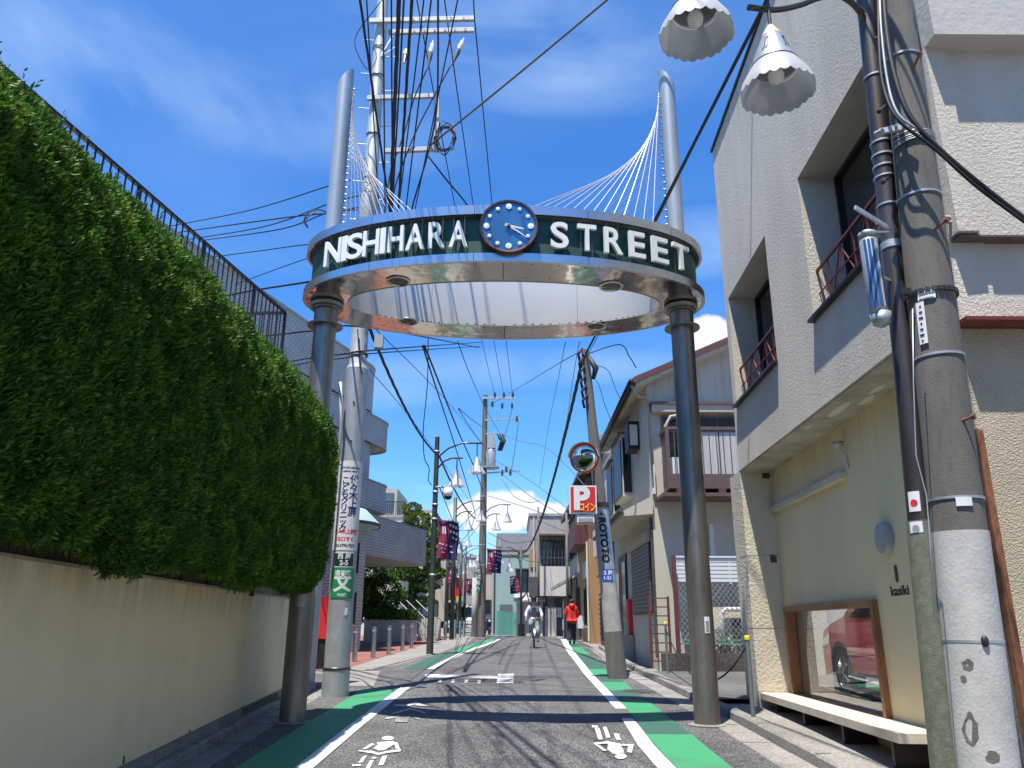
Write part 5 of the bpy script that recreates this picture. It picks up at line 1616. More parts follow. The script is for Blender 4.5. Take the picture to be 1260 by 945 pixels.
for k in range(7):
    A = P(440 + k * 2, 200 + k * 6, UY - .2); B = P(478 + rnd.uniform(-6, 8), 250 + rnd.uniform(-8, 6), UY - .3)
    mb.tube([A, A.lerp(B, .3) + Vector((0, -.1, .3 * rnd.random())), A.lerp(B, .7) + Vector((0, -.1, -.25)), B], .009, 5)
obj('loose_wires', mb, 'cable_grey', up_)
mb = MB(); b_ = P(466, 420, UY - .25); mb.box(b_.x - .07, b_.x + .08, b_.y - .05, b_.y + .06, b_.z - .13, b_.z + .12); obj('splice_box', mb, 'galvanised_pale', up_)
mb = MB(); mb.tube([P(440, 405, UY - .22), P(441, 420, UY - .24), P(443, 452, UY - .22), P(446, 460, UY - .2)], .012, 6); obj('down_wire', mb, 'cable_black', up_)
mb = MB(); mb.tube([P(419, 470, UY - .3), P(420, 520, UY - .27), P(409, 640, UY - .27), P(404, 690, UY - .25)], .03, 8); obj('side_pipe', mb, 'galvanised_pale', up_, smooth=True)
AZ = -pi / 2 + .20
zt, zb_ = P(430, 567, UY - .2).z, P(424, 677, UY - .2).z
mb = MB(); conpatch(mb, lambda z: Vector((UX, UY, z)), lambda z: .206, zb_, zt, .004, 26, AZ - 1.35, AZ + 1.35); bn_ = obj('banner', mb, 'white_plate', up_, smooth=True, auto=40)
cpt = (UX, UY); RR = .2115


def wrapv(s, size, u0, ztop, step, m, parent, offset=0.004):
    mb = MB()
    for i, ch in enumerate(s):
        if ch == ' ': continue
        def fn(u, v, w):
            a = AZ + (u0 + u) / RR; return Vector((UX + (RR) * cos(a), UY + RR * sin(a), ztop - step * (i + .5) + v))
        if ch == 'ー':
            text_on(mb, ch, size, lambda u, v, w: fn(v, u, w), offset=offset, maxlen=.05)
        else: text_on(mb, ch, size, fn, offset=offset, maxlen=.05)
    return obj('lettering', mb, m, parent)


H_ = zt - zb_
wrapv('代々木上原', .165, .085, zt - H_ * .17, H_ * .093, 'blue_print', bn_)
wrapv('こどもクリニック', .145, -.065, zt - H_ * .19, H_ * .078, 'blue_print', bn_)


def wraph(s, size, z, m, parent, u0=0, offset=.002, rr=None, squash=1.0):
    rr = rr or RR; mb = MB(); wrap(mb, cpt, rr, AZ + u0 / rr, z, s, size, offset=offset, squash=squash); return obj('lettering', mb, m, parent)


wraph('YOYOGI-UEHARA', .045, zt - H_ * .08, 'blue_print', bn_)
wraph('children clinic', .045, zt - H_ * .12, 'blue_print', bn_)
wraph('代々木上原駅', .085, zb_ + H_ * .20, 'red_print', bn_, offset=.003, squash=.85)
wraph('北口すぐ', .075, zb_ + H_ * .12, 'red_print', bn_, offset=.003)
wraph('03-5790-7027', .068, zb_ + H_ * .05, 'black_print', bn_, squash=.85)
z1_, z0_ = P(424, 679, UY - .2).z, P(424, 698, UY - .2).z
mb = MB(); conpatch(mb, lambda z: Vector((UX, UY, z)), lambda z: .206, z0_, z1_, .006, 18, AZ - .85, AZ + .85); pl = obj('block_plate', mb, 'white_plate', up_)
mb = MB(); conpatch(mb, lambda z: Vector((UX, UY, z)), lambda z: .212, z0_ + .02, z1_ - .02, .002, 18, AZ - .79, AZ + .79); obj('plate_ground', mb, 'dark_plate', pl)
wraph('西 原', .10, z0_ + (z1_ - z0_) * .70, 'white_plate', pl, rr=.2155, offset=.003); wraph('2-5', .11, z0_ + (z1_ - z0_) * .28, 'white_plate', pl, rr=.2155, offset=.004)
z1_, z0_ = P(421, 699, UY - .2).z, P(421, 736, UY - .2).z
mb = MB(); conpatch(mb, lambda z: Vector((UX, UY, z)), lambda z: .206, z0_, z1_, .006, 20, AZ - 1.02, AZ + .98); pl = obj('school_zone_sign', mb, 'green_plate', up_)
wraph('通学路', .095, z0_ + (z1_ - z0_) * .82, 'white_plate', pl, rr=.2135, offset=.003); wraph('文', .30, z0_ + (z1_ - z0_) * .47, 'white_plate', pl, rr=.2135, offset=.012); wraph('渋谷区', .05, z0_ + (z1_ - z0_) * .10, 'white_plate', pl, rr=.2135)
mb = MB(); patch(mb, cpt, .206, AZ + .45, .12, P(428, 757, UY - .2).z, P(428, 748, UY - .2).z); obj('sticker', mb, 'white_plate', up_)

# meter cabinet with stickers, at the end pillar
mc = thing('meter_cabinet', 'narrow grey cabinet with small stickers above the gate pillar, left of the banner pole', 'cabinet', (-3.35, 14.7, 2.83))
A, B = P(391, 683, 14.6), P(409, 625, 14.6)
mb = MB(); mb.box(A.x, B.x, 14.62, 14.85, A.z, B.z + .35); obj('cabinet_body', mb, 'galvanised_pale', mc)
for x0, x1, y0, y1, m_ in ((404, 410, 641, 648, 'blue_plate'), (403, 410, 658, 667, 'black_print'), (399, 403, 672, 679, 'black_print'), (404, 409, 671, 678, 'wall_dark')):
    a, b = P(x0, y1, 14.6), P(x1, y0, 14.6); mb = MB(); mb.box(a.x, b.x, 14.612, 14.62, a.z, b.z); obj('sticker', mb, m_, mc)
mb = MB(); mb.bar((-3.72, 14.7, 2.83), (-3.72, 14.7, 4.3), .05); obj('mounting_post', mb, 'brown_frame', mc)
vm = thing('vending_machine', 'red vending machine half hidden behind the gate pillar', 'vending machine', (-4.3, 18.6, g(18.6)))
a, b = P(396, 786, 18.5), P(405, 734, 18.5)
mb = MB(); mb.box(-4.95, b.x + .0, 18.5, 19.2, a.z, b.z); obj('cabinet', mb, 'red_plate', vm)
mb = MB(); mb.box(-4.93, b.x - .02, 18.53, 19.2, g(18.6), a.z); obj('base', mb, 'black_print', vm)
mb = MB(); mb.box(-4.85, -4.45, 18.485, 18.5, b.z - .5, b.z - .08); obj('display_window', mb, 'glass_sky', vm)

# ================================================================== APARTMENT BLOCK, left, with rounded tiled balconies
AU = Vector((.292, .956, 0)).normalized(); AN = Vector((.956, -.292, 0)).normalized()
AF = Fr((-5.3, 28.0, 0), AU, AN)
ab = thing('apartment_block', 'tiled apartment block with stepped rounded balconies behind the hedge', 'apartment block', (-9, 26, g(26)))


def round_band(mb, a0, a1, z0, z1, d, r, th=.18, back=4.0):
    """balcony band: straight along the front, rounded at its far end, then running back"""
    def outl(off):
        pts = [(a0, d - off), (a1 - r, d - off)]
        rr = r - off
        for i in range(1, 9):
            w = pi / 2 * i / 8; pts.append((a1 - r + rr * sin(w), d - r + rr * cos(w)))
        pts.append((a1 - off, d - back)); return pts
    o, i_ = outl(0), outl(th); n = len(o)
    vs = []
    for z in (z0, z1):
        for (a, dd) in o: vs.append(AF.pt(a, z, dd))
        for (a, dd) in i_: vs.append(AF.pt(a, z, dd))
    fs = []
    for k in range(n - 1):
        fs += [(k, k + 1, k + 1 + 2 * n, k + 2 * n), (n + k + 1, n + k, 3 * n + k, 3 * n + k + 1), (2 * n + k, 2 * n + k + 1, 3 * n + k + 1, 3 * n + k), (k + 1, k, n + k, n + k + 1)]
    fs += [(n - 1, 2 * n - 1, 4 * n - 1, 3 * n - 1), (0, 2 * n, 3 * n, n)]
    mb.add(vs, fs)
    return o


bands = [(-20, 1.3, 9.25, 10.95, .0, 1.5), (-12, 2.0, 8.0, 9.0, .15, 1.0), (-12, 1.2, 6.65, 7.9, .0, 1.3), (-12, 2.1, 5.6, 6.6, .1, .8)]
for i, (a0_, a1_, z0_, z1_, d_, r_) in enumerate(bands):
    mb = MB(); o = round_band(mb, a0_, a1_, z0_, z1_, d_, r_); obj('balcony_front', mb, 'tile_cladding', ab, smooth=True, auto=30)
    mb = MB(); mb.prism([AF.pt(a, z0_ + .03, dd - .02) for a, dd in o] + [AF.pt(a0_, z0_ + .03, d_ - 4)], (0, 0, .12)); obj('balcony_slab', mb, 'wall_grey', ab)
    mb = MB(); r2 = MB(); round_band(r2, a0_, a1_ + .03, z1_, z1_ + .07, d_ + .03, r_ + .03, th=.24); obj('coping', r2, 'concrete_pale', ab)
mb = MB(); mb.fbox(AF, -20, -.2, .4, 10.6, -9, -1.6); mb.fbox(AF, -.2, 1.0, .4, 9.3, -8, -2.2); obj('wall', mb, 'tile_cladding', ab)
for (z0_, z1_) in ((8.0 + 1.0, 9.25), (7.9, 8.0), (6.6, 6.65)): pass
for a in (-9.5, -6.5, -3.5, -1.4):
    for z in (3.2, 6.0, 8.3):
        mb = MB(); mb.fbox(AF, a, a + 1.5, z, z + 1.0, -1.6, -1.55); w_ = obj('window', mb, 'dark_frame', ab)
        mb = MB(); mb.fbox(AF, a + .06, a + 1.44, z + .06, z + .94, -1.55, -1.54); obj('pane', mb, 'glass_sky', w_)
# glazed rails on two of the balconies
for (a_, z_, w_) in ((1.25, 8.05, .9), (2.13, 5.75, .9)):
    f = Fr(AF.pt(a_ + .06, 0, 0), -AN, AU)
    for k in range(6):
        mb = MB(); mb.fbox(f, .8 + k * .35, 1.1 + k * .35, z_ + .2, z_ + w_, 0, .04); obj('rail_panel', mb, 'glass_sky', ab)
# the lower projecting balcony and round stair column
mb = MB(); o = round_band(mb, -2.0, 5.35, 3.95, 5.30, .35, .5, back=5); obj('balcony_front', mb, 'tile_cladding', ab, smooth=True, auto=30)
mb = MB(); mb.prism([AF.pt(a, 3.93, dd - .02) for a, dd in o] + [AF.pt(-2.0, 3.93, -4)], (0, 0, .14)); obj('balcony_slab', mb, 'wall_grey', ab)
r2 = MB(); round_band(r2, -2.0, 5.38, 5.30, 5.36, .38, .5, th=.24, back=5); obj('coping', r2, 'galvanised', ab)
c_ = G(449, 793); zt_ = P(452, 655, 26).z
mb = MB(); mb.lathe([(.95, 0), (.95, zt_ - g(26))], (-5.75, 26.0, g(26)), seg=40); obj('round_column', mb, 'tile_cladding', ab, smooth=True, auto=40)
mb = MB(); mb.lathe([(1.0, 0), (1.05, .12), (1.35, .18), (1.38, .28), (.9, .75), (0, 1.0)], (-5.75, 26.0, zt_), seg=40); obj('canopy_roof', mb, 'wall_mint', ab, smooth=True, auto=30)
mb = MB(); mb.lathe([(1.39, .17), (1.40, .27)], (-5.75, 26.0, zt_), seg=40, caps=False); obj('gutter', mb, 'wall_dark', ab, smooth=True)
for z in (zt_ - 1.35, zt_ - 2.9):
    mb = MB(); patch(mb, (-5.75, 26.0), .955, -.72, .22, z, z + .95, .02); obj('slit_window', mb, 'dark_frame', ab)

# bollards along the plaza
bt = None
for i, (x, y, xt, yt) in enumerate(((436, 815, 437, 779), (459, 810, 460, 775), (478, 806, 479, 773), (495, 801, 496, 771), (506, 798, 508, 770),
                                    (548, 788, 549, 770), (554, 787, 555, 769), (560, 786, 561, 769), (566, 785, 567, 768), (571, 784, 572, 768))):
    p = G(x, y); nm = ['first', 'second', 'third', 'fourth', 'fifth', 'sixth', 'seventh', 'eighth', 'ninth', 'tenth'][i]
    lab = 'stainless steel bollard on the red paving, %s along from the banner pole' % nm
    loc = (p.x, p.y, g(p.y))
    if bt is None:
        bt = thing('bollard', lab, 'bollard', loc, 'steel bollards along the plaza edge')
        mb = MB(); mb.lathe([(.0, 0), (.065, 0), (.065, .80), (.058, .83), (0, .835)], loc, seg=24, caps=False); obj('post', mb, 'brushed_steel', bt, smooth=True, auto=40)
        mb = MB(); mb.lathe([(.067, .70), (.067, .76)], loc, seg=24, caps=False); obj('band', mb, 'galvanised', bt, smooth=True)
    else: dup(bt, loc, lab)


# ================================================================== STREET LAMPS of the shopping street (green posts, paired cone shades)
def small_shade(parent, c, zneck, r=.27):
    mb = MB(); mb.lathe([(.05, .50), (.155, .20), (.16, .19)], (c[0], c[1], c[2]), seg=24, caps=False); sh = obj('shade', mb, 'shade_zinc', parent, smooth=True)
    mb = MB(); vs = []; n = 32
    for k in range(n):
        w = 2 * pi * k / n; vs.append((c[0] + .16 * cos(w), c[1] + .16 * sin(w), c[2] + .20))
    for k in range(n):
        w = 2 * pi * k / n; vs.append((c[0] + r * cos(w), c[1] + r * sin(w), c[2] - .03 * abs(sin(w * 4)) ))
    mb.add(vs, [(k, n + k, n + (k + 1) % n, (k + 1) % n) for k in range(n)]); obj('skirt', mb, 'shade_white', sh)
    mb = MB(); mb.tube([(c[0], c[1], c[2] + .5), (c[0], c[1], zneck)], .02, 6); obj('hanger', mb, 'post_green', sh)
    mb = MB(); mb.sphere((c[0], c[1], c[2] + .14), .05, 8, 6); obj('bulb', mb, 'lamp_globe', sh)


def lamp_arms(t, x, y, z, s=1):
    mb = MB(); mb.tube([(x, y, z - .25), (x + .35 * s, y - .05, z + .05), (x + .8 * s, y - .1, z + .22), (x + 1.45 * s, y - .15, z + .20)], .028, 8); obj('arm', mb, 'bronze', t, smooth=True)
    mb = MB(); mb.tube([(x, y, z - .62), (x + .25 * s, y - .3, z - .42), (x + .5 * s, y - .5, z - .36), (x + .85 * s, y - .6, z - .38)], .028, 8); obj('arm', mb, 'maroon', t, smooth=True)
    small_shade(t, (x + 1.28 * s, y - .15, z - .75), z + .2)
    small_shade(t, (x + .68 * s, y - .6, z - 1.25), z - .37)


def flag(t, x, y, z, s=1, w=.62, h=1.15):
    fl = []
    nx_, nz_ = 6, 8
    for half, m_ in ((0, 'wine_cloth'), (1, 'navy_cloth')):
        mb = MB(); vs = []
        for j in range(nz_ + 1):
            for i in range(nx_ + 1):
                u = (i / nx_ * .5 + half * .5); v = j / nz_
                vs.append((x + s * (.10 + u * w + .02 * sin(v * 5)), y + .05 * sin(u * 7 + v * 4), z - h * v + .07 * (1 - u) * 1 - u * .02 - .18 * u * v * 0))
        m2 = nx_ + 1
        mb.add(vs, [(j * m2 + i, j * m2 + i + 1, (j + 1) * m2 + i + 1, (j + 1) * m2 + i) for j in range(nz_) for i in range(nx_)])
        fl.append(obj('flag', mb, m_, t, smooth=True))
    mb = MB()
    rr_ = random.Random(2)
    for (u, v, a, b) in [(.58, .10, .07, .05), (.72, .12, .07, .05), (.86, .14, .07, .05), (.60, .26, .06, .05), (.74, .28, .07, .05), (.88, .30, .06, .05), (.72, .42, .06, .04), (.86, .44, .06, .04), (.20, .25, .05, .14), (.32, .25, .05, .14), (.1, .62, .07, .02), (.25, .63, .07, .02), (.42, .64, .07, .02), (.65, .65, .1, .02), (.3, .74, .16, .02), (.3, .84, .10, .02), (.7, .80, .12, .02)]:
        vs = []
        for (du, dv) in ((-a, -b), (a, -b), (a, b), (-a, b)):
            uu, vv = u + du * .7, v + dv * .7
            vs.append((x + s * (.10 + uu * w + .02 * sin(vv * 5)), y + .05 * sin(uu * 7 + vv * 4) - .008, z - h * vv + .07 * (1 - uu) - uu * .02))
        mb.add(vs, [(0, 1, 2, 3)])
    obj('flag_print', mb, 'pale_cloth', fl[0], kind='stuff')
    for za, zb2 in ((.09, 0), (-h * .97, -h)):
        mb = MB(); mb.bar((x, y, z + za), (x + s * (w + .12), y, z + zb2), .02); obj('flag_rod', mb, 'bronze', t)


sl = thing('street_lamp', 'dark green street lamp post with paired shades, camera and banner by the plaza kerb', 'street lamp', (-2.40, 24.4, g(24.4)))
mb = MB(); mb.tube([(-2.40, 24.4, g(24.4)), (-2.40, 24.4, 3.0), (-2.40, 24.4, 3.01), (-2.40, 24.4, 7.38)], [.105, .10, .088, .075], 20); obj('post', mb, 'post_green', sl, smooth=True, auto=40)
for z in (6.9, 5.6, 5.2, 4.75, 3.05):
    mb = MB(); mb.lathe([(.088, -.03), (.10, -.03), (.10, .03), (.088, .03)], (-2.40, 24.4, z), seg=20, caps=False); obj('clamp', mb, 'galvanised', sl, smooth=True)
lamp_arms(sl, -2.38, 24.4, 6.95)
flag(sl, -2.36, 24.38, 4.65)
mb = MB(); mb.tube([(-2.4, 24.35, 5.75), (-2.2, 24.3, 5.75), (-2.05, 24.2, 5.72)], .03, 8); cam_p = obj('camera_arm', mb, 'galvanised_pale', sl)
mb = MB(); mb.lathe([(.03, .30), (.13, .26), (.15, .10), (.13, .0)], (-1.98, 24.15, 5.42), seg=20); obj('camera_housing', mb, 'van_white', cam_p, smooth=True)
mb = MB(); mb.sphere((-1.98, 24.15, 5.42), .125, 14, 8, (1, 1, .85)); obj('camera_dome', mb, 'black_print', cam_p, smooth=True)
mb = MB(); mb.box(-2.18, -2.02, 24.2, 24.3, 5.50, 5.58); obj('bracket', mb, 'galvanised_pale', cam_p)
# further lamps down the street
lamp_spots = [(556, 38, 'second lamp post beyond the plaza kerb, with paired shades and a banner', 1, 0), (627, 72, 'far lamp post standing in front of the mint house', -1, 1), (571, 62, 'lamp post beyond the bollards with paired shades', 1, 1), (582, 84, 'farthest lamp post at the bend, tiny against the white flats', 1, 0), (548, 50, 'lamp post behind the bollards close to the left shop fronts', 1, 1)]
for px, Yl, lab, s, hasf in lamp_spots:
    q = P(px, 775, Yl); gz = g(Yl)
    t = thing('street_lamp', lab, 'street lamp', (q.x, Yl, gz), 'street lamps of the shopping street')
    mb = MB(); mb.tube([(q.x, Yl, gz), (q.x, Yl, 7.6)], [.11, .085], 12); obj('post', mb, 'post_green', t, smooth=True)
    lamp_arms(t, q.x, Yl, 7.2, s)
    if hasf: flag(t, q.x, Yl - .1, 5.0, s, .55, 1.0)

# ================================================================== CONCRETE UTILITY POLE with transformer (middle)
MX, MY = -1.58, 43.9
mg = g(MY)
mp = thing('utility_pole', 'concrete utility pole with transformer, cross arms and two hung lamps in mid street', 'utility pole', (MX, MY, mg))
mb = MB(); mb.lathe([(.24, 0), (.14, 13.6), (0, 13.6)], (MX, MY, mg), seg=24, caps=False); obj('shaft', mb, 'concrete_pole', mp, smooth=True, auto=40)
mb = MB(); mb.lathe([(.16, 0), (.15, 3.1)], (MX - .38, MY - .15, mg), seg=20); obj('wrap_sleeve', mb, 'concrete_pale', mp, smooth=True)
mb = MB(); mb.box(MX - .28, MX - .12, MY - .42, MY - .38, 3.3, 4.6); sn = obj('side_sign', mb, 'green_plate', mp)
mb = MB()
for k in range(4): text_on(mb, 'そば処へ'[k], .24, lambda u, v, w: Vector((MX - .20 + u, MY - .425, 4.42 - k * .3 + v)), offset=.005)
obj('lettering', mb, 'white_plate', sn)
pts = lambda x, y, Y=MY: P(x, y, Y)
for (a, b, w) in (((594, 491), (634, 491), .12), ((597, 518), (638, 516), .09), ((598, 535), (617, 533), .08), ((597, 583), (640, 580), .08)):
    A, B = pts(*a), pts(*b); mb = MB(); mb.bar(A + Vector((0, -.2, 0)), B + Vector((0, -.2, 0)), w); obj('cross_arm', mb, 'galvanised', mp)
for (x, y) in ((609, 487), (620, 487), (631, 487), (606, 498), (618, 500), (630, 500), (618, 582), (623, 578), (628, 582), (636, 516)):
    c = pts(x, y) + Vector((0, -.2, 0)); mb = MB(); mb.lathe([(.03, -.2), (.09, -.14), (.05, -.08), (.10, -.02), (.05, .04), (.08, .1), (.02, .16)], c, seg=10); obj('insulator', mb, 'insulator_dark', mp)
c = pts(602, 570) + Vector((.1, -.25, 0)); mb = MB(); mb.lathe([(0, 0), (.26, 0), (.28, .08), (.28, .85), (.24, .95), (0, 1.0)], (c.x, c.y, c.z - .2), seg=20); obj('transformer', mb, 'galvanised', mp, smooth=True, auto=40)
mb = MB(); mb.lathe([(0, 0), (.5, 0), (.5, .08), (0, .08)], (c.x, c.y, c.z - .35), seg=16); obj('platform', mb, 'galvanised', mp)
c = pts(605, 545); mb = MB(); mb.box(c.x - .2, c.x + .25, c.y - .5, c.y - .2, c.z - .4, c.z + .35); obj('switch_box', mb, 'galvanised_pale', mp)
mb = MB()
for k in range(5): a = pts(612 + k * 1.5, 536 + (k % 2) * 4); b = pts(613 + k, 556); mb.tube([a + Vector((0, -.3, 0)), a.lerp(b, .5) + Vector((.2, -.4, .1)), b + Vector((0, -.3, 0))], .05, 6)
obj('jumper_wires', mb, 'cable_black', mp)
lamp_arms(mp, MX + .1, MY - .1, 7.9)
flag(mp, MX + .15, MY - .15, 5.6, 1, .8, 1.25)
for z in (2.6, 4.8, 5.9, 7.0, 8.6, 10.2):
    mb = MB(); mb.lathe([(.23 - z * .006, -.03), (.245 - z * .006, -.03), (.245 - z * .006, .03), (.23 - z * .006, .03)], (MX, MY, z), seg=16, caps=False); obj('steel_band', mb, 'galvanised', mp)

# ================================================================== RIGHT POLE with ROTOTO banner, mirror and parking sign
r0, r1 = Vector((2.17, 16.7, g(16.7))), P(719, 424, 16.7)
rdir = (r1 - r0) / (r1.z - r0.z)
def rpz(z): return r0 + rdir * (z - r0.z)
rp = thing('utility_pole', 'leaning pole with narrow ROTOTO banner on a pale concrete foot, right pavement', 'utility pole', tuple(r0))
zz1 = P(757, 777, 16.7).z
mb = MB(); mb.tube([rpz(g(16.7) - .1), rpz(zz1)], [.205, .195], 32); obj('foot_sleeve', mb, 'concrete_pole', rp, smooth=True, auto=40)
zz2 = P(742, 622, 16.7).z
mb = MB(); mb.tube([rpz(zz1 - .02), rpz(zz2)], [.185, .165], 32); obj('shaft', mb, 'concrete_pale', rp, smooth=True, auto=40)
mb = MB(); mb.tube([rpz(zz2), rpz(6.2), rpz(7.6)], [.14, .105, .085], 24); obj('wooden_shaft', mb, 'wood_pole', rp, smooth=True, auto=40)
mb = MB(); mb.lathe([(.17, -.05), (.185, -.05), (.185, .05), (.17, .05)], rpz(zz2), seg=24, caps=False); obj('joint_band', mb, 'bronze', rp)
RZf = lambda z: float(np.interp(z, [zz1, zz2], [.185, .165]))
RAZ = -pi / 2 - .12
zt, zb_ = P(743, 626, 16.5).z, P(749, 700, 16.5).z
mb = MB(); conpatch(mb, rpz, RZf, zb_, zt, .004, 24, RAZ - 1.3, RAZ + 1.3); bn_ = obj('banner', mb, 'shade_zinc', rp, smooth=True, auto=40)
M['banner_pale'] = M['shade_zinc']
mb = MB()
for i, ch in enumerate('ROTOTO'):
    zc_ = zt - .24 - i * .158
    def fn(u, v, w):      # letters turned to read downwards
        a = RAZ + (v + .0) / .182; q = rpz(zc_ - u); r = RZf(zc_) + .0075
        return Vector((q.x + r * cos(a), q.y + r * sin(a), zc_ - u))
    text_on(mb, ch, .215, fn, offset=.012, maxlen=.03)
obj('lettering', mb, 'black_print', bn_)
mb = MB(); zc_ = zb_ + .30
def ff(u, z): a = RAZ + u / .182; q = rpz(z); r = RZf(z) + .0085; return Vector((q.x + r * cos(a), q.y + r * sin(a), z))
mb.add([ff(-.012, zc_ - .09), ff(.012, zc_ - .09), ff(.012, zc_ + .05), ff(-.012, zc_ + .05)], [(0, 1, 2, 3)]); mb.add([ff(-.05, zc_ + .03), ff(.05, zc_ + .03), ff(0, zc_ + .11)], [(0, 1, 2)])
mb.add([ff(-.045, zt - .13), ff(.045, zt - .13), ff(0, zt - .06)], [(0, 1, 2)])
obj('arrow', mb, 'black_print', bn_)
mb = MB()
for k in range(3): mb.add([ff(-.06, zb_ + .04 + k * .045), ff(.07, zb_ + .04 + k * .045), ff(.07, zb_ + .055 + k * .045), ff(-.06, zb_ + .055 + k * .045)], [(0, 1, 2, 3)])
obj('fine_print', mb, 'wall_dark', bn_)
z1_, z0_ = P(750, 701, 16.5).z, P(750, 715, 16.5).z
mb = MB(); conpatch(mb, rpz, RZf, z0_, z1_, .008, 12, RAZ - .65, RAZ + .65); pl = obj('block_plate', mb, 'blue_plate', rp)
mb = MB(); rr2 = RZf(3) + .012
for s_, zq in (('西 原', .72), ('1-21', .28)):
    zc2 = z0_ + (z1_ - z0_) * zq
    text_on(mb, s_, .10, lambda u, v, w: ff(u, zc2 + v) + Vector((0, -.004, 0)), offset=.003, maxlen=.04)
obj('lettering', mb, 'white_plate', pl)
mb = MB(); mb.tube([rpz(7.5) + Vector((.05, 0, .0)), rpz(7.15) + Vector((.2, -.05, 0)), rpz(6.9) + Vector((.12, -.05, 0))], [.04, .075, .04], 10); obj('splice_case', mb, 'black_rubber', rp, smooth=True)
mb = MB()
for k in range(6):
    a = rpz(6.2 + k * .22) + Vector((-.15, -.1, 0)); mb.tube([a, a + Vector((-.04, -.05, .15)), a + Vector((.05, -.05, .3))], .03, 7)
obj('cable_lashing', mb, 'cable_black', rp, smooth=True)

mr = thing('traffic_mirror', 'round orange rimmed convex traffic mirror on the leaning pole', 'traffic mirror', tuple(P(720, 564, 16.3)))
c = P(720, 564, 16.25); ax = Vector((-.35, -1, -.12)).normalized()
mb = MB(); Rm = .315
mb.lathe([(Rm - .03, .07)] + [((Rm - .03) * cos(t), .07 + .05 * sin(t)) for t in [pi / 2 * k / 8 for k in range(1, 9)]], c, axis=ax, seg=40, caps=False); obj('mirror', mb, 'mirror_glass', mr, smooth=True)
mb = MB(); mb.lathe([(Rm - .035, .075), (Rm, .09), (Rm + .005, .03), (Rm - .02, -.02), (.1, -.08), (0, -.08)], c, axis=ax, seg=40, caps=False); obj('back_shell', mb, 'mirror_orange', mr, smooth=True)
mb = MB(); a_, b_ = [], []
vs = []
side = ax.cross(Vector((0, 0, 1))).normalized(); upv = side.cross(ax).normalized()
for k in range(17):
    w = pi * (.02 + .96 * k / 16)
    for rr_, dd in ((Rm + .0, 0.0), (Rm + .02, .20)): vs.append(c + side * rr_ * cos(w) + upv * rr_ * sin(w) + ax * dd)
mb.add(vs, [(2 * k, 2 * k + 1, 2 * k + 3, 2 * k + 2) for k in range(16)]); obj('hood', mb, 'white_plate', mr, smooth=True)
mb = MB(); mb.bar(c - ax * .05, rpz(c.z - .1), .05); obj('bracket', mb, 'galvanised', mr)

ps = thing('parking_sign', 'red and white P coin parking sign on the leaning pole', 'sign', tuple(P(717, 615, 16.25)))
A, B = P(700.5, 632, 16.25), P(733.5, 598, 16.25)
mb = MB(); mb.box(A.x, B.x, 16.2, 16.32, A.z, B.z); obj('box', mb, 'white_plate', ps)
i_ = .03
mb = MB(); mb.box(A.x + i_, B.x - i_, 16.192, 16.2, A.z + i_, B.z - i_); obj('face', mb, 'red_plate', ps)
W_, H__ = B.x - A.x, B.z - A.z
mb = MB(); text_on(mb, 'P', .66, lambda u, v, w: Vector(((A.x + B.x) / 2 - .04 + u, 16.187 - w, (A.z + B.z) / 2 - .0 + v)), offset=.03, ext=.002); obj('letter', mb, 'white_plate', ps)
mb = MB(); text_on(mb, 'コイン', .19, lambda u, v, w: Vector((B.x - .20 + u, 16.184 - w, A.z + .12 + v)), offset=.006, ext=.002, squash=.62); obj('lettering', mb, 'yellow_print', ps)
A2, B2 = P(710, 645, 16.25), P(731, 634, 16.25)
mb = MB(); mb.box(A2.x, B2.x, 16.22, 16.31, A2.z, B2.z); pn = obj('lower_plate', mb, 'white_plate', ps)
mb = MB(); mb.box(A2.x + .03, B2.x - .03, 16.213, 16.22, A2.z + .05, B2.z - .06); obj('plate_print', mb, 'galvanised', pn)
mb = MB(); mb.box(A2.x, B2.x, 16.212, 16.22, A2.z, A2.z + .035); obj('plate_stripe', mb, 'rust', pn)
mb = MB(); mb.bar(Vector((B.x - .1, 16.32, B.z - .1)), rpz(B.z - .1), .04); mb.bar(Vector((B.x - .1, 16.32, A.z + .1)), rpz(A.z + .1), .04); obj('bracket', mb, 'galvanised', ps)

# ================================================================== THE TWO-STOREY HOUSE, right
HX, HY0, HY1 = 3.36, 18.5, 25.6
hs = thing('house', 'two-storey pale house with gabled roof, balcony and grey shutter', 'house', (6, 22, g(20)))
EZ = 7.45
FH = Fr((HX, HY0, 0), (1, 0, 0), (0, -1, 0))       # front (faces the camera): a runs right
SH = Fr((HX, HY0, 0), (0, 1, 0), (-1, 0, 0))        # street side: a runs away
def groof(x): return 7.48 + (x - HX) * .445
mb = MB()
mb.fbox(SH, 0, HY1 - HY0, .4, EZ, -.2, 0); obj('side_wall', mb, 'house_wall', hs)
mb = MB()
q = [FH.pt(.2, .4, 0), FH.pt(5.2, .4, 0), FH.pt(5.2, groof(HX + 5.2) - .1, 0), FH.pt(.2, groof(HX + .2) - .1, 0)]
mb.prism(q, (0, .2, 0)); obj('front_wall', mb, 'house_wall', hs)
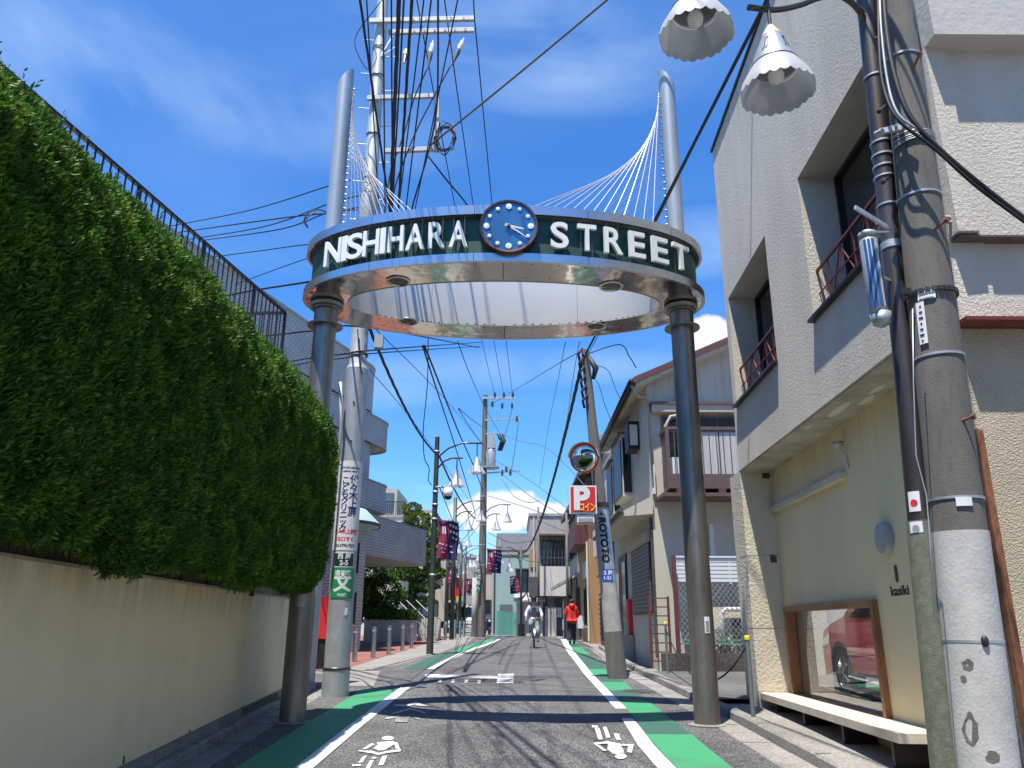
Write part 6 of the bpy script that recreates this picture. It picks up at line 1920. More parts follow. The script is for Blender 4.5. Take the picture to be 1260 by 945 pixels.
# roof slab with eave gutter
mb = MB()
e0 = HX - .38
q = [Vector((e0, HY0 - .45, groof(e0) - .02)), Vector((HX + 6, HY0 - .45, groof(HX + 6) - .02)), Vector((HX + 6, HY0 - .45, groof(HX + 6) + .10)), Vector((e0, HY0 - .45, groof(e0) + .10))]
mb.prism(q, (0, HY1 - HY0 + .9, 0)); obj('roof', mb, 'roof_tile', hs)
mb = MB(); q = [Vector((e0 + .05, HY0 - .42, groof(e0 + .05) - .14)), Vector((HX + 5.9, HY0 - .42, groof(HX + 5.9) - .14)), Vector((HX + 5.9, HY0 - .42, groof(HX + 5.9) - .022)), Vector((e0 + .05, HY0 - .42, groof(e0 + .05) - .022))]
mb.prism(q, (0, HY1 - HY0 + .84, 0)); obj('eave_board', mb, 'house_wall', hs)
mb = MB(); mb.prism([Vector((e0 - .02, HY0 - .475, groof(e0) - .06)), Vector((HX + 6, HY0 - .475, groof(HX + 6) - .06)), Vector((HX + 6, HY0 - .475, groof(HX + 6) + .06)), Vector((e0 - .02, HY0 - .475, groof(e0) + .06))], (0, .022, 0)); obj('barge_board', mb, 'maroon_dull', hs)
mb = MB(); mb.tube([(e0 - .06, HY0 - .46, groof(e0) - .02), (e0 - .06, HY1 + .4, groof(e0) - .05)], .075, 10); gu = obj('gutter', mb, 'dark_frame', hs, smooth=True)
mb = MB(); mb.tube([(e0 - .05, HY0 - .35, groof(e0) - .08), (e0 + .1, HY0 - .3, groof(e0) - .35), (HX + .02, HY0 - .06, 6.95), (HX + .04, HY0 - .06, 4.75)], .035, 8); obj('downpipe', mb, 'wall_grey', gu, smooth=True)
# front upper window, its shade box and the balcony
a_w0, a_w1 = .32, 2.4
mb = MB(); mb.fbox(FH, a_w0, a_w1, 4.75, 6.55, 0, .05); wf = obj('window', mb, 'brown_frame', hs)
for k in range(3):
    u0 = a_w0 + .05 + k * (a_w1 - a_w0 - .06) / 3
    mb = MB(); mb.fbox(FH, u0, u0 + (a_w1 - a_w0) / 3 - .06, 4.82, 6.12, .05, .06); obj('pane', mb, 'curtain' if k else 'glass_dark', wf)
    mb = MB(); mb.fbox(FH, u0, u0 + (a_w1 - a_w0) / 3 - .06, 6.17, 6.50, .05, .06); obj('pane', mb, 'glass_dark', wf)
mb = MB(); mb.fbox(FH, .08, 2.5, 6.60, 6.78, 0, .22); sb = obj('shutter_box', mb, 'wall_beige', hs)
mb = MB(); mb.fbox(FH, .05, 2.5, 6.78, 6.85, 0, .26); obj('flashing', mb, 'brown_frame', sb)
for k, z in ((0, 7.12), (1, 6.98 - .05)):
    mb = MB(); mb.fbox(FH, .72, .85, z, z + .12, 0, .09); obj('junction_box', mb, 'black_print', hs)
rb_ = FH; BD = .75
mb = MB(); mb.fbox(FH, .30, 2.5, 4.62, 4.74, .02, BD); bal = obj('balcony', mb, 'brown_frame', hs)
mb = MB(); mb.fbox(FH, .30, 2.5, 4.74, 4.96, BD - .04, BD); obj('kick_board', mb, 'brown_frame', bal)
mb = MB(); mb.fbox(FH, .26, 2.5, 6.02, 6.09, BD - .06, BD); mb.fbox(FH, .26, .32, 6.02, 6.09, 0, BD - .06); obj('handrail', mb, 'brown_frame', bal)
mb = MB(); mb.fbox(FH, .26, .34, 4.62, 6.02, BD - .07, BD + .005); obj('corner_post', mb, 'brown_frame', bal)
for k in range(13):
    mb = MB(); a = .45 + k * .165; mb.fbox(FH, a, a + .022, 4.96, 6.02, BD - .03, BD - .01); obj('baluster', mb, 'brown_frame', bal)
for k in range(4):
    mb = MB(); mb.fbox(FH, .28, .30, 4.74, 6.02, .1 + k * .15, .12 + k * .15); obj('baluster', mb, 'brown_frame', bal)
mb = MB(); mb.fbox(FH, .1, 5.0, 4.42, 4.50, .0, BD + .15); cn = obj('canopy', mb, 'brown_frame', hs)
for k in range(5):
    mb = MB(); mb.fbox(FH, .45 + k * .48, .62 + k * .48, 4.50, 4.62, .1, BD + .05); obj('bracket', mb, 'maroon_dull', cn)
ac = thing('air_conditioner', 'white air conditioner unit with round fan on the house balcony', 'air conditioner', tuple(FH.pt(.75, 4.75, .4)))
mb = MB(); mb.fbox(FH, .40, 1.10, 4.78, 5.38, .28, .60); obj('casing', mb, 'ac_white', ac)
c = FH.pt(.82, 5.08, .60); mb = MB(); mb.lathe([(.22, 0), (.22, .012), (.20, .012), (.20, .002)], c, axis=(0, -1, 0), seg=28, caps=False); obj('fan_ring', mb, 'galvanised', ac)
mb = MB(); mb.lathe([(.20, .004), (0, .004)], c, axis=(0, -1, 0), seg=28, caps=False); obj('fan_well', mb, 'wall_grey', ac)
mb = MB()
for k in range(9): w = pi * k / 9; mb.bar(c + Vector((.2 * cos(w), -.011, .2 * sin(w))), c - Vector((.2 * cos(w), .011, .2 * sin(w))), .006)
obj('grille', mb, 'galvanised', ac)
mb = MB(); mb.tube([FH.pt(.36, 5.9, .3), FH.pt(.36, 6.2, .3), FH.pt(.5, 6.45, .3), FH.pt(.9, 6.52, .3), FH.pt(1.2, 6.5, .2)], .04, 8); obj('hose', mb, 'cable_tan', ac, smooth=True)
mb = MB(); mb.fbox(FH, .02, .09, 4.6, 5.3, .02, .09); obj('pipe_cover', mb, 'ac_white', hs)
mb = MB(); mb.fbox(FH, 1.3, 1.4, 3.1, 3.9, .02, .1); obj('pipe_cover', mb, 'ac_white', hs)
# street side: shutter boxes and dark openings upstairs
for (a0_, a1_, z0_, z1_, d_) in ((2.75, 4.4, 5.0, 6.75, .28), (5.3, 6.7, 4.85, 6.5, .22)):
    mb = MB(); mb.fbox(SH, a0_, a1_, z0_, z1_, 0, d_); f_ = obj('window', mb, 'house_wall', hs)
    mb = MB(); mb.fbox(SH, a0_ + .1, a1_ - .1, z0_ + .1, z1_ - .15, d_, d_ + .03); fr_ = obj('window_frame', mb, 'dark_frame', f_)
    mb = MB(); mb.fbox(SH, a0_ - .02, a0_ + .0, z0_ + .1, z1_ - .1, .03, d_ - .03); obj('end_pane', mb, 'glass_dark', f_)
    mb = MB(); mb.fbox(SH, a0_ - .05, a1_ + .05, z1_, z1_ + .05, 0, d_ + .12); obj('hood', mb, 'brown_frame', f_)
mb = MB(); mb.fbox(SH, 1.3, 1.95, 6.0, 6.75, .02, .30); bx = obj('bay_box', mb, 'black_print', hs)
mb = MB(); mb.fbox(SH, 1.28, 1.30, 6.1, 6.65, .06, .26); obj('box_face', mb, 'wall_white', bx)
# street side canopy over the shutter
mb = MB(); mb.hexa([SH.pt(-.1, 4.12, 0), SH.pt(5.9, 4.12, 0), SH.pt(5.9, 4.06, .72), SH.pt(-.1, 4.06, .72), SH.pt(-.1, 4.55, 0), SH.pt(5.9, 4.55, 0), SH.pt(5.9, 4.18, .72), SH.pt(-.1, 4.18, .72)]); cp_ = obj('street_canopy', mb, 'house_wall', hs)
mb = MB(); mb.tube([SH.pt(-.15, 4.20, .76), SH.pt(5.95, 4.17, .76)], .06, 8); obj('gutter', mb, 'wall_dark', cp_)
mb = MB(); mb.fbox(SH, .25, 3.2, 1.87, 3.52, 0, .06); sh_ = obj('shutter', mb, 'dark_frame', hs)
for k in range(16):
    mb = MB(); mb.fbox(SH, .32, 3.12, 1.92 + k * .098, 1.92 + k * .098 + .085, .06, .085); obj('slat', mb, 'shutter_grey', sh_)
mb = MB(); mb.fbox(SH, .2, 3.25, 3.52, 3.75, 0, .16); obj('shutter_case', mb, 'wall_beige', sh_)
mb = MB(); mb.fbox(SH, .0, .12, .9, 4.05, .005, .06); obj('brick_strip', mb, 'dark_stone', hs)
mb = MB(); mb.fbox(SH, 4.4, 6.0, g(24), 3.6, 0, .04); dr_ = obj('door', mb, 'dark_frame', hs)
mb = MB(); mb.fbox(SH, 4.5, 5.15, g(24) + .1, 3.4, .04, .06); obj('leaf', mb, 'glass_dark', dr_)
mb = MB(); mb.fbox(SH, 3.7, 4.1, 1.2, 2.3, .0, .12); obj('red_sign_panel', mb, 'red_plate', hs)
mb = MB(); mb.fbox(SH, 3.55, 4.2, g(22) + .02, 1.35, .02, .30); obj('meter_box', mb, 'wall_grey', hs)

# garden corner: maroon gate, low wall, mesh fence, slatted white fence
lw = thing('low_wall', 'low dark stone wall under the mesh fence', 'wall', (4.2, 17.8, g(17.8)))
mb = MB(); mb.box(3.30, 9, 17.75, 17.95, .5, 1.02); obj('stone_face', mb, 'dark_stone', lw)
mf = thing('mesh_fence', 'white chain mesh fence with maroon corner post above the low wall', 'fence', (4.5, 17.8, 1.0))
z_t = 3.10
mb = MB(); mb.bar((3.66, 17.8, 1.0), (3.66, 17.8, z_t), .085); obj('corner_post', mb, 'maroon_dull', mf)
for x in (5.2, 6.8):
    mb = MB(); mb.bar((x, 17.85, 1.0), (x, 17.85, 2.5), .05); obj('post', mb, 'fence_slat', mf)
mb = MB(); step = .11; zlo, zhi = 1.04, 2.50
k = 0; x = 3.6
while x < 8.2:
    for s in (1, -1):
        x0_, x1_ = (x, x + (zhi - zlo) * .8)
        if s < 0: x0_, x1_ = x1_, x0_
        t0 = 0
        p0, p1 = Vector((x0_, 17.84 + .004 * s, zlo)), Vector((x1_, 17.84 + .004 * s, zhi))
        # clip at the corner post
        if min(p0.x, p1.x) < 3.7:
            a, b = (p0, p1) if p0.x < p1.x else (p1, p0)
            f = (3.7 - a.x) / (b.x - a.x)
            if f < 1: a = a.lerp(b, f)
            p0, p1 = a, b
        mb.bar(p0, p1, .007)
    x += step
x = 3.6 - (zhi - zlo) * .8 + .05
while x < 3.6:
    for s in (1, -1):
        x0_, x1_ = x, x + (zhi - zlo) * .8
        za, zb2 = (zlo, zhi) if s > 0 else (zhi, zlo)
        a, b = Vector((x0_, 17.84 + .004 * s, za)), Vector((x1_, 17.84 + .004 * s, zb2)); f = (3.7 - a.x) / (b.x - a.x)
        if f < 1: mb.bar(a.lerp(b, f), b, .007)
    x += step
obj('wire_mesh', mb, 'mesh_wire', mf, kind='stuff')
for z, m_ in ((1.22, 'mesh_green'), (1.30, 'mesh_green')):
    mb = MB(); mb.bar((3.7, 17.80, z), (8, 17.80, z), .02); obj('stretch_wire', mb, m_, mf)
sf = thing('slat_fence', 'white horizontal slat fence panel above the mesh fence', 'fence', (4.6, 17.95, 2.5))
for x in (3.72, 4.95, 6.2):
    mb = MB(); mb.bar((x, 17.98, 2.50), (x, 17.98, 3.08), .05); obj('post', mb, 'fence_slat', sf)
for k in range(6):
    mb = MB(); mb.box(3.72, 8, 17.95, 17.965, 2.54 + k * .088, 2.54 + k * .088 + .07); obj('slat', mb, 'fence_slat', sf)
mb = MB(); mb.box(3.70, 8, 17.93, 18.0, 3.07, 3.11); obj('top_rail', mb, 'fence_slat', sf)
mg_ = thing('metal_gate', 'open maroon metal gate with horizontal bars beside the house', 'gate', (3.35, 17.95, .7))
mb = MB(); mb.bar((3.10, 18.0, .75), (3.10, 18.0, 2.22), .05); obj('upright', mb, 'maroon_dull', mg_)
mb = MB(); mb.bar((3.52, 17.98, .75), (3.52, 17.98, 2.22), .05); obj('upright', mb, 'maroon_dull', mg_)
for k in range(8):
    z = .85 + k * .19; mb = MB(); mb.bar((3.10, 18.0, z), (3.52, 17.98, z), .025); obj('bar', mb, 'maroon_dull', mg_)
# back of the garden: low yellow-white outbuilding behind the mesh
ob = thing('outbuilding', 'low cream outbuilding seen through the mesh fence', 'shed', (5.2, 18.2, .6))
mb = MB(); mb.box(4.2, 8, 18.10, 18.45, .6, 2.0); obj('wall', mb, 'stucco_cream', ob)
mb = MB(); mb.box(4.95, 5.75, 18.06, 18.10, 1.35, 1.75); obj('opening', mb, 'wall_dark', ob)
mb = MB(); mb.tube([(4.7, 18.0, 1.1), (4.72, 18.0, 1.88), (4.8, 18.0, 1.95), (6.6, 18.0, 1.95)], .05, 8); obj('pipe', mb, 'ac_white', ob, smooth=True)
rnd = random.Random(9)
for k, (x, nm) in enumerate(((4.6, 'left'), (5.35, 'right'))):
    sh2 = thing('shrub', 'thin dry shrub behind the mesh fence, %s of the dark opening' % nm, 'shrub', (x, 18.0, 1.0))
    mb = MB()
    for i in range(16):
        a = Vector((x + rnd.uniform(-.25, .25), 18.0, 1.02)); mb.tube([a, a + Vector((rnd.uniform(-.1, .1), 0, .2)), a + Vector((rnd.uniform(-.25, .25), rnd.uniform(-.05, .05), rnd.uniform(.3, .55)))], [.006, .004, .002], 4)
    obj('twigs', mb, 'bark', sh2)
    pts_ = np.array([[x + rnd.uniform(-.35, .35), 18 + rnd.uniform(-.05, .03), 1.1 + rnd.uniform(0, .4)] for _ in range(160)])
    leaf_obj('leaves', leaf_cloud(pts_, rng.normal(0, 1, (160, 3)), .05, .4), 'tree_leaf', sh2, kind='stuff')

# yellow-capped posts joined by a chain
pp = None
for i, (x, y, yt, lab) in enumerate(((928, 895, 785, 'thin grey post with yellow cap against the stucco pillar'), (822, 832, 767, 'thin grey post with yellow cap in front of the maroon gate'))):
    p = G(x, y); top = P(x - (6 if i == 0 else 4), yt, p.y)
    t = thing('chain_post', lab, 'post', (p.x, p.y, g(p.y)), 'yellow-capped chain posts')
    mb = MB(); mb.tube([(p.x, p.y, g(p.y)), (p.x, p.y, top.z)], .028, 12); obj('post', mb, 'post_teal', t, smooth=True, auto=40)
    mb = MB(); mb.lathe([(.034, 0), (.034, .035), (.02, .05), (0, .05)], (p.x, p.y, top.z - .02), seg=14); obj('cap', mb, 'yellow_cap', t)
    if i == 0: pA = Vector((p.x, p.y, top.z - .08))
    else: pB = Vector((p.x, p.y, top.z - .1))
ch = thing('chain', 'black hanging chain between the two yellow-capped posts', 'chain', tuple(pA.lerp(pB, .5)))
pts_ = []
for i in range(25):
    t_ = i / 24; q = pA.lerp(pB, t_); q.z -= 4 * .72 * t_ * (1 - t_); pts_.append(q)
mb = MB(); mb.tube(pts_, .013, 6); obj('links', mb, 'black_rubber', ch, smooth=True)

# ================================================================== BACKGROUND BUILDINGS
def wins(b, fr, specs, frame='dark_frame', pane='glass_sky', d=0.0):
    for (a, h, w, hh) in specs:
        mb = MB(); t_ = .05
        for q in ((a, a + w, h, h + t_), (a, a + w, h + hh - t_, h + hh), (a, a + t_, h + t_, h + hh - t_), (a + w - t_, a + w, h + t_, h + hh - t_), (a + w / 2 - .02, a + w / 2 + .02, h + t_, h + hh - t_)):
            mb.fbox(fr, q[0] + .001, q[1] - .001, q[2], q[3], d, d + .06)
        f = obj('window', mb, frame, b)
        mb = MB(); mb.fbox(fr, a + t_, a + w - t_, h + t_, h + hh - t_, d, d + .025); obj('pane', mb, pane, f)


def blk(name, label, cat, x0, x1, y0, y1, zt, wm, roof=None, rh=.0, side_w=(), front_w=(), rm='roof_tile', over=.25, side=-1):
    b = thing(name, label, cat, ((x0 + x1) / 2, y0, g(y0)))
    zb = g(y0) - .3
    mb = MB(); mb.box(x0, x1, y0, y1, zb, zt); obj('wall', mb, wm, b)
    if roof == 'flat':
        mb = MB(); mb.box(x0 - .06, x1 + .06, y0 - .06, y1 + .06, zt + .002, zt + .16); obj('roof', mb, 'concrete_pale', b)
    elif roof == 'gable':      # ridge along x
        mb = MB(); ym = (y0 + y1) / 2
        mb.prism([(x0 - over, y0 - over, zt - .05), (x0 - over, ym, zt + rh), (x0 - over, y1 + over, zt - .05), (x0 - over, y1 + over, zt + .12), (x0 - over, ym, zt + rh + .16), (x0 - over, y0 - over, zt + .12)], (x1 - x0 + 2 * over, 0, 0)); obj('roof', mb, rm, b)
        mb = MB(); mb.prism([(x0 + .01, y0, zt), (x0 + .01, ym, zt + rh), (x0 + .01, y1, zt)], (x1 - x0 - .02, 0, 0)); obj('gable_wall', mb, wm, b)
    elif roof == 'gabley':     # ridge along y
        mb = MB(); xm = (x0 + x1) / 2
        mb.prism([(x0 - over, y0 - over, zt - .05), (xm, y0 - over, zt + rh), (x1 + over, y0 - over, zt - .05), (x1 + over, y0 - over, zt + .12), (xm, y0 - over, zt + rh + .16), (x0 - over, y0 - over, zt + .12)], (0, y1 - y0 + 2 * over, 0)); obj('roof', mb, rm, b)
        mb = MB(); mb.prism([(x0, y0 + .01, zt), (xm, y0 + .01, zt + rh), (x1, y0 + .01, zt)], (0, y1 - y0 - .02, 0)); obj('gable_wall', mb, wm, b)
    sf_ = Fr((x0, y0, 0), (0, 1, 0), (-1, 0, 0)) if side < 0 else Fr((x1, y0, 0), (0, 1, 0), (1, 0, 0))
    ff_ = Fr((x0, y0, 0), (1, 0, 0), (0, -1, 0))
    wins(b, sf_, side_w); wins(b, ff_, front_w)
    rr_ = random.Random(name + label)
    for fr_, ws, ln in ((sf_, side_w, y1 - y0), (ff_, front_w, x1 - x0)):
        if not ws: continue
        a_ = ln * rr_.uniform(.02, .06)
        mb = MB(); mb.tube([fr_.pt(a_, zb + .4, .06), fr_.pt(a_, zt - .1, .06)], .045, 6); obj('downpipe', mb, rr_.choice(['wall_grey', 'brown_frame', 'wall_white']), b)
        for (a, h, w, hh) in ws:
            k = rr_.random()
            mb = MB(); mb.fbox(fr_, a - .06, a + w + .06, h - .07, h - .002, .0, .12); obj('sill', mb, 'wall_grey', b)
            if k < .38:
                q_ = a + w + .12 if a + w + .95 < ln else a - .9
                if q_ > 0:
                    mb = MB(); mb.fbox(fr_, q_, q_ + .75, h - .1, h + .45, .02, .32); u_ = obj('air_conditioner', mb, 'ac_white', b)
                    mb = MB(); mb.lathe([(.2, 0), (.19, .01), (0, .01)], fr_.pt(q_ + .33, h + .17, .32), axis=fr_.n, seg=14, caps=False); obj('fan', mb, 'wall_grey', u_)
            elif k < .7:
                mb = MB(); mb.fbox(fr_, a - .08, a + w + .08, h + hh + .05, h + hh + .12, 0, .45); obj('window_hood', mb, 'brown_frame', b)
            else:
                mb = MB(); mb.fbox(fr_, a + .06, a + w * .48, h + .06, h + hh - .06, .026, .035); obj('curtain', mb, 'curtain', b)
    return b, sf_, ff_


# right-hand row, near to far
b, sf_, ff_ = blk('house', 'narrow white house with dark doorway just beyond the gabled house', 'house', 3.5, 9, 26.2, 30.0, 7.2, 'wall_white', 'flat', side_w=[(.5, 4.6, 1.0, 1.2), (2.2, 4.6, 1.0, 1.2)])
mb = MB(); mb.fbox(sf_, .6, 1.6, g(27), 3.0, 0, .05); mb.fbox(sf_, 2.1, 3.4, g(28), 2.6, 0, .22); 
dd = obj('door', mb, 'wall_dark', b)
mb = MB()
for k in range(9): mb.fbox(sf_, 2.1, 3.4, 1.3 + k * .17, 1.3 + k * .17 + .06, .22, .25)
obj('louvre', mb, 'black_print', dd, kind='stuff')
mb = MB(); mb.cyl((3.38, 26.4, g(26)), (3.38, 26.4, 7.0), .06, .06, 8); obj('downpipe', mb, 'wall_grey', b)
b, sf_, ff_ = blk('house', 'tall grey rendered house with pale upper boxes behind the parking sign', 'house', 3.9, 9, 30.3, 33.4, 8.0, 'wall_grey', 'gable', 1.2, side_w=[(.6, 4.8, 1.2, 1.3), (.6, 2.0, 1.0, 1.4)], front_w=[(.3, 5, .9, 1.3)])
mb = MB(); mb.fbox(sf_, .2, 2.8, 4.3, 5.4, 0, .45); obj('balcony', mb, 'wall_white', b)
b, sf_, ff_ = blk('shop_house', 'orange brown walled shop house with dark balcony above the walker', 'house', 3.35, 9, 34.0, 38.6, 5.2, 'wall_orange', None, side_w=[(1.2, 1.6, 1.0, 1.6)])
mb = MB(); mb.box(3.35, 9, 34.0, 38.6, 5.2, 7.9); obj('upper_wall', mb, 'wall_brown', b)
mb = MB(); mb.fbox(sf_, .3, 4.3, 5.0, 5.9, 0, .55); bb = obj('balcony', mb, 'maroon_dull', b)
for k in range(9):
    mb = MB(); mb.fbox(sf_, .35 + k * .48, .39 + k * .48, 5.9, 6.4, .5, .54); obj('baluster', mb, 'wall_dark', bb)
mb = MB(); mb.fbox(sf_, .3, 4.3, 6.4, 6.45, .48, .56); obj('handrail', mb, 'wall_dark', bb)
mb = MB(); mb.prism([(2.9, 33.7, 7.9), (6.2, 33.7, 9.4), (9.4, 33.7, 7.9), (9.4, 33.7, 8.05), (6.2, 33.7, 9.6), (2.9, 33.7, 8.05)], (0, 5.2, 0)); obj('roof', mb, 'roof_tile', b)
wins(b, sf_, [(1.0, 6.0, 1.6, 1.2)], d=0.02)
mb = MB(); mb.fbox(sf_, .4, 2.2, 3.6, 4.3, .0, .10); obj('sign_board', mb, 'wall_beige', b)
b, sf_, ff_ = blk('house', 'dark weathered wooden house with tiled eaves and a small slanted awning', 'house', 3.15, 9, 39.0, 44.6, 4.1, 'wall_dark', None, side_w=[(.6, 1.5, 1.4, 1.6), (3.0, 1.5, 1.4, 1.7)])
mb = MB(); mb.box(3.3, 9, 39.0, 44.6, 4.1, 7.2); obj('upper_wall', mb, 'wall_grey', b)
wins(b, Fr((3.3, 39, 0), (0, 1, 0), (-1, 0, 0)), [(.6, 5.0, 1.8, 1.3), (3.0, 5.0, 1.8, 1.3)])
mb = MB(); mb.prism([(2.85, 38.7, 7.2), (6, 38.7, 8.8), (9.4, 38.7, 7.2), (9.4, 38.7, 7.4), (6, 38.7, 9.0), (2.85, 38.7, 7.4)], (0, 6.2, 0)); obj('roof', mb, 'roof_tile', b)
mb = MB(); mb.hexa([sf_.pt(.2, 3.9, 0), sf_.pt(3.4, 3.9, 0), sf_.pt(3.4, 3.35, 1.0), sf_.pt(.2, 3.35, 1.0), sf_.pt(.2, 4.0, 0), sf_.pt(3.4, 4.0, 0), sf_.pt(3.4, 3.5, 1.0), sf_.pt(.2, 3.5, 1.0)]); obj('awning', mb, 'galvanised_pale', b)
mb = MB(); mb.fbox(sf_, 3.6, 3.75, g(43), 3.0, .02, .35); mb.fbox(sf_, 4.7, 4.9, g(43), 2.9, .02, .30); obj('pilaster', mb, 'concrete_pale', b, kind='stuff')
# block with the bay, facing the camera where the road bends
b, sf_, ff_ = blk('concrete_building', 'grey flat-roofed building with railed bay and hanging white box at the bend', 'building', 1.15, 7.2, 48.2, 56, 8.1, 'wall_grey', 'flat', front_w=[(.3, 2.2, .7, 1.1)])
mb = MB(); mb.fbox(ff_, .55, 2.4, 3.3, 5.0, 0, .9); bb = obj('white_box', mb, 'wall_white', b)
mb = MB()
for k in range(9):
    a = .6 + k * .22; mb.bar(ff_.pt(a, 5.0, .85), ff_.pt(a, 6.3, .85), .03); mb.bar(ff_.pt(a, 6.3, .85), ff_.pt(a, 6.75, .35), .03)
for z in (5.5, 6.3): mb.bar(ff_.pt(.6, z, .86), ff_.pt(2.38, z, .86), .04)
obj('bay_railing', mb, 'wall_dark', bb, kind='stuff')
wins(b, ff_, [(.7, 5.1, 1.4, 1.5)], d=.01)
mb = MB(); mb.fbox(ff_, .45, 2.5, 6.8, 6.9, 0, 1.1); obj('bay_hood', mb, 'wall_brown', b)
mb = MB(); mb.fbox(ff_, .02, .34, 5.0, 6.1, .01, .08); obj('orange_shutter', mb, 'wall_orange', b)
mb = MB(); mb.fbox(ff_, -.05, .5, 3.3, 4.4, .01, .6); obj('dark_bay', mb, 'wall_dark', b)
for a in (.9, 1.25): 
    mb = MB(); mb.fbox(ff_, a, a + .28, 1.0, 2.7, .5, .7); obj('gate_post', mb, 'concrete_pale', b)
mb = MB(); mb.fbox(ff_, 1.5, 2.6, g(48), 3.2, .02, .15); obj('porch', mb, 'wall_dark', b)
b, sf_, ff_ = blk('plaster_shed', 'stained pale plaster shed with hipped tin edge behind the cyclist', 'shed', .35, 1.9, 47.9, 48.18, 3.2, 'wall_white', 'flat')
mb = MB(); mb.fbox(ff_, .1, .5, 1.05, 1.7, .02, .2); obj('pot', mb, 'wall_brown', b)
mb = MB(); mb.hexa([ff_.pt(-.15, 3.2, -.2), ff_.pt(1.7, 3.2, -.2), ff_.pt(1.7, 2.95, .5), ff_.pt(-.15, 2.95, .5), ff_.pt(-.15, 3.5, -.2), ff_.pt(1.7, 3.5, -.2), ff_.pt(1.7, 3.05, .5), ff_.pt(-.15, 3.05, .5)]); obj('tin_eave', mb, 'tin_roof', b)
for a in (.35, .8, 1.2):
    mb = MB(); mb.fbox(ff_, a, a + .06, 1.1, 2.95, .01, .04); obj('batten', mb, 'wall_grey', b)
b, sf_, ff_ = blk('mint_house', 'mint green rendered house facing up the street at the bend', 'house', -1.2, 1.35, 51.2, 58, 6.0, 'wall_mint', 'flat', front_w=[(1.55, 3.5, .75, 1.5)])
mb = MB(); mb.fbox(ff_, .5, 1.3, g(51), 2.9, .0, .06); obj('door', mb, 'post_teal', b)
mb = MB(); mb.fbox(ff_, 1.4, 2.5, 2.0, 2.25, .0, .12); obj('ledge', mb, 'wall_white', b)
b, sf_, ff_ = blk('house', 'house with grey tiled roof rising above the mint house', 'house', -.9, 3.4, 59, 66, 6.9, 'wall_beige', 'gable', 1.6, front_w=[(.5, 5.4, 1.2, 1.1)])
cf = thing('corrugated_fence', 'pale green corrugated sheet fence in front of the mint house', 'fence', (-.4, 50.6, 1.1))
for k in range(18):
    x = -.85 + k * .075; mb = MB(); mb.cyl((x, 50.6, 1.05), (x, 50.6, 2.5 - .006 * k), .036, .036, 6); obj('fold', mb, 'mesh_green', cf)
# beyond the bend, right of the far road
for i, (x0, x1, y0, y1, zt, m_, lab) in enumerate(((-3.0, -1.4, 68, 78, 6.0, 'wall_beige', 'cream two-storey shop left of the mint house'), (-4.8, -3.2, 84, 95, 8.5, 'wall_grey', 'grey shop building far down the street'),
                                                  (-9, -6.5, 100, 112, 10.5, 'wall_white', 'white flats closing the far end of the street'))):
    fw = [(.25, z, .6 if x1 - x0 < 2 else .9, 1.0) for z in np.arange(2.6, zt - 1, 2.6)] + [((x1 - x0) - 1.1, z, .8, 1.0) for z in np.arange(2.6, zt - 1, 2.6)]
    blk('shop_building', lab, 'building', x0, x1, y0, y1, zt, m_, 'flat', front_w=fw)
# left-hand row beyond the garden
rowL = [(-12, -6.9, 50, 57, 8.2, 'wall_white', 'pale house with railed roof terrace above the garden trees', 'flat'),
        (-10, -4.6, 58, 64, 6.8, 'wall_beige', 'beige shop with canopy beyond the bollards', 'flat'),
        (-12, -5.6, 65, 72, 7.4, 'wall_grey', 'grey shop house behind the row of banners', 'gabley'),
        (-16, -7.4, 73, 84, 9.2, 'wall_white', 'white flats with stacked balconies left of the mid street pole', 'flat'),
        (-18, -8.8, 88, 100, 14.0, 'wall_white', 'tallest white apartment tower at the far left bend', 'flat'),
        (-40, -13, 60, 75, 8, 'wall_grey', 'wide grey block behind the tiled apartments', 'flat')]
for x0, x1, y0, y1, zt, m_, lab, rf in rowL:
    sw = [(a, z, 1.2, 1.1) for a in np.arange(.6, y1 - y0 - 1.4, 2.0) for z in np.arange(2.2, zt - 1, 2.6)]
    fw = [(x1 - x0 - 1.8 - k * 1.9, z, 1.2, 1.1) for k in range(2) for z in np.arange(2.2, zt - 1, 2.6)]
    b, sf_, ff_ = blk('shop_building' if 'shop' in lab else 'apartment_building', lab, 'building', x0, x1, y0, y1, zt, m_, rf, .9, side_w=sw, front_w=fw, side=1)
    if 'flats' in lab or 'tower' in lab:
        for z in np.arange(3.4, zt - .8, 2.6):
            mb = MB(); mb.box(x1 - 3.2, x1 + .5, y0 - 1.0, y0, z, z + .95); obj('balcony', mb, m_, b)
    if 'canopy' in lab:
        mb = MB(); mb.box(x1, x1 + 1.0, y0, y1, 3.2, 3.35); obj('canopy', mb, 'wall_white', b)
    if 'terrace' in lab:
        mb = MB(); mb.box(x1 - 2.6, x1 - .6, y0 + .8, y1 - 1, zt + .16, zt + 2.0); obj('roof_room', mb, 'wall_beige', b)
        mb = MB(); mb.box(x1 - 2.4, x1 - .8, y0 + .76, y0 + .8, zt + .4, zt + 1.7); obj('roof_window', mb, 'glass_sky', b)
        mb = MB()
        for k in range(24): mb.bar((x1 - 3.0 + k * .13, y0, zt + .16), (x1 - 3.0 + k * .13, y0, zt + 1.0), .03)
        for k in range(44): mb.bar((x1 - .02, y0 + k * .15, zt + .16), (x1 - .02, y0 + k * .15, zt + 1.0), .03)
        mb.bar((x1 - 3.05, y0, zt + 1.0), (x1, y0, zt + 1.0), .05); mb.bar((x1 - .02, y0, zt + 1.0), (x1 - .02, y1, zt + 1.0), .05)
        obj('terrace_railing', mb, 'dark_frame', b, kind='stuff')
